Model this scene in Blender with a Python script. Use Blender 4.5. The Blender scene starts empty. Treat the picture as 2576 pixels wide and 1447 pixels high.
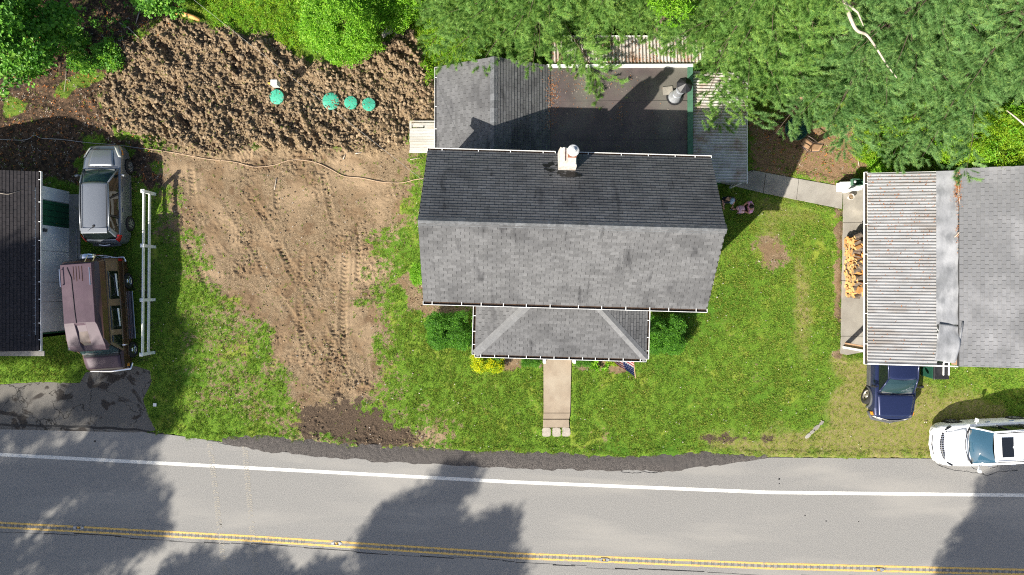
import bpy, bmesh, math, random
import numpy as np
from mathutils import Vector, Matrix, Euler

random.seed(7)
rng = np.random.default_rng(11)
scene = bpy.context.scene
COL = scene.collection
R = math.radians

# ------------------------------------------------------------------ camera
K = 31.5                      # camera height over the yard, metres
F = 1717.0                    # focal length in pixels of a 2576 px wide picture (24 mm on 36 mm)
cam_d = bpy.data.cameras.new('camera'); cam_d.lens = 24.0; cam_d.sensor_width = 36.0
cam_d.clip_start = 0.5; cam_d.clip_end = 2000
cam = bpy.data.objects.new('camera', cam_d); COL.objects.link(cam)
cam.location = (0, 0, K); cam.rotation_euler = (0, 0, 0)
scene.camera = cam

# ------------------------------------------------------------------ sky, sun, exposure
SV = Vector((0.98, 0.95, -1.0))            # how far a shadow runs per metre of height
sun_el = math.atan2(1.0, math.hypot(SV.x, SV.y))
sun_az = math.atan2(-SV.x, -SV.y)          # clockwise from +Y
world = bpy.data.worlds.new('World'); scene.world = world; world.use_nodes = True
nt = world.node_tree; nt.nodes.clear()
sky = nt.nodes.new('ShaderNodeTexSky'); sky.sky_type = 'NISHITA'; sky.sun_disc = False
sky.sun_elevation = sun_el; sky.sun_rotation = sun_az
sky.air_density = 1.0; sky.dust_density = 2.0; sky.ozone_density = 1.0
bg = nt.nodes.new('ShaderNodeBackground'); bg.inputs['Strength'].default_value = 0.082
wo = nt.nodes.new('ShaderNodeOutputWorld')
nt.links.new(sky.outputs[0], bg.inputs[0]); nt.links.new(bg.outputs[0], wo.inputs[0])
sd = bpy.data.lights.new('sun', 'SUN'); sd.energy = 5.0; sd.angle = R(0.53); sd.color = (1.0, 0.945, 0.84)
sun = bpy.data.objects.new('sun', sd); COL.objects.link(sun)
sun.rotation_euler = SV.to_track_quat('-Z', 'Y').to_euler(); sun.location = (-40, -40, 45)
vs = scene.view_settings
vs.view_transform = 'Standard'; vs.look = 'None'; vs.gamma = 1.0; vs.use_curve_mapping = False
vs.exposure = 1.04
try:
    scene.cycles.use_denoising = False; scene.cycles.pixel_filter_type = 'BLACKMAN_HARRIS'; scene.cycles.filter_width = 1.1
    scene.cycles.max_bounces = 6; scene.cycles.transparent_max_bounces = 8
except Exception:
    pass

# ------------------------------------------------------------------ helpers
def P(px, py, z=0.0):
    """picture position (2576 px wide) at height z -> world"""
    s = (K - z) / F
    return Vector(((px - 1288.0) * s, (723.5 - py) * s, z))

def rgb(r, g, b):
    return (r, g, b, 1.0)

def hash2(ix, iy, seed):
    h = (ix.astype(np.int64) * 374761393 + iy.astype(np.int64) * 668265263 + seed * 2147483647) & 0x7fffffff
    h = ((h ^ (h >> 13)) * 1274126177) & 0x7fffffff
    h = ((h ^ (h >> 16)) * 2246822519) & 0x7fffffff
    return (h & 0xffffff) / float(0xffffff)

def vnoise(x, y, seed=0):
    ix = np.floor(x).astype(np.int64); iy = np.floor(y).astype(np.int64)
    fx = x - ix; fy = y - iy
    fx = fx * fx * (3 - 2 * fx); fy = fy * fy * (3 - 2 * fy)
    a = hash2(ix, iy, seed); b = hash2(ix + 1, iy, seed); c = hash2(ix, iy + 1, seed); d = hash2(ix + 1, iy + 1, seed)
    return (a * (1 - fx) + b * fx) * (1 - fy) + (c * (1 - fx) + d * fx) * fy

def fbm(x, y, seed=0, oct=4, gain=0.5):
    v = 0; amp = 1.0; tot = 0
    for o in range(oct):
        v = v + amp * vnoise(x * 2 ** o + 13.7 * o, y * 2 ** o - 7.1 * o, seed + o); tot += amp; amp *= gain
    return v / tot

def poly_sd(X, Y, pts):
    """signed distance (negative inside) of arrays to a polygon given in world xy"""
    d = np.full(X.shape, 1e9); inside = np.zeros(X.shape, bool)
    n = len(pts)
    for i in range(n):
        ax, ay = pts[i]; bx, by = pts[(i + 1) % n]
        ex, ey = bx - ax, by - ay; L = ex * ex + ey * ey + 1e-12
        t = np.clip(((X - ax) * ex + (Y - ay) * ey) / L, 0, 1)
        d = np.minimum(d, (X - ax - t * ex) ** 2 + (Y - ay - t * ey) ** 2)
        cond = ((ay > Y) != (by > Y))
        with np.errstate(divide='ignore', invalid='ignore'):
            xi = ax + (Y - ay) * ex / (ey if abs(ey) > 1e-12 else 1e-12)
        inside ^= cond & (X < xi)
    d = np.sqrt(d)
    return np.where(inside, -d, d)

def line_sd(X, Y, pts):
    """distance to an open polyline and the length along it"""
    d = np.full(X.shape, 1e9); S = np.zeros(X.shape); acc = 0.0; side = np.zeros(X.shape)
    for (ax, ay), (bx, by) in zip(pts[:-1], pts[1:]):
        ex, ey = bx - ax, by - ay; L = math.hypot(ex, ey)
        t = np.clip(((X - ax) * ex + (Y - ay) * ey) / (L * L), 0, 1)
        dd = np.hypot(X - ax - t * ex, Y - ay - t * ey)
        m = dd < d
        d = np.where(m, dd, d); S = np.where(m, acc + t * L, S)
        side = np.where(m, ((X - ax) * ey - (Y - ay) * ex) / L, side)
        acc += L
    return d, S, side

def pxy(lst, z=0.0):
    return [tuple(P(a, b, z)[:2]) for a, b in lst]

# ------------------------------------------------------------------ materials
MATS = {}
def mat(name, c1, c2=None, scale=6.0, rough=0.8, bump=0.0, bscale=60.0, metal=0.0, spec=0.3, c3=None, scale3=0.7,
        rnd=0.0, coat=0.0, detail=5.0, stretch=None, sharp=(0.35, 0.65), coords='pos', trans=0.0, alpha=1.0, streak=None):
    m = bpy.data.materials.new(name); m.use_nodes = True
    n = m.node_tree; N = n.nodes; L = n.links
    b = N['Principled BSDF']
    b.inputs['Roughness'].default_value = rough; b.inputs['Metallic'].default_value = metal
    b.inputs['Specular IOR Level'].default_value = spec; b.inputs['Coat Weight'].default_value = coat
    b.inputs['Coat Roughness'].default_value = 0.06
    b.inputs['Alpha'].default_value = alpha
    if trans: b.inputs['Transmission Weight'].default_value = trans
    b.inputs['Base Color'].default_value = rgb(*c1)
    geo = N.new('ShaderNodeNewGeometry'); tc = N.new('ShaderNodeTexCoord')
    src = geo.outputs['Position'] if coords == 'pos' else tc.outputs['Object']
    if stretch:
        mp = N.new('ShaderNodeMapping'); mp.inputs['Scale'].default_value = stretch
        L.new(src, mp.inputs['Vector']); src = mp.outputs[0]
    def noise(sc, det=detail):
        t = N.new('ShaderNodeTexNoise'); t.inputs['Scale'].default_value = sc; t.inputs['Detail'].default_value = det
        t.inputs['Roughness'].default_value = 0.6; L.new(src, t.inputs['Vector']); return t
    def ramp(fac, lo, hi):
        r = N.new('ShaderNodeMapRange'); r.interpolation_type = 'SMOOTHSTEP'
        r.inputs['From Min'].default_value = lo; r.inputs['From Max'].default_value = hi
        L.new(fac, r.inputs['Value']); return r.outputs[0]
    def mix(fac, a, bb, mode='MIX'):
        x = N.new('ShaderNodeMix'); x.data_type = 'RGBA'; x.blend_type = mode
        if isinstance(fac, float): x.inputs['Factor'].default_value = fac
        else: L.new(fac, x.inputs['Factor'])
        for s, v in ((x.inputs['A'], a), (x.inputs['B'], bb)):
            if isinstance(v, tuple): s.default_value = rgb(*v)
            else: L.new(v, s)
        return x.outputs['Result']
    colr = tuple(c1)
    if c2 is not None:
        colr = mix(ramp(noise(scale).outputs['Fac'], *sharp), tuple(c1), tuple(c2))
    if c3 is not None:
        colr = mix(ramp(noise(scale3).outputs['Fac'], 0.45, 0.7), colr, tuple(c3))
    if streak:
        mp2 = N.new('ShaderNodeMapping'); mp2.inputs['Scale'].default_value = streak[1]; L.new(geo.outputs['Position'], mp2.inputs['Vector'])
        t2 = N.new('ShaderNodeTexNoise'); t2.inputs['Scale'].default_value = 1.0; t2.inputs['Detail'].default_value = 6; t2.inputs['Distortion'].default_value = 0.4; L.new(mp2.outputs[0], t2.inputs['Vector'])
        colr = mix(ramp(t2.outputs['Fac'], streak[2], streak[3]), colr, tuple(streak[0]))
    if rnd:
        oi = N.new('ShaderNodeObjectInfo')
        ad = N.new('ShaderNodeMath'); ad.operation = 'ADD'
        rv = N.new('ShaderNodeAttribute'); rv.attribute_name = 'rv'
        L.new(oi.outputs['Random'], ad.inputs[0]); L.new(rv.outputs['Fac'], ad.inputs[1])
        fr = N.new('ShaderNodeMath'); fr.operation = 'FRACT'; L.new(ad.outputs[0], fr.inputs[0])
        mr = N.new('ShaderNodeMapRange'); mr.inputs['To Min'].default_value = 1 - rnd; mr.inputs['To Max'].default_value = 1 + rnd
        L.new(fr.outputs[0], mr.inputs['Value'])
        hs = N.new('ShaderNodeHueSaturation'); L.new(mr.outputs[0], hs.inputs['Value'])
        if isinstance(colr, tuple): hs.inputs['Color'].default_value = rgb(*colr)
        else: L.new(colr, hs.inputs['Color'])
        colr = hs.outputs[0]
    if not isinstance(colr, tuple): L.new(colr, b.inputs['Base Color'])
    else: b.inputs['Base Color'].default_value = rgb(*colr)
    if bump:
        bp = N.new('ShaderNodeBump'); bp.inputs['Strength'].default_value = min(1.0, bump); bp.inputs['Distance'].default_value = 0.02
        L.new(noise(bscale, 4).outputs['Fac'], bp.inputs['Height']); L.new(bp.outputs[0], b.inputs['Normal'])
    MATS[name] = m
    return m

def leafmat(name, c1, c2, c3=None, rough=0.5, spec=0.3, transl=0.35, var=0.25):
    m = bpy.data.materials.new(name); m.use_nodes = True
    n = m.node_tree; N = n.nodes; L = n.links
    b = N['Principled BSDF']; b.inputs['Roughness'].default_value = rough; b.inputs['Specular IOR Level'].default_value = spec
    oi = N.new('ShaderNodeObjectInfo'); geo = N.new('ShaderNodeNewGeometry')
    ad = N.new('ShaderNodeMath'); ad.operation = 'ADD'
    sc = N.new('ShaderNodeMath'); sc.operation = 'MULTIPLY'; sc.inputs[1].default_value = 0.45
    L.new(geo.outputs['Random Per Island'], sc.inputs[0])
    L.new(oi.outputs['Random'], ad.inputs[0]); L.new(sc.outputs[0], ad.inputs[1])
    fr = N.new('ShaderNodeMath'); fr.operation = 'FRACT'; L.new(ad.outputs[0], fr.inputs[0])
    cr = N.new('ShaderNodeValToRGB'); cr.color_ramp.elements[0].color = rgb(*c1); cr.color_ramp.elements[1].color = rgb(*c2)
    if c3:
        e = cr.color_ramp.elements.new(0.86); e.color = rgb(*c2); cr.color_ramp.elements[2].color = rgb(*c3)
    L.new(fr.outputs[0], cr.inputs[0])
    L.new(cr.outputs[0], b.inputs['Base Color'])
    tr = N.new('ShaderNodeBsdfTranslucent'); L.new(cr.outputs[0], tr.inputs[0])
    mx = N.new('ShaderNodeMixShader'); mx.inputs[0].default_value = transl
    L.new(b.outputs[0], mx.inputs[1]); L.new(tr.outputs[0], mx.inputs[2])
    L.new(mx.outputs[0], N['Material Output'].inputs['Surface'])
    MATS[name] = m
    return m

def glassmat(name, tint, opac=0.45, rough=0.02):
    m = bpy.data.materials.new(name); m.use_nodes = True
    N = m.node_tree.nodes; L = m.node_tree.links
    b = N['Principled BSDF']; b.inputs['Base Color'].default_value = rgb(*tint); b.inputs['Roughness'].default_value = rough
    b.inputs['Specular IOR Level'].default_value = 0.75
    tr = N.new('ShaderNodeBsdfTransparent'); tr.inputs[0].default_value = rgb(0.62, 0.72, 0.68)
    mx = N.new('ShaderNodeMixShader'); mx.inputs[0].default_value = opac
    L.new(tr.outputs[0], mx.inputs[1]); L.new(b.outputs[0], mx.inputs[2])
    L.new(mx.outputs[0], N['Material Output'].inputs['Surface'])
    MATS[name] = m
    return m

# ------------------------------------------------------------------ mesh builder
class MB:
    def __init__(s): s.v = []; s.f = []; s.mi = []; s.cur = 0
    def add(s, vs, fs):
        o = len(s.v); s.v += [tuple(v) for v in vs]
        for f in fs: s.f.append(tuple(i + o for i in f)); s.mi.append(s.cur)
        return s
    def box(s, c, d, rz=0.0, rx=0.0, ry=0.0, taper=1.0):
        M = Euler((rx, ry, rz)).to_matrix(); c = Vector(c)
        vs = []
        for z in (-1, 1):
            k = taper if z > 0 else 1.0
            for x, y in ((-1, -1), (1, -1), (1, 1), (-1, 1)):
                vs.append(c + M @ Vector((x * d[0] / 2 * k, y * d[1] / 2 * k, z * d[2] / 2)))
        return s.add(vs, [(3, 2, 1, 0), (4, 5, 6, 7), (0, 1, 5, 4), (1, 2, 6, 5), (2, 3, 7, 6), (3, 0, 4, 7)])
    def beam(s, a, b, w, h, up=(0, 0, 1)):
        """box from a to b with width w and height h"""
        a = Vector(a); b = Vector(b); d = (b - a).normalized(); up = Vector(up)
        if abs(d.dot(up)) > 0.99: up = Vector((1, 0, 0))
        sx = d.cross(up).normalized(); uz = sx.cross(d)
        vs = []
        for p in (a, b):
            for i, j in ((-1, -1), (1, -1), (1, 1), (-1, 1)): vs.append(p + sx * (i * w / 2) + uz * (j * h / 2))
        return s.add(vs, [(0, 1, 2, 3), (7, 6, 5, 4), (0, 4, 5, 1), (1, 5, 6, 2), (2, 6, 7, 3), (3, 7, 4, 0)])
    def tube(s, pts, rad, n=8, cap=True):
        pts = [Vector(p) for p in pts]
        if not hasattr(rad, '__len__'): rad = [rad] * len(pts)
        rings = []; prev = None
        vs = []
        for i, p in enumerate(pts):
            a = pts[max(0, i - 1)]; b = pts[min(len(pts) - 1, i + 1)]
            d = (b - a).normalized() if (b - a).length > 1e-9 else Vector((0, 0, 1))
            if prev is None:
                u = d.cross(Vector((0, 0, 1)))
                if u.length < 1e-3: u = d.cross(Vector((1, 0, 0)))
            else:
                u = prev - d * prev.dot(d)
            u.normalize(); prev = u; w = d.cross(u)
            for k in range(n):
                t = 2 * math.pi * k / n; vs.append(p + (u * math.cos(t) + w * math.sin(t)) * rad[i])
        fs = []
        for i in range(len(pts) - 1):
            for k in range(n):
                fs.append((i * n + k, i * n + (k + 1) % n, (i + 1) * n + (k + 1) % n, (i + 1) * n + k))
        if cap:
            fs.append(tuple(range(n))[::-1]); fs.append(tuple((len(pts) - 1) * n + k for k in range(n)))
        return s.add(vs, fs)
    def lathe(s, prof, c=(0, 0, 0), n=20, axis='z', cap=True):
        vs = []; fs = []
        for r, h in prof:
            for k in range(n):
                t = 2 * math.pi * k / n; x, y = r * math.cos(t), r * math.sin(t)
                v = (x, y, h) if axis == 'z' else ((x, h, y) if axis == 'y' else (h, x, y))
                vs.append((v[0] + c[0], v[1] + c[1], v[2] + c[2]))
        for i in range(len(prof) - 1):
            for k in range(n):
                q = (i * n + k, i * n + (k + 1) % n, (i + 1) * n + (k + 1) % n, (i + 1) * n + k)
                fs.append(q if axis != 'y' else q[::-1])
        if cap:
            fs.append(tuple(range(n))[::-1]); fs.append(tuple((len(prof) - 1) * n + k for k in range(n)))
        return s.add(vs, fs)
    def slab(s, poly, z0, z1):
        """flat polygon (xy list) extruded from z0 to z1"""
        n = len(poly); a = sum(poly[i][0] * poly[(i + 1) % n][1] - poly[(i + 1) % n][0] * poly[i][1] for i in range(n))
        if a < 0: poly = poly[::-1]
        vs = [(x, y, z0) for x, y in poly] + [(x, y, z1) for x, y in poly]
        fs = [tuple(range(n))[::-1], tuple(range(n, 2 * n))] + [(i, (i + 1) % n, (i + 1) % n + n, i + n) for i in range(n)]
        return s.add(vs, fs)
    def quad(s, a, b, c, d): return s.add([a, b, c, d], [(0, 1, 2, 3)])
    def solid(s, poly, off):
        """planar 3d polygon thickened by vector off"""
        n = len(poly); off = Vector(off); poly = [Vector(p) for p in poly]
        vs = poly + [p + off for p in poly]
        return s.add(vs, [tuple(range(n))[::-1], tuple(range(n, 2 * n))] + [(i, (i + 1) % n, (i + 1) % n + n, i + n) for i in range(n)])
    def grid(s, fn, nu, nv, flip=False):
        vs = [fn(i / nu, j / nv) for j in range(nv + 1) for i in range(nu + 1)]
        fs = []
        for j in range(nv):
            for i in range(nu):
                q = (j * (nu + 1) + i, j * (nu + 1) + i + 1, (j + 1) * (nu + 1) + i + 1, (j + 1) * (nu + 1) + i)
                fs.append(q[::-1] if flip else q)
        return s.add(vs, fs)
    def mesh(s, name, mats, smooth=False, ang=None):
        me = bpy.data.meshes.new(name); me.from_pydata(s.v, [], s.f)
        if not isinstance(mats, (list, tuple)): mats = [mats]
        for m in mats: me.materials.append(MATS[m] if isinstance(m, str) else m)
        if len(mats) > 1: me.polygons.foreach_set('material_index', s.mi)
        bm = bmesh.new(); bm.from_mesh(me); bmesh.ops.recalc_face_normals(bm, faces=bm.faces); bm.to_mesh(me); bm.free()
        if smooth or ang:
            me.polygons.foreach_set('use_smooth', [True] * len(me.polygons))
            if ang: me.set_sharp_from_angle(angle=R(ang))
        me.update()
        return me
    def build(s, name, mats, parent=None, smooth=False, ang=None, loc=None, bevel=0.0, subsurf=0, solidify=0.0):
        o = bpy.data.objects.new(name, s.mesh(name, mats, smooth, ang)); COL.objects.link(o)
        if parent: o.parent = parent
        if loc: o.location = loc
        if solidify:
            md = o.modifiers.new('solidify', 'SOLIDIFY'); md.thickness = solidify; md.offset = 0
        if bevel:
            md = o.modifiers.new('bevel', 'BEVEL'); md.width = bevel; md.segments = 2; md.limit_method = 'ANGLE'
        if subsurf:
            md = o.modifiers.new('subsurf', 'SUBSURF'); md.levels = subsurf; md.render_levels = subsurf
        return o

def tag(o, label=None, cat=None, group=None, kind=None):
    if label: o['label'] = label
    if cat: o['category'] = cat
    if group: o['group'] = group
    if kind: o['kind'] = kind
    return o

def thing(name, loc, label, cat, rz=0.0, group=None):
    o = bpy.data.objects.new(name, None); COL.objects.link(o)
    o.empty_display_size = 0.3
    o.location = loc; o.rotation_euler = (0, 0, rz)
    return tag(o, label, cat, group)

def inst(name, me, parent=None, loc=(0, 0, 0), rot=(0, 0, 0), scale=(1, 1, 1)):
    o = bpy.data.objects.new(name, me); COL.objects.link(o)
    o.location = loc; o.rotation_euler = rot; o.scale = scale
    if parent: o.parent = parent
    return o

def copy_tree(o, parent=None):
    c = o.copy(); COL.objects.link(c); c.parent = parent
    for ch in list(o.children): copy_tree(ch, c)
    return c

def np_mesh(name, V, Fq, material):
    me = bpy.data.meshes.new(name)
    V = np.asarray(V, np.float32); Fq = np.asarray(Fq, np.int32)
    me.vertices.add(len(V)); me.vertices.foreach_set('co', V.ravel())
    k = Fq.shape[1]
    me.loops.add(Fq.size); me.loops.foreach_set('vertex_index', Fq.ravel())
    me.polygons.add(len(Fq)); me.polygons.foreach_set('loop_start', np.arange(0, Fq.size, k, dtype=np.int32))
    me.update(calc_edges=True)
    me.polygons.foreach_set('use_smooth', np.zeros(len(Fq), bool))
    if material: me.materials.append(MATS[material])
    return me

# ------------------------------------------------------------------ scatter by geometry nodes (leaves, needles, grass, clods)
def proto(name, mb, material, smooth=False):
    return bpy.data.objects.new(name, mb.mesh(name, material, smooth))

def scatter(name, pts, rot, scl, protos, parent=None, kind_idx=None):
    n = len(pts)
    me = bpy.data.meshes.new(name)
    me.vertices.add(n); me.vertices.foreach_set('co', np.asarray(pts, np.float32).ravel())
    a = me.attributes.new('rot', 'FLOAT_VECTOR', 'POINT'); a.data.foreach_set('vector', np.asarray(rot, np.float32).ravel())
    a = me.attributes.new('scl', 'FLOAT', 'POINT'); a.data.foreach_set('value', np.asarray(scl, np.float32).ravel())
    if kind_idx is None: kind_idx = rng.integers(0, len(protos), n)
    a = me.attributes.new('sort', 'INT', 'POINT'); a.data.foreach_set('value', np.asarray(kind_idx, np.int32).ravel())
    o = bpy.data.objects.new(name, me); COL.objects.link(o)
    if parent: o.parent = parent
    g = bpy.data.node_groups.new(name, 'GeometryNodeTree')
    g.interface.new_socket('Geometry', in_out='INPUT', socket_type='NodeSocketGeometry')
    g.interface.new_socket('Geometry', in_out='OUTPUT', socket_type='NodeSocketGeometry')
    N = g.nodes; L = g.links
    gi = N.new('NodeGroupInput'); go = N.new('NodeGroupOutput'); jn = N.new('GeometryNodeJoinGeometry')
    def named(nm, ty):
        x = N.new('GeometryNodeInputNamedAttribute'); x.data_type = ty; x.inputs['Name'].default_value = nm; return x.outputs['Attribute']
    ra = named('rot', 'FLOAT_VECTOR'); sa = named('scl', 'FLOAT'); ka = named('sort', 'INT')
    for i, p in enumerate(protos):
        ip = N.new('GeometryNodeInstanceOnPoints'); oi = N.new('GeometryNodeObjectInfo'); oi.inputs['Object'].default_value = p
        cmpn = N.new('FunctionNodeCompare'); cmpn.data_type = 'INT'; cmpn.operation = 'EQUAL'
        ia = [s for s in cmpn.inputs if s.type == 'INT']
        L.new(ka, ia[0]); ia[1].default_value = i
        L.new(gi.outputs[0], ip.inputs['Points']); L.new(cmpn.outputs[0], ip.inputs['Selection'])
        L.new(oi.outputs['Geometry'], ip.inputs['Instance']); L.new(ra, ip.inputs['Rotation']); L.new(sa, ip.inputs['Scale'])
        L.new(ip.outputs[0], jn.inputs[0])
    L.new(jn.outputs[0], go.inputs[0])
    md = o.modifiers.new('scatter', 'NODES'); md.node_group = g
    return o
# ------------------------------------------------------------------ material library
mat('shingle', (0.132, 0.132, 0.135), (0.108, 0.108, 0.111), 9.0, 0.92, 0.4, 140, rnd=0.16, c3=(0.086, 0.086, 0.089), scale3=0.7, spec=0.2, streak=((0.060, 0.060, 0.063), (2.2, 0.7, 0.7), 0.57, 0.74))
mat('shingle_dark', (0.036, 0.032, 0.034), (0.027, 0.025, 0.027), 6.0, 0.95, 0.4, 140, rnd=0.10, spec=0.2)
mat('shingle_pale', (0.160, 0.162, 0.170), (0.165, 0.166, 0.172), 5.0, 0.92, 0.4, 140, rnd=0.07, c3=(0.24, 0.24, 0.25), scale3=0.5, spec=0.2)
mat('hip_shingle', (0.175, 0.176, 0.18), (0.15, 0.151, 0.155), 8.0, 0.92, 0.4, 140, rnd=0.08)
mat('ridge_shingle', (0.135, 0.14, 0.148), (0.09, 0.094, 0.10), 8.0, 0.92, 0.5, 140, rnd=0.18)
mat('deck_board', (0.040, 0.040, 0.042), rough=0.95)
mat('membrane', (0.098, 0.076, 0.073), (0.068, 0.054, 0.053), 1.1, 0.62, 0.25, 20, c3=(0.125, 0.118, 0.100), scale3=0.35, spec=0.4)
mat('pale_membrane', (0.235, 0.24, 0.255), (0.15, 0.155, 0.165), 1.3, 0.7, 0.3, 12, c3=(0.30, 0.305, 0.32), scale3=0.8, stretch=(2.0, 1.0, 1.0))
mat('galvanised', (0.315, 0.315, 0.32), (0.25, 0.248, 0.25), 2.0, 0.55, 0.1, 90, metal=0.15, c3=(0.225, 0.205, 0.19), scale3=1.0, stretch=(0.5, 2.5, 1))
mat('aged_galvanised', (0.50, 0.475, 0.45), (0.40, 0.37, 0.34), 2.2, 0.55, 0.1, 90, metal=0.1, c3=(0.30, 0.20, 0.145), scale3=1.3)
mat('pipe_metal', (0.50, 0.52, 0.55), (0.38, 0.40, 0.42), 4.0, 0.36, 0.05, 40, metal=0.6, coords='obj')
mat('white_paint', (0.74, 0.74, 0.72), (0.62, 0.62, 0.60), 5.0, 0.5, 0.05, 30)
mat('vinyl', (0.78, 0.78, 0.76), (0.70, 0.71, 0.68), 3.0, 0.4)
mat('white_siding', (0.72, 0.74, 0.75), (0.64, 0.66, 0.67), 2.5, 0.6, 0.1, 20)
mat('green_paint', (0.020, 0.105, 0.050), (0.014, 0.08, 0.038), 6.0, 0.5, 0.05, 30)
mat('trim_green', (0.070, 0.165, 0.105), (0.055, 0.13, 0.085), 4.0, 0.55)
mat('gutter_dark', (0.030, 0.020, 0.016), (0.085, 0.05, 0.03), 14.0, 0.95, 0.5, 60)
mat('stucco', (0.56, 0.54, 0.51), (0.42, 0.40, 0.37), 9.0, 0.9, 0.6, 40, c3=(0.45, 0.36, 0.29), scale3=3.0)
mat('cap_metal', (0.52, 0.53, 0.54), (0.38, 0.38, 0.38), 12.0, 0.55, 0.3, 40)
mat('wood_end', (0.62, 0.38, 0.16), (0.52, 0.29, 0.11), 14.0, 0.85, 0.3, 60, coords='obj', rnd=0.25)
mat('brick_red', (0.33, 0.12, 0.06), (0.24, 0.10, 0.06), 12.0, 0.9, 0.3, 60, rnd=0.2)
mat('mortar', (0.40, 0.38, 0.35), rough=0.95)
mat('tar', (0.012, 0.012, 0.013), (0.025, 0.025, 0.026), 14.0, 0.45, 0.5, 30)
mat('rust', (0.26, 0.10, 0.035), (0.14, 0.06, 0.03), 14.0, 0.9)
mat('concrete', (0.285, 0.265, 0.23), (0.24, 0.22, 0.19), 1.4, 0.92, 0.35, 60, c3=(0.42, 0.385, 0.33), scale3=0.5)
mat('concrete_grey', (0.30, 0.28, 0.25), (0.235, 0.215, 0.19), 1.2, 0.92, 0.4, 60, c3=(0.36, 0.335, 0.30), scale3=0.45)
mat('walk_concrete', (0.31, 0.25, 0.185), (0.265, 0.21, 0.155), 1.8, 0.92, 0.35, 70, c3=(0.35, 0.295, 0.225), scale3=0.6)
mat('paver', (0.38, 0.335, 0.28), (0.31, 0.275, 0.23), 7.0, 0.92, 0.5, 70, rnd=0.06)
mat('weathered_wood', (0.44, 0.44, 0.42), (0.35, 0.345, 0.32), 3.0, 0.85, 0.3, 40, stretch=(0.6, 6.0, 1.0), c3=(0.37, 0.33, 0.26), scale3=0.9, rnd=0.07)
mat('road_white', (0.66, 0.65, 0.61), (0.50, 0.49, 0.46), 14.0, 0.75, 0.3, 120, streak=((0.36, 0.35, 0.33), (3, 14, 1), 0.60, 0.70))
mat('road_yellow', (0.66, 0.43, 0.12), (0.52, 0.34, 0.10), 12.0, 0.75, 0.3, 120, streak=((0.30, 0.26, 0.19), (4, 18, 1), 0.55, 0.66))
mat('groove', (0.17, 0.165, 0.158), (0.13, 0.126, 0.12), 30.0, 0.9, 0.3, 90)
mat('road_mud', (0.315, 0.285, 0.235), (0.275, 0.255, 0.22), 6.0, 0.95)
mat('seal_tar', (0.012, 0.012, 0.013), rough=0.6)
mat('marker_body', (0.34, 0.35, 0.37), (0.22, 0.23, 0.24), 20.0, 0.5, metal=0.3)
mat('marker_lens', (0.62, 0.33, 0.05), rough=0.2)
mat('septic_green', (0.065, 0.37, 0.245), (0.045, 0.30, 0.195), 3.5, 0.45, 0.05, 20, c3=(0.075, 0.40, 0.28), scale3=1.3)
mat('soil_clod', (0.285, 0.212, 0.132), (0.14, 0.098, 0.060), 7.0, 0.95, 0.4, 50, rnd=0.22)
mat('pale_stone', (0.42, 0.38, 0.33), (0.32, 0.29, 0.25), 9.0, 0.9, 0.4, 50, rnd=0.15)
mat('box_grey', (0.50, 0.51, 0.50), (0.42, 0.43, 0.43), 8.0, 0.5)
mat('black_plastic', (0.015, 0.015, 0.017), (0.025, 0.025, 0.027), 6.0, 0.45)
mat('yellow_paint', (0.65, 0.45, 0.10), rough=0.5)
mat('hose', (0.40, 0.29, 0.19), (0.33, 0.23, 0.15), 3.0, 0.6)
mat('wire', (0.30, 0.29, 0.28), rough=0.5)
mat('bark', (0.13, 0.095, 0.07), (0.075, 0.055, 0.042), 12.0, 0.95, 0.8, 30, stretch=(3, 3, 0.6))
mat('dead_wood', (0.46, 0.40, 0.33), (0.33, 0.28, 0.23), 6.0, 0.9, 0.4, 40)
mat('split_wood', (0.54, 0.25, 0.07), (0.62, 0.36, 0.14), 5.0, 0.85, 0.3, 60, coords='obj', rnd=0.35, c3=(0.34, 0.17, 0.07), scale3=3.0, stretch=(0.4, 3, 3))
mat('log_bark', (0.17, 0.13, 0.10), (0.10, 0.08, 0.06), 10.0, 0.95, 0.6, 40, rnd=0.2)
mat('leaf_litter', (0.42, 0.17, 0.05), (0.28, 0.10, 0.03), 14.0, 0.9, rnd=0.3)
mat('tyre', (0.018, 0.018, 0.019), (0.028, 0.027, 0.026), 20.0, 0.85, 0.2, 80, coords='obj')
mat('alloy', (0.62, 0.62, 0.63), rough=0.28, metal=0.8)
mat('steel_rim', (0.48, 0.45, 0.40), (0.38, 0.36, 0.32), 12.0, 0.4, metal=0.6, coords='obj')
mat('chrome', (0.75, 0.76, 0.78), rough=0.12, metal=1.0)
mat('grey_car', (0.20, 0.215, 0.235), (0.22, 0.235, 0.255), 120.0, 0.30, metal=0.55, coat=0.8, coords='obj')
mat('blue_car', (0.013, 0.019, 0.060), (0.018, 0.025, 0.072), 110.0, 0.28, metal=0.3, coat=0.85, coords='obj')
mat('white_car', (0.80, 0.81, 0.83), (0.77, 0.78, 0.80), 2.0, 0.30, coat=0.7, coords='obj')
mat('grey_cladding', (0.055, 0.057, 0.060), (0.075, 0.077, 0.08), 6.0, 0.65, coords='obj')
mat('van_mauve', (0.072, 0.044, 0.060), (0.060, 0.037, 0.050), 2.2, 0.55, 0.05, 60, coords='obj', c3=(0.086, 0.056, 0.071), scale3=1.2)
mat('van_brown', (0.050, 0.024, 0.017), (0.062, 0.030, 0.020), 3.0, 0.3, coat=0.6, coords='obj')
mat('van_tan', (0.20, 0.135, 0.085), (0.17, 0.115, 0.072), 3.0, 0.4, coat=0.4, coords='obj')
mat('interior', (0.022, 0.024, 0.025), (0.034, 0.036, 0.036), 8.0, 0.85, coords='obj')
mat('interior_grey', (0.12, 0.13, 0.13), (0.09, 0.10, 0.10), 8.0, 0.85, coords='obj')
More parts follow.
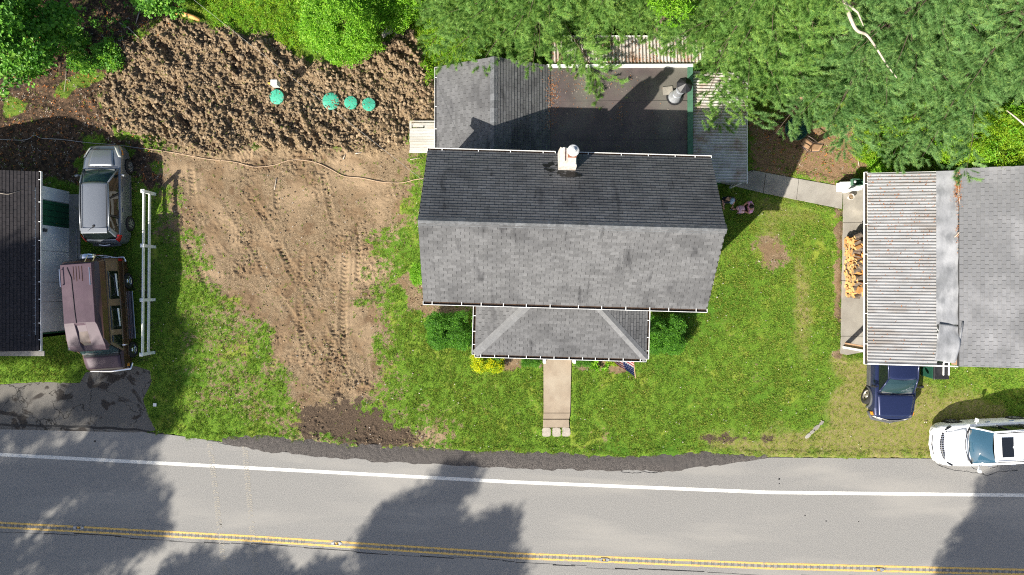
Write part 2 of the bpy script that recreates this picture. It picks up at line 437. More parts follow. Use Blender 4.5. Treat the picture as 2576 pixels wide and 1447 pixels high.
mat('lamp_red', (0.45, 0.012, 0.012), rough=0.15, coat=0.6)
mat('lamp_clear', (0.52, 0.52, 0.46), rough=0.12, coat=0.6, metal=0.2)
mat('lamp_amber', (0.60, 0.22, 0.02), rough=0.2, coat=0.4)
mat('black_glass', (0.012, 0.014, 0.018), rough=0.06, spec=0.6)
glassmat('car_glass', (0.02, 0.05, 0.06), 0.62)
glassmat('sky_tint_glass', (0.035, 0.095, 0.15), 0.75)  # reflected sky on the suv windscreen, put into the blue tint
glassmat('dark_glass', (0.008, 0.012, 0.012), 0.86)
glassmat('table_glass', (0.015, 0.060, 0.060), 0.72, 0.05)
mat('chair_frame', (0.075, 0.055, 0.05), (0.095, 0.07, 0.06), 8.0, 0.45, metal=0.3)
mat('chair_sling', (0.40, 0.25, 0.145), (0.34, 0.21, 0.12), 30.0, 0.9, 0.3, 120)
mat('skin', (0.48, 0.27, 0.18), (0.44, 0.24, 0.16), 9.0, 0.55)
mat('pink_cloth', (0.80, 0.36, 0.58), (0.72, 0.30, 0.52), 7.0, 0.9, 0.3, 30)
mat('pink_pale', (0.70, 0.45, 0.52), (0.60, 0.36, 0.44), 14.0, 0.9, 0.3, 30)
mat('black_cloth', (0.012, 0.012, 0.014), (0.02, 0.02, 0.022), 7.0, 0.95, 0.3, 30)
mat('denim', (0.035, 0.05, 0.095), (0.028, 0.04, 0.075), 9.0, 0.95, 0.3, 50)
mat('cap_cloth', (0.36, 0.43, 0.52), (0.30, 0.36, 0.44), 8.0, 0.9, 0.3, 50)
mat('hair', (0.008, 0.006, 0.006), (0.02, 0.014, 0.012), 16.0, 0.55)
mat('shoe_dark', (0.04, 0.045, 0.055), rough=0.7)
mat('shoe_sole', (0.55, 0.55, 0.54), rough=0.7)
mat('flag_red', (0.50, 0.025, 0.04), rough=0.8)
mat('flag_white', (0.74, 0.73, 0.72), rough=0.8)
mat('flag_blue', (0.025, 0.04, 0.17), rough=0.8)
mat('pole_wood', (0.48, 0.33, 0.18), rough=0.6)
mat('bin_green', (0.014, 0.065, 0.042), (0.018, 0.075, 0.05), 5.0, 0.45)
mat('plywood', (0.45, 0.28, 0.17), (0.36, 0.22, 0.13), 5.0, 0.85)
leafmat('needle', (0.130, 0.290, 0.060), (0.290, 0.470, 0.120), (0.44, 0.58, 0.10), rough=0.5, transl=0.45)
leafmat('needle_blue', (0.120, 0.270, 0.075), (0.265, 0.440, 0.150), (0.40, 0.53, 0.12), rough=0.5, transl=0.45)
leafmat('leaf_bright', (0.13, 0.34, 0.018), (0.26, 0.50, 0.030), (0.42, 0.60, 0.10), transl=0.45)
leafmat('leaf_yellowgreen', (0.19, 0.36, 0.015), (0.33, 0.48, 0.022), (0.42, 0.52, 0.05), transl=0.45)
leafmat('leaf_mid', (0.050, 0.170, 0.016), (0.165, 0.39, 0.040), (0.26, 0.46, 0.06), transl=0.35)
leafmat('leaf_deep', (0.040, 0.155, 0.014), (0.125, 0.320, 0.024), (0.20, 0.43, 0.035), transl=0.35)
leafmat('leaf_gold', (0.52, 0.54, 0.010), (0.80, 0.78, 0.015), (0.36, 0.46, 0.012), transl=0.35)
leafmat('grass_blade', (0.085, 0.180, 0.020), (0.280, 0.430, 0.055), (0.45, 0.52, 0.11), rough=0.6, transl=0.4)
leafmat('grass_dry', (0.22, 0.32, 0.035), (0.33, 0.36, 0.06), (0.42, 0.35, 0.13), rough=0.7, transl=0.35)

# ------------------------------------------------------------------ layout of the ground, in picture pixels
CHURN = pxy([(275, 175), (300, 120), (370, 85), (420, 45), (520, 68), (600, 84), (700, 92), (760, 140), (830, 165), (900, 150), (960, 105),
             (1020, 62), (1050, 80), (1062, 130), (1078, 190), (1092, 230), (1110, 300), (1095, 318), (1040, 318), (1030, 360), (960, 378), (900, 388), (760, 378),
             (660, 372), (560, 395), (430, 378), (345, 352), (300, 338), (255, 300), (240, 250)])
GRADED = pxy([(392, 352), (560, 350), (760, 340), (900, 345), (1010, 340), (1035, 375), (1015, 420), (1060, 452), (1000, 470), (1022, 520), (990, 590), (925, 605), (938, 690),
              (925, 760), (950, 830), (925, 900), (975, 965), (905, 1010), (890, 1075), (1010, 1085), (1080, 1095), (930, 1125), (880, 1120), (760, 1092), (748, 1030), (725, 965),
              (685, 880), (640, 805), (560, 745), (500, 650), (448, 560), (428, 480), (395, 430)])
ROADTOP = [(-400, 1058), (0, 1069), (215, 1074), (341, 1081), (413, 1092), (467, 1099), (556, 1112), (644, 1130), (752, 1141), (895, 1152), (967, 1161), (1039, 1161), (1288, 1174),
           (1469, 1180), (1598, 1182), (1714, 1182), (1778, 1169), (1869, 1158), (1932, 1151), (2180, 1153), (2380, 1154), (2576, 1157), (3000, 1166)]
SHOULD = [(560, 1108), (644, 1103), (752, 1110), (859, 1121), (953, 1128), (1075, 1135), (1288, 1141), (1417, 1145), (1546, 1153), (1675, 1151), (1791, 1143), (1882, 1151), (1932, 1150)]
APRON = pxy([(-300, 970), (0, 967), (108, 961), (201, 964), (215, 938), (262, 925), (330, 918), (378, 932), (382, 960), (360, 1005), (372, 1040), (392, 1083), (341, 1088), (0, 1080), (-300, 1072)])
WALK = pxy([(1367, 880), (1438, 880), (1435, 1040), (1433, 1076), (1366, 1076), (1367, 1040)])
PATH = pxy([(1800, 450), (1848, 440), (1893, 429), (2120, 470), (2118, 526), (1920, 487), (1848, 469), (1800, 462)])
PAD = pxy([(2121, 455), (2230, 455), (2230, 905), (2160, 893), (2113, 893), (2115, 740)])
BARE = pxy([(1900, 612), (1925, 592), (1985, 600), (2000, 640), (1965, 672), (1940, 680), (1915, 662)])
STRIPB = pxy([(2085, 500), (2118, 526), (2114, 890), (2104, 890), (2098, 700), (2104, 560)])
LITTER = pxy([(1882, 300), (2050, 300), (2180, 320), (2170, 400), (2130, 465), (2060, 458), (1895, 428)])
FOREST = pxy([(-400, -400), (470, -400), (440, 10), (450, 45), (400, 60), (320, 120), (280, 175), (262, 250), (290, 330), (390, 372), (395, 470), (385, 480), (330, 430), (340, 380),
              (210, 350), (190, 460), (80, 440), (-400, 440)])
WORN = pxy([(2108, 900), (2190, 908), (2320, 960), (2460, 1000), (2576, 1060), (2576, 1158), (1940, 1150), (1800, 1120), (1790, 1100), (2060, 1085), (2105, 1010)])
YARDSH = pxy([(1890, 480), (1990, 500), (2090, 520), (2080, 560), (1985, 585), (1950, 640), (1900, 640)])
SIDEBARE = pxy([(995, 700), (1050, 695), (1075, 760), (1130, 768), (1195, 768), (1192, 790), (1080, 792), (1030, 775)])
PORCHBED = pxy([(1190, 895), (1362, 895), (1362, 928), (1330, 918), (1290, 922), (1262, 930), (1190, 900)])
PORCHBED2 = pxy([(1440, 895), (1600, 895), (1590, 925), (1555, 940), (1500, 932), (1445, 930)])
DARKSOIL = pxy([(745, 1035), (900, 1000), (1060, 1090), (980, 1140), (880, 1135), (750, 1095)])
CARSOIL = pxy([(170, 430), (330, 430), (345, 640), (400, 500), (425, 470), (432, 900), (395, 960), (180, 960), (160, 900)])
TUFTWEED = [pxy([(138, 215), (180, 190), (250, 182), (270, 195), (220, 222), (150, 236)]), pxy([(0, 262), (55, 245), (70, 265), (10, 300)]), pxy([(300, 335), (345, 335), (360, 350), (310, 352)]), pxy([(370, 345), (420, 360), (410, 375), (375, 370)])]
TRACKS = [([(560, 500), (620, 590), (690, 730), (760, 830), (800, 900)], 0.30), ([(610, 470), (690, 580), (730, 680), (800, 800), (880, 960)], 0.30),
          ([(690, 400), (697, 520)], 0.26), ([(812, 430), (838, 560)], 0.26), ([(760, 640), (752, 760), (765, 900)], 0.26), ([(838, 700), (838, 850), (826, 960)], 0.26),
          ([(430, 480), (470, 600), (520, 720)], 0.3), ([(480, 420), (490, 520), (560, 640)], 0.28), ([(700, 620), (800, 760), (850, 850)], 0.26),
          ([(870, 640), (862, 800), (870, 930)], 0.34), ([(10, 300), (120, 270), (270, 225)], 0.32), ([(660, 1000), (700, 880), (680, 780)], 0.26), ([(905, 560), (900, 700)], 0.25)]

def road_line(px_pts):
    w = np.array(pxy(px_pts)); x, y = w[:, 0], w[:, 1]
    s0 = (y[1] - y[0]) / (x[1] - x[0]); s1 = (y[-1] - y[-2]) / (x[-1] - x[-2])
    s0 = max(-0.06, min(0.02, s0)); s1 = max(-0.06, min(0.02, s1))
    x = np.concatenate([[-160], x, [160]]); y = np.concatenate([[y[0] + s0 * (-160 - x[1])], y, [y[-1] + s1 * (160 - x[-2])]])
    return lambda q: np.interp(q, x, y)
road_top = road_line(ROADTOP)
white_y = road_line([(0, 1143.5), (644, 1178), (1288, 1212.5), (1932, 1238.6), (2576, 1246)])
yel_a = road_line([(0, 1315), (644, 1350), (1288, 1392), (1932, 1418), (2576, 1433.5)])
yel_b = road_line([(0, 1326.5), (644, 1361), (1288, 1403.5), (1932, 1430), (2576, 1445)])
road_bot = lambda q: yel_b(q) - 4.3

# ------------------------------------------------------------------ ground
def axis(fine0, fine1, lo, hi, dfine, dmid, far):
    a = list(np.arange(lo, fine0, dmid)) + list(np.arange(fine0, fine1, dfine)) + list(np.arange(fine1, hi + 1e-6, dmid))
    s = dmid
    l = [a[0]]
    while l[-1] > -far: s *= 1.35; l.append(l[-1] - s)
    r = [a[-1]]; s = dmid
    while r[-1] < far: s *= 1.35; r.append(r[-1] + s)
    return np.array(l[:0:-1] + a + r[1:])
gx = axis(-20.0, -2.6, -25.0, 24.5, 0.042, 0.085, 600)
gy = axis(-8.0, 13.6, -9.5, 14.5, 0.042, 0.085, 600)
GX, GY = np.meshgrid(gx, gy)
def lerp_mask(sd_, feather): return np.clip(0.5 - sd_ / (2 * feather), 0, 1)
view = (np.abs(GX) < 27) & (GY > -12) & (GY < 16)
def sdv(poly):
    out = np.full(GX.shape, 9.0)
    xs = [p[0] for p in poly]; ys = [p[1] for p in poly]
    m = (GX > min(xs) - 2.5) & (GX < max(xs) + 2.5) & (GY > min(ys) - 2.5) & (GY < max(ys) + 2.5)
    if m.any(): out[m] = poly_sd(GX[m], GY[m], poly)
    return out
edge_n = fbm(GX * 1.6, GY * 1.6, 3, 4) - 0.5
edge_f = fbm(GX * 5.0, GY * 5.0, 9, 3) - 0.5
churn = lerp_mask(sdv(CHURN) + edge_n * 0.9, 0.35)
graded = lerp_mask(sdv(GRADED) + edge_n * 2.2 + edge_f * 0.8, 0.45)
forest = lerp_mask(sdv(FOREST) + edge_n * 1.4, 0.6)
litter = lerp_mask(sdv(LITTER) + edge_n * 1.2, 0.6)
bare = 0.8 * lerp_mask(sdv(BARE) + edge_n * 1.8 + edge_f * 0.8, 0.8)
for q, ft in ((STRIPB, 0.2), (SIDEBARE, 0.35), (PORCHBED, 0.2), (PORCHBED2, 0.2)):
    bare = np.maximum(bare, lerp_mask(sdv(q) + edge_n * 0.7 + edge_f * 0.4, ft))
worn = np.maximum.reduce([lerp_mask(sdv(WORN) + edge_n * 1.5, 0.8), 0.6 * lerp_mask(sdv(YARDSH) + edge_n * 1.5, 0.8), 0.75 * lerp_mask(sdv(pxy([(1985, 640), (2030, 640), (2045, 900), (2020, 960), (2000, 800)])) + edge_n * 1.3, 0.5)])
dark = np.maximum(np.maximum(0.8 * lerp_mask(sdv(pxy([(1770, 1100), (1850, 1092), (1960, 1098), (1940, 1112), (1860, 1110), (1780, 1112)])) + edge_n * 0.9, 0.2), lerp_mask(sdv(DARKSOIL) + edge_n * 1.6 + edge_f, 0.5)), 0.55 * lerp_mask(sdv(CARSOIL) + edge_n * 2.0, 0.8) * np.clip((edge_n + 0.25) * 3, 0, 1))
weed = np.zeros_like(GX)
for q in TUFTWEED: weed = np.maximum(weed, lerp_mask(sdv(q) + edge_n * 0.9, 0.2))
# bald spots scattered over the lawn west of the walk
spots = np.clip((fbm(GX * 0.55, GY * 0.9, 21, 4) - 0.60) * 7, 0, 1) * ((GX < 1.0) & (GX > -17)) * lerp_mask(np.abs(GX + 7.5) - 8.5, 2.0) * (GY < 1.5)
spots2 = np.clip((fbm(GX * 0.5, GY * 0.5, 33, 4) - 0.68) * 6, 0, 1) * ((GX > 1.0) & (GX < 22))
thin = 0.57 * lerp_mask(sdv(GRADED) - 1.2 + edge_n * 2.4 + edge_f * 1.2, 1.2)
thin2 = 0.47 * lerp_mask(sdv(pxy([(440, 560), (640, 800), (760, 1090), (640, 1100), (450, 1060), (470, 960), (440, 850)])) + edge_n * 3, 1.0)
soil = np.clip(np.maximum.reduce([churn, graded, thin, thin2, np.maximum(spots, spots2) * 0.5, bare]), 0, 1)
soil = soil * (1 - weed)
# heights
Z = (fbm(GX * 0.25, GY * 0.25, 1, 3) - 0.5) * 0.05
Z += (fbm(GX * 6, GY * 6, 5, 2) - 0.5) * 0.025
g1 = fbm(GX * 1.25 + 0.5 * GY, GY * 1.25 - 0.3 * GX, 40, 3)
rid = 1 - np.abs(2 * fbm((GX * 0.75 + GY * 0.66) * 1.5, (GX * -0.66 + GY * 0.75) * 0.7, 44, 3) - 1)
wx = 2.2 * (fbm(GX * 0.9, GY * 0.9, 95, 3) - 0.5); wy = 2.2 * (fbm(GX * 0.9, GY * 0.9, 97, 3) - 0.5)
bmix = np.clip((fbm(GX * 0.8, GY * 0.8, 99, 2) - 0.35) * 3.3, 0, 1)
bil = (1 - bmix) * np.abs(2 * vnoise((GX + wx) * 6.5, (GY + wy) * 6.5, 47) - 1) + bmix * np.abs(2 * vnoise((GX + wx) * 3.0, (GY + wy) * 3.0, 46) - 1)
bil2 = np.abs(2 * vnoise(GX * 10 + 3 * edge_n, GY * 10, 48) - 1)
camp = 0.25 + 1.5 * np.clip(fbm(GX * 0.55, GY * 0.55, 91, 3) - 0.18, 0, 1)
Z += churn * ((g1 - 0.5) * 0.50 + (rid - 0.6) * 0.55 * camp + (bil - 0.4) * 0.22 * camp + (bil2 - 0.4) * 0.14 * (0.5 + 0.7 * camp) + 0.16)
sm = graded * (1 - churn)
Z += sm * ((g1 - 0.5) * 0.05 + (bil - 0.4) * 0.012 + (bil2 - 0.4) * 0.016 - 0.02)
rough_patch = np.clip((fbm(GX * 0.9, GY * 0.9, 60, 3) - 0.52) * 6, 0, 1)
Z += sm * rough_patch * ((bil - 0.4) * 0.055 + (bil2 - 0.4) * 0.07)
Z += forest * ((g1 - 0.5) * 0.20 + (bil2 - 0.4) * 0.05)
Z += np.maximum(litter, bare) * (bil2 - 0.4) * 0.02
for pts, w in TRACKS:
    wp = pxy(pts); xs = [p[0] for p in wp]; ys = [p[1] for p in wp]
    m = (GX > min(xs) - 1) & (GX < max(xs) + 1) & (GY > min(ys) - 1) & (GY < max(ys) + 1)
    d, S, side = line_sd(GX[m], GY[m], wp)
    prof = np.clip(1 - (d / (w / 2)) ** 4, 0, 1); rim = np.exp(-((d - w / 2 - 0.05) / 0.06) ** 2)
    tread = np.where(((S + np.abs(side) * 0.6) / 0.19) % 1.0 < 0.5, 1.0, 0.0)
    fade = np.clip((fbm(GX[m] * 0.8, GY[m] * 0.8, 71, 2) - 0.30) * 4, 0, 1)
    Z[m] += fade * (prof * (-0.045 + 0.045 * tread) + rim * 0.02)
# windrow of loose soil between the two dug areas
wr = pxy([(560, 388), (700, 372), (850, 380), (960, 374)])
d, S, side = line_sd(GX, GY, wr)
Z += np.exp(-(d / 0.35) ** 2) * 0.13 * (0.6 + bil)
LIDS = [(696, 243, 0.335), (832, 254, 0.385), (882, 258, 0.300), (927, 262, 0.305)]; LIDZ = 0.27
for lx, ly, lr in LIDS:
    lp = P(lx, ly, LIDZ + 0.1); dd = np.hypot(GX - lp.x, GY - lp.y); wgt = np.clip((dd - lr * 0.9) / 0.55, 0, 1)
    Z = np.where(dd < lr + 0.6, np.minimum(Z, LIDZ + 0.05) * wgt + (1 - wgt) * np.minimum(Z, LIDZ - 0.02) + 0 * Z, Z)
# keep below what is paved
hard = np.full(GX.shape, 9.0)
for q in (APRON, WALK, PATH, PAD): hard = np.minimum(hard, sdv(q))
shx = np.array(pxy(SHOULD)); sh_y = np.interp(GX, shx[:, 0], shx[:, 1]); inr = (GX > shx[0, 0]) & (GX < shx[-1, 0])
edge_top = np.where(inr, np.maximum(sh_y, road_top(GX)), road_top(GX))
rd = np.maximum(GY - edge_top, -(GY - road_bot(GX)) * 0 - 1e9)
rd = np.where(GY > (road_top(GX) + road_bot(GX)) / 2, GY - edge_top, road_bot(GX) - GY)
rag = edge_n * 0.30 + edge_f * 0.25
road_s = rd + rag
hd = np.minimum(hard + (edge_f * 0.16), road_s)
lift = np.clip(hd / 0.14, -1, 1)
Z = np.where(hd < 0.35, np.minimum(Z, 0.03) * np.clip(lift, 0, 1) + np.where(lift < 0, lift * 0.10, 0.028 * lift), Z)
Z = np.where(road_s < 0.05, np.minimum(Z, -0.02 + 0.0 * Z), Z)
gcol = GX.shape[1]; grow = GX.shape[0]
idx = np.arange(grow * gcol).reshape(grow, gcol)
quads = np.stack([idx[:-1, :-1], idx[:-1, 1:], idx[1:, 1:], idx[1:, :-1]], -1).reshape(-1, 4)

def ground_material():
    m = bpy.data.materials.new('ground'); m.use_nodes = True
    N = m.node_tree.nodes; L = m.node_tree.links; b = N['Principled BSDF']
    b.inputs['Roughness'].default_value = 0.95; b.inputs['Specular IOR Level'].default_value = 0.12
    geo = N.new('ShaderNodeNewGeometry')
    def noise(sc, det=4, dist=0.0):
        t = N.new('ShaderNodeTexNoise'); t.inputs['Scale'].default_value = sc; t.inputs['Detail'].default_value = det; t.inputs['Distortion'].default_value = dist
        L.new(geo.outputs['Position'], t.inputs['Vector']); return t.outputs['Fac']
    def rng_(fac, lo, hi, a=0.0, c=1.0):
        r = N.new('ShaderNodeMapRange'); r.interpolation_type = 'SMOOTHSTEP'
        for k, v in zip(('From Min', 'From Max', 'To Min', 'To Max'), (lo, hi, a, c)): r.inputs[k].default_value = v
        L.new(fac, r.inputs['Value']); return r.outputs[0]
    def math_(op, a, c):
        x = N.new('ShaderNodeMath'); x.operation = op
        for s, v in zip(x.inputs, (a, c)):
            if isinstance(v, float): s.default_value = v
            else: L.new(v, s)
        return x.outputs[0]
    def mix(fac, a, c):
        x = N.new('ShaderNodeMix'); x.data_type = 'RGBA'; L.new(fac, x.inputs['Factor'])
        for s, v in ((x.inputs['A'], a), (x.inputs['B'], c)):
            if isinstance(v, tuple): s.default_value = rgb(*v)
            else: L.new(v, s)
        return x.outputs['Result']
    def attr(nm):
        a = N.new('ShaderNodeAttribute'); a.attribute_name = nm; return a.outputs['Fac']
    fine = noise(26, 4); mid = noise(7, 5); big = noise(0.9, 4, 0.6); huge = noise(0.33, 3, 0.4)
    grass = mix(rng_(fine, 0.36, 0.64), (0.045, 0.105, 0.011), (0.150, 0.245, 0.024))
    grass = mix(rng_(big, 0.54, 0.72), grass, (0.200, 0.250, 0.034))
    grass = mix(rng_(huge, 0.54, 0.70), grass, (0.065, 0.150, 0.014))
    grass = mix(math_('MULTIPLY', rng_(mid, 0.60, 0.72), rng_(big, 0.44, 0.64)), grass, (0.29, 0.225, 0.11))
    wornc = mix(rng_(mid, 0.40, 0.62), (0.185, 0.190, 0.045), (0.225, 0.185, 0.085))
    wornc = mix(rng_(fine, 0.55, 0.68), wornc, (0.13, 0.18, 0.025))
    grass = mix(rng_(attr('worn'), 0.25, 0.75), grass, wornc)
    dirt = mix(rng_(fine, 0.30, 0.70), (0.115, 0.080, 0.047), (0.275, 0.203, 0.128))
    dirt = mix(rng_(big, 0.46, 0.62), dirt, (0.185, 0.125, 0.073))
    dirt = mix(rng_(noise(1.7, 5, 0.8), 0.55, 0.68), dirt, (0.140, 0.092, 0.054))
    dirt = mix(rng_(huge, 0.52, 0.66), dirt, (0.285, 0.205, 0.128))
    dirt = mix(rng_(noise(13, 4), 0.64, 0.74), dirt, (0.36, 0.27, 0.185))
    churned = mix(rng_(fine, 0.28, 0.70), (0.090, 0.061, 0.034), (0.275, 0.200, 0.120))
    churned = mix(rng_(noise(1.3, 5, 0.8), 0.50, 0.64), churned, (0.125, 0.086, 0.052))
    churned = mix(rng_(mid, 0.58, 0.76), churned, (0.37, 0.27, 0.165))
    dirt = mix(rng_(attr('churn'), 0.35, 0.65), dirt, churned)
    brk = math_('ADD', math_('MULTIPLY', math_('SUBTRACT', noise(5, 6), 0.5), 1.0), math_('MULTIPLY', math_('SUBTRACT', noise(22, 3), 0.5), 0.7))
    sm_ = math_('ADD', attr('soil'), brk)
    col = mix(rng_(sm_, 0.42, 0.58), grass, dirt)
    floor = mix(rng_(mid, 0.35, 0.65), (0.036, 0.026, 0.018), (0.105, 0.066, 0.042))  # dark humus, with the deep shade at the left also put into these tones
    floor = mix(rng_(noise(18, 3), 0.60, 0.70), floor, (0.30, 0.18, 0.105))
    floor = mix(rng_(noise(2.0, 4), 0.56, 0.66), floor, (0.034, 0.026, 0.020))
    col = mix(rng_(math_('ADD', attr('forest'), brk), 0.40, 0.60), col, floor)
    need = mix(rng_(fine, 0.35, 0.65), (0.175, 0.105, 0.062), (0.27, 0.180, 0.105))
    need = mix(rng_(mid, 0.60, 0.70), need, (0.10, 0.14, 0.02))
    col = mix(rng_(math_('ADD', attr('litter'), brk), 0.40, 0.60), col, need)
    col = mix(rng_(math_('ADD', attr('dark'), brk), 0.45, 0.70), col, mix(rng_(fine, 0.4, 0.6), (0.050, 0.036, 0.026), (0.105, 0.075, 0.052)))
    col = mix(rng_(math_('ADD', attr('weed'), brk), 0.45, 0.65), col, mix(rng_(fine, 0.35, 0.65), (0.05, 0.11, 0.012), (0.15, 0.20, 0.03)))
    L.new(col, b.inputs['Base Color'])
    bp = N.new('ShaderNodeBump'); bp.inputs['Strength'].default_value = 0.9; bp.inputs['Distance'].default_value = 0.035
    L.new(noise(30, 5), bp.inputs['Height']); L.new(bp.outputs[0], b.inputs['Normal'])
    MATS['ground'] = m
ground_material()
gme = np_mesh('ground', np.stack([GX, GY, Z], -1).reshape(-1, 3), quads, 'ground')
gme.polygons.foreach_set('use_smooth', np.ones(len(quads), bool))
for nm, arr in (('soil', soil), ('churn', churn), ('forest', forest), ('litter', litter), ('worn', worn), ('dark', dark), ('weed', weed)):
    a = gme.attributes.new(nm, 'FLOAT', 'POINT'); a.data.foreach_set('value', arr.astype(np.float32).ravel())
ground = bpy.data.objects.new('ground', gme); COL.objects.link(ground); tag(ground, kind='structure')

def gsample(arr, x, y):
    i = np.clip(np.searchsorted(gx, x) - 1, 0, gcol - 2); j = np.clip(np.searchsorted(gy, y) - 1, 0, grow - 2)
    fx = np.clip((x - gx[i]) / (gx[i + 1] - gx[i]), 0, 1); fy = np.clip((y - gy[j]) / (gy[j + 1] - gy[j]), 0, 1)
    return (arr[j, i] * (1 - fx) + arr[j, i + 1] * fx) * (1 - fy) + (arr[j + 1, i] * (1 - fx) + arr[j + 1, i + 1] * fx) * fy
def gz(x, y): return float(gsample(Z, np.array([x]), np.array([y]))[0])

# ------------------------------------------------------------------ road
def asphalt_material(name, c1, c2, c3, crack=0.0, rough_amp=0.5):
    m = bpy.data.materials.new(name); m.use_nodes = True
    N = m.node_tree.nodes; L = m.node_tree.links; b = N['Principled BSDF']
    b.inputs['Roughness'].default_value = 0.88; b.inputs['Specular IOR Level'].default_value = 0.25
    geo = N.new('ShaderNodeNewGeometry')
    mp = N.new('ShaderNodeMapping'); mp.inputs['Rotation'].default_value = (0, 0, R(2.4)); mp.inputs['Scale'].default_value = (0.25, 1.3, 1)
    L.new(geo.outputs['Position'], mp.inputs['Vector'])
    def noise(sc, det=4, src=None, dist=0.0):
        t = N.new('ShaderNodeTexNoise'); t.inputs['Scale'].default_value = sc; t.inputs['Detail'].default_value = det; t.inputs['Distortion'].default_value = dist
        L.new(src or geo.outputs['Position'], t.inputs['Vector']); return t.outputs['Fac']
    def rg(fac, lo, hi):
        r = N.new('ShaderNodeMapRange'); r.interpolation_type = 'SMOOTHSTEP'; r.inputs['From Min'].default_value = lo; r.inputs['From Max'].default_value = hi
        L.new(fac, r.inputs['Value']); return r.outputs[0]
    def mix(fac, a, c):
        x = N.new('ShaderNodeMix'); x.data_type = 'RGBA'; L.new(fac, x.inputs['Factor'])
        for s, v in ((x.inputs['A'], a), (x.inputs['B'], c)):
            if isinstance(v, tuple): s.default_value = rgb(*v)
            else: L.new(v, s)
        return x.outputs['Result']
    col = mix(rg(noise(34, 4), 0.34, 0.66), c1, c2)
    col = mix(rg(noise(0.5, 4, mp.outputs[0], 0.5), 0.46, 0.72), col, c3)
    if crack:
        vo = N.new('ShaderNodeTexVoronoi'); vo.feature = 'DISTANCE_TO_EDGE'; vo.inputs['Scale'].default_value = crack
        ns = N.new('ShaderNodeTexNoise'); ns.inputs['Scale'].default_value = 1.6; ns.inputs['Detail'].default_value = 6
        L.new(geo.outputs['Position'], ns.inputs['Vector'])
        va = N.new('ShaderNodeVectorMath'); va.operation = 'MULTIPLY_ADD'; va.inputs[1].default_value = (1.3, 1.3, 1.3)
        L.new(ns.outputs['Color'], va.inputs[0]); L.new(geo.outputs['Position'], va.inputs[2]); L.new(va.outputs[0], vo.inputs['Vector'])
        inv = rg(vo.outputs['Distance'], 0.002, 0.016)
        col = mix(inv, (0.022, 0.020, 0.018), col)
        col = mix(rg(noise(1.1, 5, None, 0.8), 0.56, 0.62), col, (0.040, 0.034, 0.030))
    L.new(col, b.inputs['Base Color'])
    bp = N.new('ShaderNodeBump'); bp.inputs['Strength'].default_value = rough_amp; bp.inputs['Distance'].default_value = 0.02
    L.new(noise(70, 3), bp.inputs['Height']); L.new(bp.outputs[0], b.inputs['Normal'])
    MATS[name] = m
asphalt_material('asphalt', (0.165, 0.160, 0.153), (0.275, 0.266, 0.252), (0.275, 0.262, 0.242))
asphalt_material('millings', (0.030, 0.027, 0.026), (0.13, 0.115, 0.105), (0.075, 0.068, 0.064), rough_amp=1.0)
asphalt_material('old_asphalt', (0.085, 0.080, 0.074), (0.135, 0.127, 0.116), (0.155, 0.142, 0.124), crack=0.6, rough_amp=0.8)

def ribbon(top, bot, x0, x1, step, z, nv=1):
    xs = np.arange(x0, x1 + 1e-6, step); V = []; 
    for j in range(nv + 1):
        t = j / nv; yy = top(xs) * (1 - t) + bot(xs) * t
        V.append(np.stack([xs, yy, np.full_like(xs, z)], -1))
    V = np.concatenate(V); n = len(xs); I = np.arange((nv + 1) * n).reshape(nv + 1, n)
    Q = np.stack([I[1:, :-1], I[1:, 1:], I[:-1, 1:], I[:-1, :-1]], -1).reshape(-1, 4)
    return V, Q
def obj_np(name, VQ, material, parent=None):
    o = bpy.data.objects.new(name, np_mesh(name, VQ[0], VQ[1], material)); COL.objects.link(o)
    if parent: o.parent = parent
    return o
road = tag(obj_np('road', ribbon(road_top, road_bot, -160, 160, 0.5, 0.0, 6), 'asphalt'), kind='structure')
LW = 0.16; YW = 0.095
obj_np('edge_line', ribbon(lambda q: white_y(q) + LW / 2, lambda q: white_y(q) - LW / 2, -160, 160, 0.5, 0.004), 'road_white', road)
obj_np('centre_line', ribbon(lambda q: yel_a(q) + YW / 2, lambda q: yel_a(q) - YW / 2, -160, 160, 0.5, 0.004), 'road_yellow', road)
obj_np('centre_line', ribbon(lambda q: yel_b(q) + YW / 2, lambda q: yel_b(q) - YW / 2, -160, 160, 0.5, 0.004), 'road_yellow', road)
# tar seam below the centre lines, broken
mb = MB()
xq = -25.0
while xq < 25:
    ln = random.uniform(0.4, 2.2); off = 0.17 + 0.05 * math.sin(xq * 0.7) + random.uniform(-0.02, 0.03) + (0.12 if xq > 3 else 0)
    w = random.uniform(0.008, 0.028)
    a = (xq, float(yel_b(xq)) - off, 0.004); c = (xq + ln, float(yel_b(xq + ln)) - off - 0.01, 0.004)
    mb.quad((a[0], a[1] - w, a[2]), (c[0], c[1] - w * 0.6, c[2]), (c[0], c[1] + w * 0.6, c[2]), (a[0], a[1] + w, a[2]))
    xq += ln * random.uniform(0.75, 1.15)
def crack_line(pp, w=0.012):
    wp = [P(a_, b_, 0.0) for a_, b_ in pp]; fine_ = []
    for p0, p1 in zip(wp[:-1], wp[1:]):
        for k_ in range(5): fine_.append(p0.lerp(p1, k_ / 5) + Vector((random.uniform(-.03, .03), random.uniform(-.03, .03), 0)))
    fine_.append(wp[-1])
    for p0, p1 in zip(fine_[:-1], fine_[1:]):
        d_ = (p1 - p0).normalized(); s_ = Vector((-d_.y, d_.x, 0)) * w * random.uniform(0.5, 1.2)
        mb.quad(tuple(p0 - s_ + Vector((0, 0, .005))), tuple(p1 - s_ + Vector((0, 0, .005))), tuple(p1 + s_ + Vector((0, 0, .005))), tuple(p0 + s_ + Vector((0, 0, .005))))
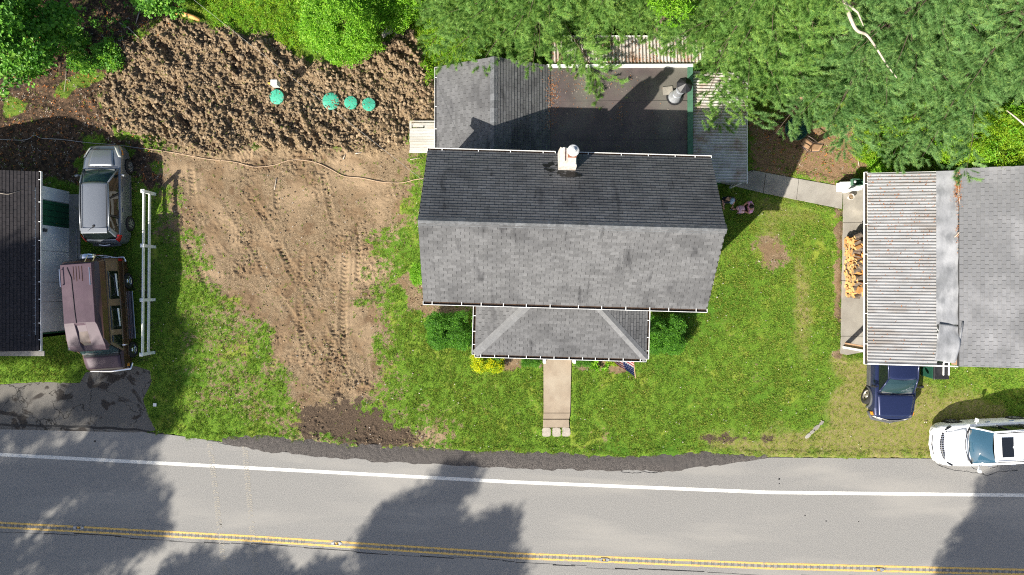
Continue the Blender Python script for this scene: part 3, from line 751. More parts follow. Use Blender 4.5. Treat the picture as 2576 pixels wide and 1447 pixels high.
for pp in ([(2355, 1158), (2362, 1172), (2400, 1184), (2440, 1187), (2480, 1196), (2520, 1186), (2560, 1184)], [(2415, 1155), (2432, 1164), (2450, 1178), (2475, 1192)], [(2500, 1160), (2508, 1172), (2490, 1180)],
           [(1560, 1186), (1590, 1190), (1620, 1187), (1650, 1190)], [(1640, 1190), (1670, 1186)], [(520, 1106), (560, 1116), (600, 1122)]): crack_line(pp)
for sx_, sy_, sr_ in ((1960, 1205, .045), (1960, 1217, .03), (2025, 1297, .035), (2078, 1311, .035), (2160, 1312, .03), (239, 1110, .05)):
    q_ = P(sx_, sy_); mb.add([(q_.x + sr_ * random.uniform(.7, 1.1) * math.cos(t), q_.y + sr_ * random.uniform(.7, 1.1) * math.sin(t), .005) for t in np.linspace(0, 2 * math.pi, 9)[:-1]], [tuple(range(8))])
seam = mb.build('tar_seam', 'seal_tar', road); tag(seam, kind='stuff')
# pale mud tracks dragged over both lanes from the dug yard
mb = MB()
for pp in ([(528, 1118), (538, 1200), (552, 1320), (566, 1450)], [(616, 1124), (622, 1200), (634, 1330), (646, 1450)]):
    wp = [P(a_, b_) for a_, b_ in pp]
    for p0, p1 in zip(wp[:-1], wp[1:]):
        L_ = (p1 - p0).length; d_ = (p1 - p0).normalized(); s_ = Vector((-d_.y, d_.x, 0)); t_ = 0.0
        while t_ < L_:
            for sg in (-1, 1):
                if random.random() < 0.72:
                    c_ = p0 + d_ * t_ + s_ * sg * (0.07 + random.uniform(-.015, .015)); e_ = s_ * sg * 0.055 + d_ * 0.03; w_ = d_ * random.uniform(0.016, 0.03)
                    mb.quad(*(tuple(v_ + Vector((0, 0, 0.0045))) for v_ in (c_ - e_ - w_, c_ + e_ - w_, c_ + e_ + w_, c_ - e_ + w_)))
            t_ += 0.105
mud = mb.build('mud_track', 'road_mud', road); tag(mud, kind='stuff')
# milled rumble grooves between the lines: shallow dishes, each a piece
gm = MB()
def dish(u, v):
    x = (u - 0.5) * 0.15; y = (v - 0.5) * 0.17
    return (x, y, 0.0065 - 0.004 * math.cos(math.pi * (u - 0.5)) )
gm.grid(dish, 4, 1); groove_me = gm.mesh('rumble_groove', 'groove', True)
xq = -24.6
while xq < 24.6:
    yc = float((yel_a(xq) + yel_b(xq)) / 2); sl = float(yel_a(xq + 0.5) - yel_a(xq - 0.5))
    if fbm(np.array([xq * 0.35]), np.array([0.0]), 5, 2)[0] > 0.22:
        inst('rumble_groove', groove_me, road, (xq, yc, 0), (0, 0, math.atan(sl)))
    xq += 0.305
# dark millings along the near edge of the road
sh_top = lambda q: np.interp(q, shx[:, 0], shx[:, 1]) + 0.05
xs = np.arange(shx[0, 0], shx[-1, 0], 0.06); n = len(xs); NV = 14
tt = np.linspace(0, 1, NV + 1)[:, None]
ytop = sh_top(xs) + 0.12; ybot = road_top(xs) - 0.05 + (fbm(xs * 2.2, xs * 0, 81, 4) - 0.5) * 0.22
yy = ytop * (1 - tt) + ybot * tt; XX = np.broadcast_to(xs, yy.shape)
zz = 0.010 + 0.02 * np.sin(np.pi * np.clip(tt * 1.05, 0, 1)) + (fbm(XX * 7, yy * 7, 83, 3) - 0.5) * 0.035
I = np.arange((NV + 1) * n).reshape(NV + 1, n)
Q = np.stack([I[1:, :-1], I[1:, 1:], I[:-1, 1:], I[:-1, :-1]], -1).reshape(-1, 4)
shoulder = tag(obj_np('road_shoulder', (np.stack([XX, yy, zz], -1).reshape(-1, 3), Q), 'millings'), kind='structure')
# driveway apron
mb = MB(); mb.slab(APRON, -0.06, 0.006); apron = tag(mb.build('driveway', 'old_asphalt'), kind='structure')
# black joint where the driveway meets the road
mb = MB(); prev = None
for q in np.arange(-26, -15.9, 0.2):
    w = 0.03 + 0.03 * random.random(); y = float(road_top(q)) + 0.02 * math.sin(q * 5)
    cur = ((q, y + w, 0.012), (q, y - w, 0.012))
    if prev: mb.quad(prev[1], cur[1], cur[0], prev[0])
    prev = cur
joint = mb.build('edge_joint', 'seal_tar', apron)

# raised markers on the centre line
def road_marker(px, py, label):
    p = P(px, py); t = thing('road_marker', (p.x, p.y, 0.003), label, 'road marker', R(-2.6), 'raised markers along the centre line')
    m = MB(); m.box((-0.17, 0, 0.012), (0.16, 0.13, 0.024), taper=0.8); m.box((0.17, 0, 0.012), (0.16, 0.13, 0.024), taper=0.8)
    for sy in (-1, 1): m.box((0, sy * 0.075, 0.014), (0.34, 0.022, 0.028))
    m.build('casting', 'marker_body', t)
    m = MB(); m.box((0, 0, 0.016), (0.10, 0.10, 0.03), taper=0.7); m.build('lens', 'marker_lens', t)
road_marker(198, 1327, 'raised metal road marker on the centre lines in tree shade beyond the driveway')
road_marker(847, 1367, 'raised metal road marker on the centre lines, sunlit at the edge of tree shade')
road_marker(1520, 1408, 'raised metal road marker on the centre lines below the concrete walk')
road_marker(2210, 1433, 'raised metal road marker on the centre lines below the pickup driveway')

# ------------------------------------------------------------------ paved paths
walk = thing('front_walk', P(1400, 990), 'pale concrete walk from porch steps towards the road', 'path')
walk['kind'] = 'structure'
def W(parent, o):
    """parent an object whose mesh is in world coordinates"""
    o.parent = parent
    o.matrix_parent_inverse = (Matrix.Translation(parent.location) @ parent.rotation_euler.to_matrix().to_4x4()).inverted()
    return o
for q in ([(1367, 875), (1438, 875), (1434.5, 1038), (1367.5, 1038)], [(1367.5, 1039), (1434.5, 1039), (1432, 1053), (1366.5, 1053)], [(1366.5, 1055), (1431, 1055), (1432, 1075), (1366, 1075)]):
    m = MB(); m.slab(pxy(q), -0.05, 0.055); W(walk, m.build('slab', 'walk_concrete', bevel=0.012))
def blob(cx, cy, rx, ry, n=14, e=3.5, seed=0):
    rr = random.Random(seed); out = []
    for k in range(n):
        t = 2 * math.pi * (k + 0.5) / n; c, s = math.cos(t), math.sin(t)
        r = (abs(c) ** e + abs(s) ** e) ** (-1 / e) * rr.uniform(0.93, 1.03)
        out.append((cx + rx * r * c, cy + ry * r * s))
    return out
for k, (a, c, lab) in enumerate(((1374.5, 1087, 'square beige paving stone at the road end of the walk, under its western edge'),
                                 (1399.5, 1087, 'square beige paving stone between two others at the road end of the walk'),
                                 (1424, 1086.5, 'square beige paving stone with a chipped corner at the road end of the walk'))):
    m = MB(); m.slab(pxy(blob(a, c, 10.6, 11.2, 24, 6.0, seed=k)), -0.03, 0.045); o = m.build('paving_stone', 'paver')
    tag(o, lab, 'paving stone', 'three paving stones at the end of the walk')
pad = thing('carport_pad', P(2150, 700), 'pad', 'path'); del pad['label']; del pad['category']; pad['kind'] = 'structure'
del walk['label']; del walk['category']
for q in ([(2121, 462), (2230, 462), (2230, 560), (2120.5, 560)], [(2120.5, 561), (2230, 561), (2230, 705), (2118, 705)], [(2118, 706), (2230, 706), (2230, 845), (2115, 845)],
          [(2115, 846), (2230, 846), (2230, 893), (2168, 886), (2130, 893), (2113, 889)]):
    m = MB(); m.slab(pxy(q), -0.06, 0.05); W(pad, m.build('slab', 'concrete', bevel=0.008))
path = thing('side_path', P(2000, 470), 'x', 'path'); del path['label']; del path['category']; path['kind'] = 'structure'
tops = [(1800, 452), (1893, 429), (1926, 435), (2009, 450.5), (2120, 470)]; bots = [(1800, 458), (1848, 469), (1919, 486), (2003, 503), (2118, 526)]
for i in range(4):
    e = 0.6
    m = MB(); m.slab(pxy([(tops[i][0] + e, tops[i][1]), (tops[i + 1][0] - e, tops[i + 1][1]), (bots[i + 1][0] - e, bots[i + 1][1]), (bots[i][0] + e, bots[i][1])]), -0.06, 0.04)
    W(path, m.build('slab', 'concrete_grey', bevel=0.008))
# stones lining the drive
for k, (a, c, rr_) in enumerate(((2032, 1096, 9), (2043, 1086, 8), (2053, 1076, 10), (2066, 1064, 7))):
    m = MB(); m.slab(pxy(blob(a, c, rr_ * 1.1, rr_ * 0.55, 9, 2.2, 50 + k)), -0.04, 0.045); o = m.build('edging_stone', 'concrete_grey', bevel=0.015)
    o.data.transform(Matrix.Translation(-Vector(P(a, c)))); o.location = P(a, c); o.rotation_euler = (0, 0, R(42))
    tag(o, 'flat pale edging stone between lawn and worn gravel drive', 'stone', 'edging stones of the drive')
# ------------------------------------------------------------------ shingled roofs
def shingle_unit(w, l, t=0.010):
    # lies in local xy, the lower (eave) end at -y, lifted
    m = MB()
    a, b_ = w / 2, l
    vs = [(-a, 0, 0.010), (a, 0, 0.010), (a, b_, 0.0), (-a, b_, 0.0), (-a, 0, 0.010 + t), (a, 0, 0.010 + t), (a, b_, 0.003), (-a, b_, 0.003)]
    m.add(vs, [(4, 5, 6, 7), (0, 1, 5, 4), (1, 2, 6, 5), (3, 0, 4, 7)])
    return m
UNIT_V = np.array([(-0.5, 0, 0.004), (0.5, 0, 0.004), (0.5, 1, -0.003), (-0.5, 1, -0.003), (-0.5, 0, 0.019), (0.5, 0, 0.019), (0.5, 1, 0.001), (-0.5, 1, 0.001)])
UNIT_F = np.array([(4, 5, 6, 7), (0, 1, 5, 4), (1, 2, 6, 5), (3, 0, 4, 7)])

def lay_shingles(o, ud, vd, width_at, slope, tab, expo, seed, gap=0.011):
    """list of (u, v, w) rows from the eave up; width_at(v) -> (u0, u1)"""
    rr = random.Random(seed); out = []
    nrow = int(round(slope / expo)); expo = slope / nrow
    for r in range(nrow):
        v = r * expo; u0, u1 = width_at(v + expo * 0.5)
        of = (r % 2) * 0.5 * tab + rr.uniform(0, 0.05) * tab; u = math.floor((u0 - of) / tab) * tab + of
        while u < u1:
            a = max(u, u0); c = min(u + tab, u1)
            if c - a > 0.05: out.append(((a + c) / 2, v, c - a - gap, c - a > tab * 0.98))
            u += tab
    return out, expo

def shingle_roof(parent, planes, material, tab, expo, n_parts=300, part_plane=0):
    """planes: list of (origin at eave, u dir, v dir upslope, width_at, slope length). Deck parents the pieces."""
    count = 0; SV_, SF_ = [], []; base = 0
    unit = None
    for pi, (o, ud, vd, wa, sl) in enumerate(planes):
        o = Vector(o); ud = Vector(ud).normalized(); vd = Vector(vd).normalized(); nd = ud.cross(vd)
        rows, ex = lay_shingles(o, ud, vd, wa, sl, tab, expo, 100 + pi)
        if pi == part_plane: rows = rows[::-1]
        M3 = Matrix((ud, vd, nd)).transposed()
        eu = M3.to_euler()
        for (u, v, w, full) in rows:
            p = o + ud * u + vd * v
            ln = ex * 1.12
            if pi == part_plane and full and count < n_parts:
                if unit is None:
                    mm = MB(); mm.add([tuple(q) for q in UNIT_V * np.array([w, ln, 1.0])], [tuple(f) for f in UNIT_F]); unit = mm.mesh('shingle', material)
                W_inst = inst('shingle', unit, None, p, eu)
                W_inst.parent = parent; W_inst.matrix_parent_inverse = PINV[parent.name]
                count += 1
            else:
                q = UNIT_V * np.array([w, ln, 1.0])
                wq = np.array(p)[None] + q[:, :1] * np.array(ud)[None] + q[:, 1:2] * np.array(vd)[None] + q[:, 2:] * np.array(nd)[None]
                SV_.append(wq); SF_.append(UNIT_F + base); base += 8
    me = np_mesh('shingle_field', np.concatenate(SV_), np.concatenate(SF_), material)
    nf = len(me.polygons); a_ = me.attributes.new('rv', 'FLOAT', 'FACE'); a_.data.foreach_set('value', np.repeat(np.random.default_rng(base).random(nf // 4), 4).astype(np.float32))
    ob = bpy.data.objects.new('shingle_field', me); COL.objects.link(ob); ob.parent = parent; ob.matrix_parent_inverse = PINV[parent.name]
    tag(ob, kind='stuff')
PINV = {}
def set_inv(top, part):
    """remember the inverse of a part's world matrix (part sits at identity under a thing)"""
    PINV[part.name] = (Matrix.Translation(top.location) @ top.rotation_euler.to_matrix().to_4x4() @ part.matrix_parent_inverse @ part.matrix_basis).inverted()

def ridge_caps(parent, a, b, w, step, material, half_angle, droop=None):
    a = Vector(a); b = Vector(b); d = (b - a); L_ = d.length; d.normalize(); n = int(L_ / step); step = L_ / n
    side = d.cross(Vector((0, 0, 1))).normalized()
    m = MB(); h = w * math.tan(half_angle); l = step * 1.10
    vs = [(0, -w, -h), (0, 0, 0), (0, w, -h), (l, -w, -h - 0.008), (l, 0, -0.008), (l, w, -h - 0.008)]
    vs = [(x, y, z + 0.022) for x, y, z in vs] + [(x, y, z + 0.005) for x, y, z in vs]
    m.add(vs, [(0, 3, 4, 1), (1, 4, 5, 2), (0, 1, 7, 6), (1, 2, 8, 7), (0, 6, 9, 3), (2, 5, 11, 8)])
    me = m.mesh('ridge_cap', material)
    M3 = Matrix((d, Vector((0, 0, 1)).cross(d).normalized(), d.cross(Vector((0, 0, 1)).cross(d).normalized()))).transposed()
    for i in range(n):
        o = inst('ridge_cap', me, None, a + d * (i * step), M3.to_euler()); o.parent = parent; o.matrix_parent_inverse = PINV[parent.name]

def gutter(parent, a, b, outward, size=0.12, nhang=None, material='white_paint', inside='gutter_dark'):
    """open trough: white outer lip, dark litter inside, hanger straps"""
    a = Vector(a); b = Vector(b); o = Vector(outward).normalized(); d = (b - a).normalized()
    m = MB()
    m.beam(a + o * size, b + o * size, 0.021, 0.10); m.beam(a + o * size * 0.5 - Vector((0, 0, 0.055)), b + o * size * 0.5 - Vector((0, 0, 0.055)), size, 0.012)
    for e in (a, b): m.box(e + o * size * 0.5 - Vector((0, 0, 0.006)), (size if abs(o.x) > 0.5 else 0.02, size if abs(o.y) > 0.5 else 0.02, 0.09))
    g = W(parent, m.build('gutter', material))
    set_inv(parent, g)
    m = MB(); m.beam(a + o * size * 0.45 - Vector((0, 0, 0.03)), b + o * size * 0.45 - Vector((0, 0, 0.03)), size * 0.72, 0.02)
    q = m.build('gutter_litter', inside); q.parent = g; q.matrix_parent_inverse = PINV[g.name]
    L_ = (b - a).length; nh = nhang or max(2, int(L_ / 1.05))
    hm = MB(); hm.beam(Vector((0, 0, 0)), o * size, 0.028, 0.012); me = hm.mesh('hanger', material)
    for k in range(nh):
        p = a + d * (L_ * (k + 0.5 + random.uniform(-0.15, 0.15)) / nh) + Vector((0, 0, 0.045))
        x = inst('hanger', me, None, p); x.parent = g; x.matrix_parent_inverse = PINV[g.name]
    return g

def wall_ring(parent, poly, z0, z1, material, name='wall'):
    m = MB(); n = len(poly); c = [Vector((x, y, 0)) for x, y in poly]
    for i in range(n):
        a, b = c[i], c[(i + 1) % n]
        w = parent_wall(a, b, z0, z1)
        W(parent, w.build(name, material))
def parent_wall(a, b, z0, z1, t=0.14):
    m = MB(); d = (b - a).normalized(); s = Vector((d.y, -d.x, 0)) * -t
    m.slab([(a.x, a.y), (b.x, b.y), (b.x + s.x, b.y + s.y), (a.x + s.x, a.y + s.y)], z0, z1); return m

# ------------------------------------------------------------------ main house
HROT = R(-1.6); HC = Vector((2.16, 2.26, 0)); HU = Vector((math.cos(HROT), math.sin(HROT), 0)); HV = Vector((-math.sin(HROT), math.cos(HROT), 0)); UP = Vector((0, 0, 1))
ZE, ZR, HL, HD = 4.83, 6.96, 5.55, 2.93
house = thing('main_house', (HC.x, HC.y, 0), 'two storey house with grey shingle gable roof, hipped front porch and rear flat roof', 'house', HROT)
def H(u, v, z=0.0): return HC + HU * u + HV * v + UP * z
def hpart(mb, name, material, **kw): return W(house, mb.build(name, material, **kw))
# walls
wl, wd = HL - 0.22, HD - 0.30
cor = [H(-wl, -wd), H(wl, -wd), H(wl, wd), H(-wl, wd)]
for i in range(4): hpart(parent_wall(cor[i], cor[(i + 1) % 4], -0.1, 4.95), 'wall', 'white_siding')
for s in (-1, 1):   # gable triangles
    m = MB(); m.solid([H(s * wl, -wd, 4.94), H(s * wl, wd, 4.94), H(s * wl, 0, 6.95)], HU * (-s * 0.12)); hpart(m, 'gable_wall', 'white_siding')
# horizontal siding boards on the gable ends
for s in (-1, 1):
    for k in range(14):
        m = MB(); z = 0.35 + k * 0.33
        m.beam(H(s * (wl + 0.012), -wd + 0.02, z), H(s * (wl + 0.012), wd - 0.02, z), 0.02, 0.30); hpart(m, 'siding_board', 'white_siding')
    for v in (-1.3, 1.2):
        for z in (1.5, 3.7):
            m = MB(); m.beam(H(s * (wl + 0.035), v - 0.45, z), H(s * (wl + 0.035), v + 0.45, z), 0.05, 1.2)
            f = hpart(m, 'window', 'white_paint')
            m = MB(); m.beam(H(s * (wl + 0.062), v - 0.38, z), H(s * (wl + 0.062), v + 0.38, z), 0.012, 1.06)
            q = m.build('pane', 'black_glass'); q.parent = f; q.matrix_parent_inverse = Matrix.Identity(4)
# roof deck
m = MB()
for s in (-1, 1): m.solid([H(-HL, s * HD, ZE - 0.02), H(HL, s * HD, ZE - 0.02), H(HL, 0, ZR - 0.02), H(-HL, 0, ZR - 0.02)], (0, 0, -0.12))
roof = hpart(m, 'roof', 'deck_board'); set_inv(house, roof)
sl = math.hypot(HD, ZR - ZE)
vf = (HV * HD + UP * (ZR - ZE)).normalized(); vb = (-HV * HD + UP * (ZR - ZE)).normalized()
shingle_roof(roof, [(H(-HL, -HD - 0.02, ZE), HU, vf, lambda v: (0, 2 * HL), sl), (H(HL, HD + 0.02, ZE), -HU, vb, lambda v: (0, 2 * HL), sl)], 'shingle', 0.335, 0.133)
ridge_caps(roof, H(-HL, 0, ZR + 0.012), H(HL, 0, ZR + 0.012), 0.17, 0.285, 'ridge_shingle', math.atan((ZR - ZE) / HD))
# rake trim
for s in (-1, 1):
    for q in (-1, 1):
        m = MB(); m.beam(H(s * (HL - 0.05), q * (HD - 0.03), ZE - 0.16), H(s * (HL - 0.05), 0, ZR - 0.17), 0.03, 0.16); hpart(m, 'rake_board', 'white_paint')
gutter(house, H(-HL, -HD - 0.01, ZE - 0.02), H(HL, -HD - 0.01, ZE - 0.02), -HV, 0.14, 12)
gutter(house, H(-HL, HD + 0.01, ZE - 0.03), H(-0.55, HD + 0.01, ZE - 0.03), HV, 0.10, 4)
gutter(house, H(0.35, HD + 0.01, ZE - 0.03), H(HL, HD + 0.01, ZE - 0.03), HV, 0.10, 5)
# downspout at the front corner
m = MB(); m.box(H(-4.55, -HD + 0.16, 2.4), (0.09, 0.09, 4.7), HROT); hpart(m, 'downspout', 'white_paint')

# porch
PE, PT = 2.95, 3.92
pl = H(0, 0); 
PU0, PU1, PVF, PVB = -3.57, 3.60, -5.15, -2.63
def PH(u, v, z): return H(u, v, z)
dpt = PVB - PVF; rise = PT - PE
m = MB()
A, B_, C_, D_ = PH(PU0, PVF, PE), PH(PU1, PVF, PE), PH(PU1 - dpt, PVB, PT), PH(PU0 + dpt, PVB, PT)
E_, G_ = PH(PU0, PVB, PE), PH(PU1, PVB, PE)
dn = Vector((0, 0, -0.03))
m.solid([A + dn, B_ + dn, C_ + dn, D_ + dn], (0, 0, -0.1)); m.solid([B_ + dn, G_ + dn, C_ + dn], (0, 0, -0.1)); m.solid([E_ + dn, A + dn, D_ + dn], (0, 0, -0.1))
porch = hpart(m, 'porch_roof', 'deck_board'); set_inv(house, porch)
psl = math.hypot(dpt, rise); cosp = dpt / psl
pv = (HV * dpt + UP * rise).normalized(); pr = (-HU * dpt + UP * rise).normalized(); plft = (HU * dpt + UP * rise).normalized()
shingle_roof(porch, [(A, HU, pv, lambda v: (v * cosp, (PU1 - PU0) - v * cosp), psl), (B_, HV, pr, lambda v: (0 + v * cosp, dpt), psl), (E_, -HV, plft, lambda v: (0, dpt - v * cosp), psl)],
             'shingle', 0.335, 0.133, n_parts=0)
def hip(a, b):
    a = Vector(a); b = Vector(b); d = (b - a); n = max(4, int(d.length / 0.24)); 
    side = d.cross(UP).normalized(); m = MB()
    w = 0.17; hgt = 0.06
    st = d / n
    vs = [-side * w - UP * hgt, Vector((0, 0, 0)), side * w - UP * hgt]
    v2 = [v + st * 1.1 - UP * 0.006 for v in vs]
    allv = [v + UP * 0.035 for v in vs + v2]
    m.add(allv, [(0, 3, 4, 1), (1, 4, 5, 2)]); m.add([allv[0], allv[1], allv[2], allv[0] - UP * 0.014, allv[1] - UP * 0.014, allv[2] - UP * 0.014], [(0, 1, 4, 3), (1, 2, 5, 4)])
    me = m.mesh('hip_cap', 'hip_shingle')
    for i in range(n):
        o = inst('hip_cap', me, None, a + st * i); o.parent = porch; o.matrix_parent_inverse = PINV[porch.name]
hip(A, D_); hip(B_, C_)
gutter(house, PH(PU0, PVF, PE - 0.03), PH(PU1, PVF, PE - 0.03), -HV, 0.12, 12)
gutter(house, PH(PU0, PVB, PE - 0.03), PH(PU0, PVF, PE - 0.03), -HU, 0.12, 4)
gutter(house, PH(PU1, PVB, PE - 0.03), PH(PU1, PVF, PE - 0.03), HU, 0.10, 4)
m = MB(); m.slab([tuple(PH(PU0 + 0.3, PVF + 0.35, 0)[:2]), tuple(PH(PU1 - 0.3, PVF + 0.35, 0)[:2]), tuple(PH(PU1 - 0.3, PVB, 0)[:2]), tuple(PH(PU0 + 0.3, PVB, 0)[:2])], -0.05, 0.45)
hpart(m, 'porch_floor', 'concrete_grey')
for u in (PU0 + 0.35, -1.35, 0.15, PU1 - 0.35):
    m = MB(); m.box(PH(u, PVF + 0.42, 1.65), (0.13, 0.13, 2.5), HROT); hpart(m, 'porch_post', 'white_paint')
for u in (-0.72, 0.66):     # pale cheek walls beside the steps
    m = MB(); p0 = P(1367 if u < 0 else 1441, 900); m.box((p0.x + (0.02), p0.y + 0.02, 0.35), (0.11, 0.42, 0.75), HROT); hpart(m, 'step_rail', 'white_paint')
m = MB(); m.box((P(1402, 888).x, P(1402, 888).y + 0.05, 0.13), (1.15, 0.34, 0.26), HROT); hpart(m, 'step', 'walk_concrete')

# rear wing: gable with shingles, then low flat roof, then corrugated lean-tos
XE, XRG, XFL = -3.20, -0.735, 1.62
ZEW, ZRW, ZFL = 2.30, 3.56, 2.42
YB = 9.45; YA = 4.95
m = MB()
m.solid([(XE, YA, ZEW - 0.03), (XE, YB, ZEW - 0.03), (XRG, YB, ZRW - 0.03), (XRG, YA, ZRW - 0.03)], (0, 0, -0.1))
m.solid([(XRG, YA, ZRW - 0.03), (XRG, YB, ZRW - 0.03), (XFL, YB - 0.06, ZFL + 0.0), (XFL, YA, ZFL + 0.0)], (0, 0, -0.1))
wing = hpart(m, 'wing_roof', 'deck_board'); set_inv(house, wing)
dl = math.hypot(XRG - XE, ZRW - ZEW); dr = math.hypot(XFL - XRG, ZRW - ZFL)
shingle_roof(wing, [((XE - 0.02, YB, ZEW), (0, -1, 0), (XRG - XE, 0, ZRW - ZEW), lambda v: (0, YB - YA), dl),
                    ((XFL, YA, ZFL + 0.02), (0, 1, 0), (XRG - XFL, 0, ZRW - ZFL), lambda v: (0, YB - YA), dr)], 'shingle', 0.335, 0.133, n_parts=0)
ridge_caps(wing, (XRG, YB, ZRW + 0.02), (XRG, YA, ZRW + 0.02), 0.16, 0.285, 'ridge_shingle', math.atan(0.5))
gutter(house, (XE, YA, ZEW - 0.03), (XE, YB - 0.03, ZEW - 0.03), (-1, 0, 0), 0.10, 4)
wp = [Vector((XE + 0.2, 4.6, 0)), Vector((7.55, 4.6, 0)), Vector((7.55, YB - 0.15, 0)), Vector((XE + 0.2, YB - 0.15, 0))]
for i in (1, 2, 3): hpart(parent_wall(wp[i], wp[(i + 1) % 4], -0.1, 2.28), 'wing_wall', 'white_siding')
m = MB(); m.solid([(XE + 0.2, YB - 0.15, 2.27), (XFL, YB - 0.15, 2.27), (XRG, YB - 0.15, ZRW - 0.15)], (0, -0.1, 0)); hpart(m, 'wing_gable', 'white_siding')
# membrane roof, slightly uneven
def memb(u, v):
    x = 1.52 + u * (7.48 - 1.52); y = 4.9 + v * (9.36 - 4.9)
    z = ZFL + 0.012 + 0.018 * (vnoise(np.array([x * 0.7]), np.array([y * 0.7]), 4)[0] - 0.5) - 0.03 * u
    return (x, y, z)
m = MB(); m.grid(memb, 24, 18); hpart(m, 'flat_roof', 'membrane', smooth=True)
for y in (6.3, 7.9):
    m = MB(); m.beam((1.6, y, ZFL + 0.014), (7.46, y + 0.03, ZFL + 0.0), 0.05, 0.02); hpart(m, 'lap_seam', 'membrane')
m = MB(); m.beam((7.58, 4.75, ZFL + 0.03), (7.58, 9.40, ZFL + 0.03), 0.22, 0.08); hpart(m, 'edge_trim', 'trim_green')
m = MB(); m.beam((1.45, 9.42, ZFL + 0.03), (7.70, 9.44, ZFL + 0.03), 0.13, 0.10); hpart(m, 'edge_board', 'white_paint')
def corrugated(parent, o, ux, uy, w, l, pitch, amp, material, name='metal_sheet', n=1, taper=0.0):
    """sheets with waves running along uy; o corner, ux across waves"""
    o = Vector(o); ux = Vector(ux); uy = Vector(uy); nrm = ux.cross(uy).normalized()
    if nrm.z < 0: nrm = -nrm
    per = w / n
    for k in range(n):
        m = MB(); nu = int(per / pitch * 8)
        def fn(u, v, k=k):
            s = k * per + u * (per + 0.04)
            ph = (s / pitch) % 1.0
            z = amp * (math.cos(2 * math.pi * ph)) + 0.002 * (k % 2) + 0.004 * math.sin(s * 3.1 + v * 4)
            return o + ux * s + uy * (v * l) + nrm * z
        m.grid(fn, nu, 6); parent(m, name, material, smooth=True)
corrugated(hpart, (7.76, 4.50, 2.27), (0, 1, 0), Vector((2.36, 0, -0.24)) / 2.37, 4.75, 2.37, 0.125, 0.028, 'aged_galvanised', n=5)
corrugated(hpart, (1.70, 9.52, 2.38), (1, 0, 0), Vector((0, 1.25, -0.16)) / 1.26, 8.2, 1.26, 0.148, 0.03, 'aged_galvanised', n=6)
m = MB(); m.beam((10.15, 4.48, 2.0), (10.15, 9.2, 2.0), 0.035, 0.09); hpart(m, 'lean_to_fascia', 'white_paint')
m = MB(); m.beam((1.6, 10.78, 2.2), (9.9, 10.78, 2.2), 0.05, 0.08); hpart(m, 'lean_to_fascia', 'white_paint')
for x, y in ((10.05, 4.62), (10.05, 6.9), (10.05, 9.1), (3.5, 10.7), (7.0, 10.7)):
    m = MB(); m.box((x, y, 0.95), (0.09, 0.09, 1.95)); hpart(m, 'lean_to_post', 'white_paint')
m = MB(); m.beam((7.75, 4.75, 1.0), (9.2, 4.62, 1.0), 0.05, 1.7); hpart(m, 'lean_to_screen', 'green_paint')
m = MB(); m.beam((8.1, 4.70, 1.86), (9.15, 4.60, 1.86), 0.10, 0.04); hpart(m, 'screen_rail', 'trim_green')

# chimney of rendered masonry with a capped flue
cx, cy = -0.13, 2.60
m = MB()
c0 = H(cx, cy, 0)
def ring(w, d, z): return [c0 + HU * (sx * w / 2) + HV * (sy * d / 2) + UP * z for sx, sy in ((-1, -1), (1, -1), (1, 1), (-1, 1))]
rs = [ring(0.66, 0.74, 4.4), ring(0.66, 0.74, 5.55), ring(0.62, 0.70, 6.15), ring(0.50, 0.50, 6.42)]
for a, b in zip(rs[:-1], rs[1:]): m.add(a + b, [(0, 1, 5, 4), (1, 2, 6, 5), (2, 3, 7, 6), (3, 0, 4, 7)])
m.add(rs[-1], [(0, 1, 2, 3)])
chim = hpart(m, 'chimney', 'stucco'); set_inv(house, chim)
def cpart(mb, name, material, **kw):
    o = mb.build(name, material, **kw); o.parent = chim; o.matrix_parent_inverse = PINV[chim.name]; return o
m = MB(); m.box(c0 + HU * -0.20 + HV * 0.02 + UP * 6.40, (0.10, 0.52, 0.16), HROT); cpart(m, 'chimney_lip', 'stucco', bevel=0.02)
m = MB(); m.box(c0 + HV * -0.26 + UP * 6.30, (0.52, 0.10, 0.2), HROT); cpart(m, 'chimney_lip', 'stucco', bevel=0.02)
fp = c0 + HU * 0.10 + HV * 0.06
m = MB(); m.box(fp + UP * 6.55, (0.30, 0.30, 0.5), HROT); cpart(m, 'flue_tile', 'brick_red')
m = MB(); m.lathe([(0.10, 6.7), (0.10, 6.98)], (fp.x, fp.y, 0), 16); cpart(m, 'flue_pipe', 'pipe_metal', smooth=True)
m = MB(); m.lathe([(0.20, 6.94), (0.215, 6.96), (0.215, 7.0), (0.19, 7.01), (0.19, 7.02), (0.10, 7.04), (0.10, 7.08), (0.05, 7.09), (0.05, 7.12), (0.0, 7.12)], (fp.x, fp.y, 0), 22, cap=False); cpart(m, 'flue_cap', 'cap_metal', smooth=True, ang=25)
for k in range(5):   # exposed brick at the foot
    m = MB(); m.box(c0 + HU * (-0.26 + 0.115 * k) + HV * -0.39 + UP * (5.26 + 0.005 * k), (0.105, 0.06, 0.075), HROT); cpart(m, 'brick', 'brick_red')
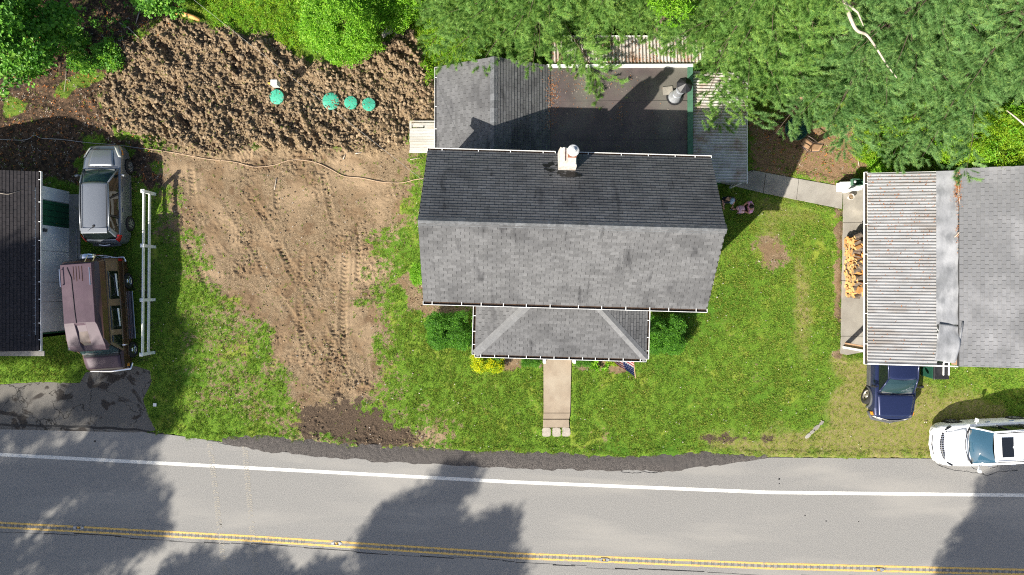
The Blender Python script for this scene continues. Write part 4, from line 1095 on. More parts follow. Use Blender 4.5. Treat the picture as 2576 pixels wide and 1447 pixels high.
# tar smeared round the foot
m = MB()
for k in range(26):
    u = random.uniform(-0.85, 0.55); v = random.uniform(-0.62, -0.10)
    if abs(u) < 0.34 and v > -0.36: continue
    vv = cy + v; z = ZE + (HD - vv) / HD * (ZR - ZE) + 0.038
    a = random.uniform(0.05, 0.16); pts = [H(cx + u + a * 1.4 * math.cos(t) * random.uniform(.6, 1.1), vv + a * 0.7 * math.sin(t) * random.uniform(.6, 1.1), 0) for t in np.linspace(0, 2 * math.pi, 9)[:-1]]
    pts = [q + UP * (ZE + (HD - (q - HC).dot(HV)) / HD * (ZR - ZE) + 0.036 + 0.0004 * k) for q in pts]
    m.solid(pts, (0, 0, -0.01))
t_ = hpart(m, 'tar_smear', 'tar'); tag(t_, kind='stuff')

# big stove pipe on the flat roof
px, py = 6.93, 8.12
fl = thing('stove_pipe', (px, py, ZFL), 'thick galvanised stove pipe with dark cone cap on the flat roof', 'pipe')
m = MB(); m.lathe([(0.30, 0.0), (0.255, 0.05), (0.20, 0.42), (0.185, 0.5)], (0, 0, 0), 24); m.build('cone_flashing', 'pipe_metal', fl, smooth=True)
m = MB(); m.lathe([(0.175, 0.45), (0.175, 1.0), (0.19, 1.0), (0.19, 1.06), (0.172, 1.06), (0.172, 1.62)], (0, 0, 0), 24); m.build('pipe', 'pipe_metal', fl, smooth=True, ang=40)
m = MB(); m.lathe([(0.33, 1.66), (0.32, 1.68), (0.02, 1.90), (0.0, 1.905)], (0, 0, 0), 9, cap=False); m.build('cone_cap', 'black_plastic', fl, solidify=0.012)
for a in (0.5, 2.6, 4.7):
    m = MB(); m.beam((0.17 * math.cos(a), 0.17 * math.sin(a), 1.5), (0.27 * math.cos(a), 0.27 * math.sin(a), 1.70), 0.02, 0.006); m.build('cap_strap', 'pipe_metal', fl)
m = MB(); m.lathe([(0.36, -0.002), (0.36, 0.012), (0.26, 0.02)], (0, 0, 0), 24); m.build('tar_collar', 'tar', fl)
m = MB(); m.box((-0.30, 0.26, 0.02), (0.42, 0.34, 0.03), 0.1); m.build('base_plate', 'concrete', fl)

# weathered stoop of planks at the wing door
st = thing('wooden_stoop', P(1063, 342), 'small weathered grey plank stoop beside the shingled rear wing', 'deck')
y = 6.13; i = 0
while y < 7.46:
    w = 0.118; x0, x1 = -4.66 + random.uniform(-0.012, 0.012), -3.08
    m = MB()
    if y > 7.2: x0 = -3.98 if y < 7.33 else -4.10
    m.box(((x0 + x1) / 2, y + w / 2, 0.42 + random.uniform(-0.004, 0.004)), (x1 - x0, w, 0.035)); W(st, m.build('plank', 'weathered_wood')); y += w + 0.007; i += 1
m = MB(); m.box((-4.62, 7.4, 0.40), (0.10, 0.34, 0.06)); W(st, m.build('rim_board', 'weathered_wood'))
m = MB(); m.box((-3.86, 7.56, 0.40), (1.6, 0.045, 0.14)); W(st, m.build('rim_board', 'weathered_wood'))
m = MB(); m.box((-4.32, 7.40, 0.37), (0.56, 0.19, 0.035)); W(st, m.build('loose_plank', 'weathered_wood'))
for x, y in ((-4.55, 6.25), (-4.55, 7.45), (-3.3, 6.25), (-3.3, 7.45)):
    m = MB(); m.box((x, y, 0.18), (0.09, 0.09, 0.44)); W(st, m.build('leg', 'weathered_wood'))

# ------------------------------------------------------------------ garage at the west edge
gar = thing('low_garage', (-23.9, 1.1, 0), 'low white garage with dark shingle roof beside the parked van', 'garage')
gy0, gy1, gxe, gze, gxr, gzr = -2.72, 4.99, -20.36, 2.15, -23.9, 3.16
m = MB()
m.solid([(gxe, gy0, gze - 0.02), (gxe, gy1, gze - 0.02), (gxr, gy1, gzr - 0.02), (gxr, gy0, gzr - 0.02)], (0, 0, -0.1))
m.solid([(2 * gxr - gxe, gy0, gze - 0.02), (2 * gxr - gxe, gy1, gze - 0.02), (gxr, gy1, gzr - 0.02), (gxr, gy0, gzr - 0.02)], (0, 0, -0.1))
groof = W(gar, m.build('roof', 'deck_board')); set_inv(gar, groof)
shingle_roof(groof, [((gxe + 0.02, gy0, gze), (0, 1, 0), (gxr - gxe, 0, gzr - gze), lambda v: (0, gy1 - gy0), math.hypot(gxe - gxr, gzr - gze))], 'shingle_dark', 0.335, 0.135)
gutter(gar, (gxe + 0.01, gy0, gze - 0.03), (gxe + 0.01, gy1, gze - 0.03), (1, 0, 0), 0.10, 9)
gw = [Vector((-20.46, gy0 + 0.55, 0)), Vector((-20.46, gy1 - 0.55, 0)), Vector((-27.2, gy1 - 0.55, 0)), Vector((-27.2, gy0 + 0.55, 0))]
for i in range(4): W(gar, parent_wall(gw[i], gw[(i + 1) % 4], -0.1, 2.2).build('wall', 'white_siding'))
for s, y in ((1, gy1 - 0.62), (-1, gy0 + 0.62)):
    m = MB(); m.solid([(-20.46, y, 2.19), (-27.2, y, 2.19), (gxr, y, gzr - 0.14)], (0, -0.08 * s, 0)); W(gar, m.build('gable_wall', 'white_siding'))
# door wall: pale panels, one dark green door
edges = [(4.42, 3.86, 'white_siding'), (2.72, 1.62, 'white_siding'), (1.60, 0.25, 'white_siding'), (0.23, -0.62, 'white_siding'), (-0.64, -1.95, 'white_siding')]
for a, b, mm in edges:
    m = MB(); m.box((-20.425, (a + b) / 2, 0.98), (0.05, a - b, 1.86)); W(gar, m.build('wall_panel', mm))
m = MB(); m.box((-20.435, 3.28, 0.95), (0.05, 1.08, 1.84)); gd = W(gar, m.build('door', 'green_paint')); set_inv(gar, gd)
m = MB(); m.box((-20.395, 2.86, 0.95), (0.05, 0.05, 0.12)); q = m.build('door_handle', 'chrome'); q.parent = gd; q.matrix_parent_inverse = PINV[gd.name]
for k in range(4):
    m = MB(); m.box((-20.405, 3.68 - k * 0.27, 0.95), (0.014, 0.012, 1.8)); q = m.build('door_groove', 'black_plastic'); q.parent = gd; q.matrix_parent_inverse = PINV[gd.name]
m = MB(); m.box((-20.41, -2.0, 1.0), (0.06, 0.06, 1.9)); W(gar, m.build('corner_trim', 'green_paint'))
m = MB(); m.box((-20.36, 2.5, 1.75), (0.10, 0.14, 0.2)); W(gar, m.build('wall_lamp', 'grey_cladding'))
m = MB(); m.slab([(-20.46, -2.9), (-19.9, -2.9), (-19.9, 4.3), (-20.46, 4.3)], -0.05, 0.05); W(gar, m.build('footing', 'concrete_grey'))
m = MB(); m.tube([(-20.05, 2.75, 0.06), (-20.02, 1.2, 0.10), (-19.98, -0.2, 0.10)], 0.02, 6); W(gar, m.build('conduit', 'wire'))
m = MB(); m.box((-23.4, gy0 - 0.13, 2.0), (6.4, 0.22, 0.05)); W(gar, m.build('front_ledge', 'concrete_grey'))

# ------------------------------------------------------------------ neighbour house with carport on the east side
nb = thing('neighbour_house', (19.5, 0.8, 0), 'single storey house with pale grey shingles and corrugated carport roof', 'house')
def npart(mb, name, material, **kw): return W(nb, mb.build(name, material, **kw))
CX0, CX1, CZ0, CZ1 = 15.22, 17.92, 2.28, 2.72
CY0, CY1 = -3.22, 4.86
corrugated(npart, (CX0, CY0, CZ0), Vector((0, 1, 0)), Vector((CX1 - CX0, -0.03, CZ1 - CZ0)).normalized(), CY1 - CY0, math.hypot(CX1 - CX0, CZ1 - CZ0), 0.132, 0.024, 'galvanised', n=9)
gutter(nb, (CX0 - 0.0, CY0 - 0.06, CZ0 - 0.03), (CX0 - 0.0, CY1 + 0.08, CZ0 - 0.03), (-1, 0, 0), 0.13, 6)
m = MB(); m.beam((CX0, CY0 - 0.05, CZ0 - 0.06), (18.75, CY0 - 0.10, CZ1 + 0.06), 0.05, 0.10); npart(m, 'fascia_board', 'white_paint')
m = MB(); m.beam((CX0, CY1 + 0.02, CZ0 - 0.06), (18.6, CY1 + 0.02, CZ1 + 0.02), 0.05, 0.08); npart(m, 'fascia_board', 'white_paint')
for y in (-2.75, 4.4):
    m = MB(); m.box((15.30, y, 1.1), (0.13, 0.10, 2.25)); npart(m, 'carport_post', 'white_paint')
m = MB(); m.box((15.36, -2.62, 1.05), (0.05, 0.16, 2.0)); npart(m, 'post_plank', 'plywood')
m = MB(); m.beam((15.30, CY0 + 0.1, 2.16), (15.30, CY1 - 0.1, 2.16), 0.09, 0.14); npart(m, 'carport_beam', 'white_paint')
# membrane valley strip between the carport and the shingles
def strip(u, v):
    x = 17.86 + u * 0.86; y = -1.55 + v * (4.9 + 1.55)
    z = 2.76 + u * 0.20 + 0.02 * math.sin(v * 23 + u * 3) * u + 0.012 * math.sin(v * 61)
    return (x, y, z)
m = MB(); m.grid(strip, 8, 60); npart(m, 'membrane_strip', 'pale_membrane', smooth=True)
def flap(u, v):
    x = 17.92 - 0.22 * v + u * (0.82 + 0.0 * v); y = -1.50 - v * 1.55 - 0.12 * u
    z = 2.86 + 0.16 * math.sin(math.pi * min(1, (1 - v) * 1.2)) * (0.35 + 0.65 * u) + 0.03 * math.sin(v * 9 + u * 4) + 0.10 * u
    return (x, y, z)
m = MB(); m.grid(flap, 12, 20); npart(m, 'membrane_flap', 'pale_membrane', smooth=True, solidify=0.012)
m = MB(); m.tube([(18.78, -1.42, 3.06), (18.68, -2.2, 3.02), (18.52, -3.12, 2.95)], 0.045, 8); npart(m, 'membrane_roll', 'pale_membrane', smooth=True)
m = MB(); m.box((18.66, -2.7, 2.84), (0.30, 1.1, 0.04), R(-6)); npart(m, 'bare_decking', 'plywood')
NX0, NZ0, NX1, NZ1, NY0, NY1 = 18.66, 3.02, 24.3, 4.55, -3.30, 4.98
m = MB()
m.solid([(NX0, NY0, NZ0 - 0.03), (NX0, NY1, NZ0 - 0.03), (NX1, NY1, NZ1 - 0.03), (NX1, NY0, NZ1 - 0.03)], (0, 0, -0.12))
m.solid([(2 * NX1 - NX0, NY0, NZ0 - 0.03), (2 * NX1 - NX0, NY1, NZ0 - 0.03), (NX1, NY1, NZ1 - 0.03), (NX1, NY0, NZ1 - 0.03)], (0, 0, -0.12))
nroof = npart(m, 'roof', 'deck_board'); set_inv(nb, nroof)
shingle_roof(nroof, [((NX0, NY1, NZ0), (0, -1, 0), (NX1 - NX0, 0, NZ1 - NZ0), lambda v: (0, NY1 - NY0), math.hypot(NX1 - NX0, NZ1 - NZ0))], 'shingle_pale', 0.335, 0.155)
nw = [Vector((18.9, NY0 + 0.35, 0)), Vector((29.6, NY0 + 0.35, 0)), Vector((29.6, NY1 - 0.35, 0)), Vector((18.9, NY1 - 0.35, 0))]
for i in range(4): npart(parent_wall(nw[i], nw[(i + 1) % 4], -0.1, 3.0), 'wall', 'white_siding')
for y in (NY0 + 0.36, NY1 - 0.44):
    m = MB(); m.solid([(18.9, y, 2.98), (29.6, y, 2.98), (NX1, y, NZ1 - 0.16)], (0, 0.08, 0)); npart(m, 'gable_wall', 'white_siding')
# ------------------------------------------------------------------ vehicles
# local frame: forward = +x, left = +y, up = +z, origin on the ground under the middle
def car_shell(root, st, arches, material, ar=0.36, wz=0.34, zsill=0.22, side_cut=None, name='body'):
    """st: rows (x, half width, z centre top, z shoulder, z bottom). arches: x of the axles."""
    st = np.array(st); x0, x1 = st[0, 0], st[-1, 0]
    xs = sorted(set(np.round(np.concatenate([np.linspace(x0, x1, 86), st[:, 0]]), 4)))
    m = MB(); rows = []
    for x in xs:
        hw, zt, zs, zb = (np.interp(x, st[:, 0], st[:, k]) for k in range(1, 5))
        za = zb
        for a in arches:
            if abs(x - a) < ar: za = max(za, wz + math.sqrt(ar * ar - (x - a) ** 2) * 1.02)
        za = min(za, zs - 0.08)
        zm = zb + (zs - zb) * 0.62
        prof = [(0, zt), (hw * 0.42, zt - 0.006), (hw * 0.72, zt - 0.02), (hw * 0.87, zt * 0.6 + zs * 0.4), (hw * 0.955, zs), (hw * 0.992, max(zs - 0.12, za + 0.04)), (hw, max(zm, za + 0.02)),
                (hw * 0.985, max(za, zb + 0.0)), (hw * 0.93, za), (hw * 0.60, za if za > zb + 0.02 else zb), (hw * 0.55, zb), (0, zb)]
        rows.append([(x, y, z) for y, z in prof] + [(x, -y, z) for y, z in prof[-2:0:-1]])
    n = len(rows[0])
    m.v = [p for r in rows for p in r]
    for i in range(len(rows) - 1):
        for k in range(n):
            m.f.append((i * n + k, i * n + (k + 1) % n, (i + 1) * n + (k + 1) % n, (i + 1) * n + k)); m.mi.append(0)
    m.f.append(tuple(range(n))); m.mi.append(0); m.f.append(tuple((len(rows) - 1) * n + k for k in range(n))); m.mi.append(0)
    return m.build(name, material, root, smooth=True, ang=38)

def wheel(root, x, y, r=0.34, w=0.22, rim='alloy', spokes=5, steer=0.0):
    s = 1 if y > 0 else -1
    m = MB()
    prof = [(r * 0.66, -w / 2), (r * 0.90, -w / 2), (r, -w * 0.36), (r, w * 0.36), (r * 0.90, w / 2), (r * 0.66, w / 2), (r * 0.66, -w / 2)]
    m.lathe(prof, (0, 0, 0), 30, 'y', cap=False)
    ty = m.build('wheel', 'tyre', root, smooth=True, ang=45); ty.location = (x, y, r); ty.rotation_euler = (0, 0, steer)
    m = MB()
    m.lathe([(r * 0.67, -0.02), (r * 0.67, s * w * 0.42), (r * 0.60, s * w * 0.44), (r * 0.56, s * w * 0.20), (0.0, s * w * 0.18)], (0, 0, 0), 30, 'y', cap=False)
    rm = m.build('rim', 'grey_cladding' if rim == 'alloy' else rim, ty, smooth=True, ang=50)
    m = MB()
    if rim == 'alloy':
        for k in range(spokes):
            t = 2 * math.pi * k / spokes + 0.3
            for dt in (-0.16, 0.16):
                a = (0.04 * math.cos(t), s * w * 0.34, 0.04 * math.sin(t)); b = (r * 0.62 * math.cos(t + dt), s * w * 0.40, r * 0.62 * math.sin(t + dt))
                m.beam(a, b, 0.045, 0.03, up=(0, s, 0))
        m.lathe([(r * 0.68, s * w * 0.42), (r * 0.68, s * w * 0.47), (r * 0.61, s * w * 0.47), (r * 0.61, s * w * 0.42)], (0, 0, 0), 30, 'y', cap=False)
        m.lathe([(0.06, s * w * 0.30), (0.06, s * w * 0.42), (0.0, s * w * 0.43)], (0, 0, 0), 12, 'y', cap=False)
        m.build('spoke_ring', 'alloy', ty)
    else:
        m.lathe([(r * 0.30, s * w * 0.18), (r * 0.26, s * w * 0.42), (0.0, s * w * 0.45)], (0, 0, 0), 18, 'y', cap=False)
        m.build('hub_cap', 'chrome' if rim != 'steel_rim' else 'steel_rim', ty, smooth=True)
        m = MB()
        for k in range(8):
            t = 2 * math.pi * k / 8; m.lathe([(0.028, s * w * 0.15), (0.028, s * w * 0.26), (0, s * w * 0.26)], (r * 0.44 * math.cos(t), 0, r * 0.44 * math.sin(t)), 8, 'y', cap=False)
        m.build('vent_hole', 'black_plastic', ty)
    return ty

def patch(root, name, material, c00, c10, c01, c11, bulge=(0, 0, 0), nu=8, nv=6, thick=0.0, smooth=True):
    c00, c10, c01, c11 = (Vector(c) for c in (c00, c10, c01, c11)); bu = Vector(bulge); m = MB()
    def fn(u, v):
        p = (c00 * (1 - u) + c10 * u) * (1 - v) + (c01 * (1 - u) + c11 * u) * v
        return p + bu * (4 * u * (1 - u)) * (0.5 + 0.5 * 4 * v * (1 - v))
    m.grid(fn, nu, nv); return m.build(name, material, root, smooth=smooth, solidify=thick)

def greenhouse(root, g, paint, glass='car_glass', side_glass='dark_glass', pillars=(0.0,), quarter=0.12, trim='black_plastic'):
    """g: dict xwb,xwt,xrt,xrb,zb,zt,wb,wt"""
    zb, zt, wb, wt = g['zb'], g['zt'], g['wb'], g['wt']; zbr = g.get('zbr', zb)
    xwb, xwt, xrt, xrb = g['xwb'], g['xwt'], g['xrt'], g['xrb']
    patch(root, 'windscreen', glass, (xwb, wb * 0.93, zb), (xwb, -wb * 0.93, zb), (xwt, wt * 0.93, zt - 0.02), (xwt, -wt * 0.93, zt - 0.02), (g.get('bow', 0.13), 0, 0.02), 12, 6)
    patch(root, 'rear_window', side_glass, (xrb, -wb * 0.86, zbr), (xrb, wb * 0.86, zbr), (xrt, -wt * 0.86, zt - 0.03), (xrt, wt * 0.86, zt - 0.03), (-0.07, 0, 0.01), 10, 6)
    # roof
    def rf(u, v):
        x = xwt + (xrt - xwt) * u; q = 2 * v - 1
        w = wt * (1.0 - 0.03 * (2 * u - 1) ** 2)
        e = abs(q) ** 3
        z = zt + 0.045 * (1 - q * q) * (0.6 + 0.4 * math.sin(math.pi * min(max(u * 0.96 + 0.02, 0), 1))) - 0.045 * e
        if u < 0.06: z -= 0.02 * (1 - u / 0.06)
        if u > 0.94: z -= 0.02 * (u - 0.94) / 0.06
        x += 0.05 * (1 - q * q) * (1 if u < 0.5 else -1) * abs(2 * u - 1) ** 4
        return (x, q * w, z)
    m = MB(); m.grid(rf, 18, 16); roof_ = m.build('roof', paint, root, smooth=True, solidify=0.02)
    for s in (-1, 1):
        zr = zt - 0.035
        m = MB(); m.tube([(xwb + 0.03, s * wb * 0.955, zb - 0.02), ((xwb + xwt) / 2 + 0.02, s * (wb + wt) / 2 * 0.972, (zb + zt) / 2), (xwt, s * wt * 0.965, zr + 0.015)], [0.045, 0.035, 0.035], 8); m.build('pillar', paint, root, smooth=True)
        m = MB(); m.tube([(xwt, s * wt * 0.97, zr + 0.01), ((xwt + xrt) / 2, s * wt * 1.0, zr + 0.02), (xrt, s * wt * 0.97, zr)], 0.038, 8); m.build('roof_rail', paint, root, smooth=True)
        # rear quarter pillar: solid panel
        q0 = xrb + quarter; 
        patch(root, 'rear_pillar', paint, (xrb - 0.0, s * wb * 0.90, zbr), (q0, s * wb * 0.985, zbr), (xrt - 0.02, s * wt * 0.9, zr), (xrt + quarter * 0.8, s * wt * 0.985, zr), (0, s * 0.02, 0), 4, 5, thick=0.02)
        # side glass between pillar stations
        stn = [0.0] + list(pillars) + [1.0]
        xb0, xb1 = xwb - 0.06, q0; xt0, xt1 = xwt - 0.03, xrt + quarter * 0.8
        for i in range(len(stn) - 1):
            a, b = stn[i] + (0.025 if i else 0), stn[i + 1] - (0.025 if i < len(stn) - 2 else 0)
            B0, B1 = xb0 + (xb1 - xb0) * a, xb0 + (xb1 - xb0) * b; T0, T1 = xt0 + (xt1 - xt0) * a, xt0 + (xt1 - xt0) * b
            patch(root, 'side_window', side_glass, (B0, s * wb * 0.965, zb), (B1, s * wb * 0.985, zb + (zbr - zb) * b), (T0, s * wt * 0.975, zr), (T1, s * wt * 0.985, zr), (0, s * 0.02, 0), 4, 5)
        for p in pillars:
            B = xb0 + (xb1 - xb0) * p; T = xt0 + (xt1 - xt0) * p
            m = MB(); m.beam((B, s * wb * 0.99, zb), (T, s * wt * 0.995, zr), 0.07, 0.03, up=(0, s, 0)); m.build('door_pillar', trim, root)
    return roof_

def cabin(root, g, seats=2, light=False, deck=True):
    """floor, dash and seats seen through the glass"""
    zb, wb = g['zb'], g['wb']
    m = MB(); m.slab([(g['xwb'] + 0.04, wb * 0.90), (g['xrb'] + 0.05, wb * 0.86), (g['xrb'] + 0.05, -wb * 0.86), (g['xwb'] + 0.04, -wb * 0.90)], zb - 0.02, zb + 0.006); m.build('cabin_floor', 'interior', root)
    m = MB(); m.box((g['xwb'] - 0.17, 0, zb + 0.03), (0.42, wb * 1.66, 0.05)); m.build('dashboard', 'interior_grey', root, bevel=0.02)
    for s in (-1, 1):
        x = g['xwt'] - 0.55
        m = MB(); m.box((x, s * 0.37, zb + 0.10), (0.16, 0.46, 0.26), 0, 0, 0.2); m.box((x - 0.05, s * 0.37, zb + 0.30), (0.10, 0.26, 0.16)); m.build('seat', 'interior_grey', root, bevel=0.03)
        m = MB(); m.box((x - 0.95, s * 0.37, zb + 0.10), (0.16, 0.5, 0.22), 0, 0, 0.2); m.build('seat', 'interior', root, bevel=0.03)
    m = MB(); m.lathe([(0.17, -0.012), (0.185, 0.0), (0.17, 0.012), (0.155, 0.0), (0.17, -0.012)], (0, 0, 0), 18, cap=False); m.beam((-0.16, 0, 0), (0.16, 0, 0), 0.03, 0.02)
    o = m.build('steering_wheel', 'black_plastic', root); o.location = (g['xwb'] - 0.47, 0.37, zb + 0.12); o.rotation_euler = (0, R(-60), 0)

def mirror(root, x, y, z, paint, s):
    m = MB(); m.beam((x, y - s * 0.10, z - 0.03), (x, y, z), 0.05, 0.04); m.box((x - 0.01, y + s * 0.09, z + 0.02), (0.12, 0.20, 0.14), s * 0.25, 0, 0, 0.75)
    return m.build('wing_mirror', paint, root, bevel=0.03)
def wiper(root, a, b, z0=None):
    m = MB(); m.tube([a, b], [0.014, 0.007], 6); return m.build('wiper', 'black_plastic', root)

# --- grey crossover
gc = thing('crossover_car', (-18.33, 4.22, 0), 'dark grey metallic crossover parked nose to the woods in garage shade', 'car', R(90.6))
g = dict(xwb=1.02, xwt=0.38, xrt=-1.72, xrb=-2.06, zb=1.06, zt=1.57, wb=0.80, wt=0.635, zbr=1.10)
car_shell(gc, [(-2.27, 0.52, 0.70, 0.66, 0.40), (-2.22, 0.70, 0.88, 0.80, 0.32), (-2.12, 0.82, 1.08, 0.98, 0.30), (-1.9, 0.88, 1.10, 1.04, 0.26), (-1.3, 0.905, 1.08, 1.05, 0.22), (0.0, 0.90, 1.06, 1.02, 0.20), (0.9, 0.895, 1.06, 1.0, 0.20),
               (1.1, 0.89, 1.05, 0.98, 0.22), (1.6, 0.87, 0.99, 0.90, 0.24), (1.95, 0.82, 0.90, 0.80, 0.28), (2.15, 0.68, 0.76, 0.68, 0.30), (2.24, 0.45, 0.60, 0.56, 0.34)], (1.28, -1.32), 'grey_car', 0.37, 0.34)
cabin(gc, g); gr = greenhouse(gc, g, 'grey_car', pillars=(0.36, 0.74), quarter=0.22)
for s in (-1, 1):
    m = MB(); m.tube([(0.25, s * 0.56, 1.625), (-0.7, s * 0.575, 1.635), (-1.6, s * 0.545, 1.60)], 0.016, 6); m.build('roof_bar', 'black_plastic', gc)
    for x in (1.28, -1.32): wheel(gc, x, s * 0.83, 0.335, 0.21, 'alloy', 6)
    mirror(gc, 0.78, s * 0.94, 1.08, 'grey_car', s)
    patch(gc, 'headlight', 'lamp_clear', (2.12, s * 0.60, 0.80), (1.60, s * 0.86, 0.93), (2.10, s * 0.50, 0.85), (1.62, s * 0.74, 0.975), (0.0, s * 0.02, 0.04), 5, 3, thick=0.02)
    patch(gc, 'turn_lamp', 'lamp_amber', (1.95, s * 0.80, 0.75), (1.72, s * 0.875, 0.80), (1.95, s * 0.775, 0.81), (1.72, s * 0.862, 0.87), (0, s * 0.015, 0.0), 4, 2, thick=0.015)
    patch(gc, 'tail_light', 'lamp_red', (-2.20, s * 0.72, 0.92), (-1.90, s * 0.895, 1.0), (-2.08, s * 0.68, 1.14), (-1.86, s * 0.83, 1.20), (-0.02, s * 0.03, 0), 4, 4, thick=0.02)
    m = MB(); m.tube([(0.55, s * 0.905, 0.30), (-0.75, s * 0.905, 0.30)], 0.03, 6); m.build('door_moulding', 'grey_cladding', gc)
    for x in (0.15, -0.75): m = MB(); m.box((x, s * 0.915, 0.93), (0.20, 0.03, 0.035)); m.build('door_handle', 'grey_car', gc, bevel=0.01)
m = MB(); m.box((-1.72, 0, 1.60), (0.24, 1.16, 0.03), 0, 0, R(-8)); m.build('spoiler', 'grey_car', gc, bevel=0.015)
m = MB(); m.tube([(-1.55, 0.0, 1.62), (-1.75, 0.16, 1.78)], [0.02, 0.006], 6); m.lathe([(0.06, 1.605), (0.05, 1.64), (0, 1.645)], (-1.52, 0, 0), 10, cap=False); m.build('aerial', 'black_plastic', gc)
m = MB(); m.tube([(-2.28, -0.62, 0.62), (-2.34, 0, 0.62), (-2.28, 0.62, 0.62)], 0.06, 8); m.build('rear_bumper', 'grey_cladding', gc, smooth=True)
m = MB(); m.tube([(-2.30, -0.25, 0.80), (-2.33, 0, 0.80), (-2.30, 0.25, 0.80)], 0.022, 6); m.build('rear_trim', 'chrome', gc)
wiper(gc, (1.16, 0.55, 1.085), (1.10, -0.12, 1.10)); wiper(gc, (1.17, -0.10, 1.085), (1.10, -0.66, 1.09))
m = MB(); m.grid(lambda u, v: (1.20 + 0.80 * u, (v - 0.5) * (1.16 - 0.25 * u), 1.072 - 0.005 - 0.18 * u ** 1.7 + 0.012 - 0.03 * (2 * v - 1) ** 2), 8, 10); m.build('bonnet', 'grey_car', gc, smooth=True, solidify=0.012)

# --- blue pickup under the carport
pk = thing('pickup_truck', (17.12, -3.30, 0), 'dark blue pickup with grey side cladding poking out of the carport', 'truck', R(-90.8))
g2 = dict(xwb=1.36, xwt=0.70, xrt=-0.75, xrb=-0.95, zb=1.12, zt=1.68, wb=0.80, wt=0.66)
car_shell(pk, [(-2.75, 0.80, 1.02, 1.0, 0.50), (-2.70, 0.92, 1.08, 1.04, 0.45), (-1.0, 0.95, 1.10, 1.06, 0.40), (0.0, 0.95, 1.12, 1.07, 0.40), (1.2, 0.95, 1.12, 1.06, 0.40), (1.5, 0.945, 1.12, 1.04, 0.42), (2.1, 0.93, 1.08, 1.0, 0.44),
               (2.42, 0.88, 1.03, 0.95, 0.48), (2.56, 0.76, 0.97, 0.90, 0.50), (2.62, 0.60, 0.90, 0.86, 0.52)], (1.66, -1.75), 'blue_car', 0.43, 0.38)
cabin(pk, g2); greenhouse(pk, g2, 'blue_car', pillars=(0.62,), quarter=0.16, side_glass='dark_glass')
m = MB(); m.box((-1.85, 0, 1.10), (1.6, 1.55, 0.06)); m.build('cargo_bed', 'black_plastic', pk)
for s in (-1, 1):
    wheel(pk, -1.75, s * 0.84, 0.385, 0.26, 'steel_rim')
    w_ = wheel(pk, 1.66, s * 0.86, 0.385, 0.27, 'steel_rim', steer=R(-20))
    mirror(pk, 1.10, s * 0.96, 1.22, 'black_plastic', s)
    m = MB(); m.beam((1.15, s * 0.965, 0.60), (-0.9, s * 0.965, 0.60), 0.05, 0.30); m.build('side_cladding', 'grey_cladding', pk, bevel=0.02)
    m = MB(); pts = [(1.66 + 0.47 * math.cos(t), s * 0.955, 0.40 + 0.47 * math.sin(t)) for t in np.linspace(0.1, math.pi - 0.1, 12)]; m.tube(pts, 0.06, 6); m.build('wheel_flare', 'grey_cladding', pk, smooth=True)
    m = MB(); pts = [(-1.75 + 0.47 * math.cos(t), s * 0.955, 0.40 + 0.47 * math.sin(t)) for t in np.linspace(0.1, math.pi - 0.1, 12)]; m.tube(pts, 0.06, 6); m.build('wheel_flare', 'grey_cladding', pk, smooth=True)
    patch(pk, 'headlight', 'lamp_clear', (2.50, s * 0.86, 0.72), (2.66, s * 0.50, 0.72), (2.46, s * 0.84, 0.92), (2.62, s * 0.50, 0.92), (0.02, 0, 0), 4, 3, thick=0.03)
    m = MB(); m.box((2.36, s * 0.91, 0.80), (0.16, 0.07, 0.14), -s * 0.3); m.build('turn_lamp', 'lamp_amber', pk, bevel=0.01)
m = MB(); m.tube([(2.30, -0.95, 0.58), (2.60, -0.80, 0.57), (2.74, 0, 0.57), (2.60, 0.80, 0.57), (2.30, 0.95, 0.58)], [0.08, 0.10, 0.11, 0.10, 0.08], 8); m.build('bumper', 'grey_cladding', pk, smooth=True)
m = MB(); m.tube([(2.56, -0.55, 0.88), (2.67, 0, 0.88), (2.56, 0.55, 0.88)], 0.05, 8); m.build('grille', 'black_plastic', pk, smooth=True)
m = MB(); m.tube([(2.50, -0.78, 0.955), (2.66, -0.2, 0.945), (2.66, 0.2, 0.945), (2.50, 0.78, 0.955)], 0.02, 6); m.build('bonnet_lip', 'steel_rim', pk, smooth=True)
m = MB(); m.grid(lambda u, v: (1.46 + 1.02 * u, (v - 0.5) * (1.66 - 0.22 * u), 1.135 + 0.02 - 0.10 * u ** 1.6 + 0.03 * math.cos(math.pi * (v - 0.5) * 1.0) - 0.03), 8, 12); m.build('bonnet', 'blue_car', pk, smooth=True, solidify=0.012)
for s in (-1, 1):
    m = MB(); m.tube([(1.40, s * 0.845, 1.135), (2.40, s * 0.78, 1.035)], 0.012, 6); m.build('wing_crease', 'blue_car', pk)
wiper(pk, (1.48, 0.40, 1.16), (1.40, -0.22, 1.18)); wiper(pk, (1.48, -0.25, 1.16), (1.40, -0.74, 1.17))

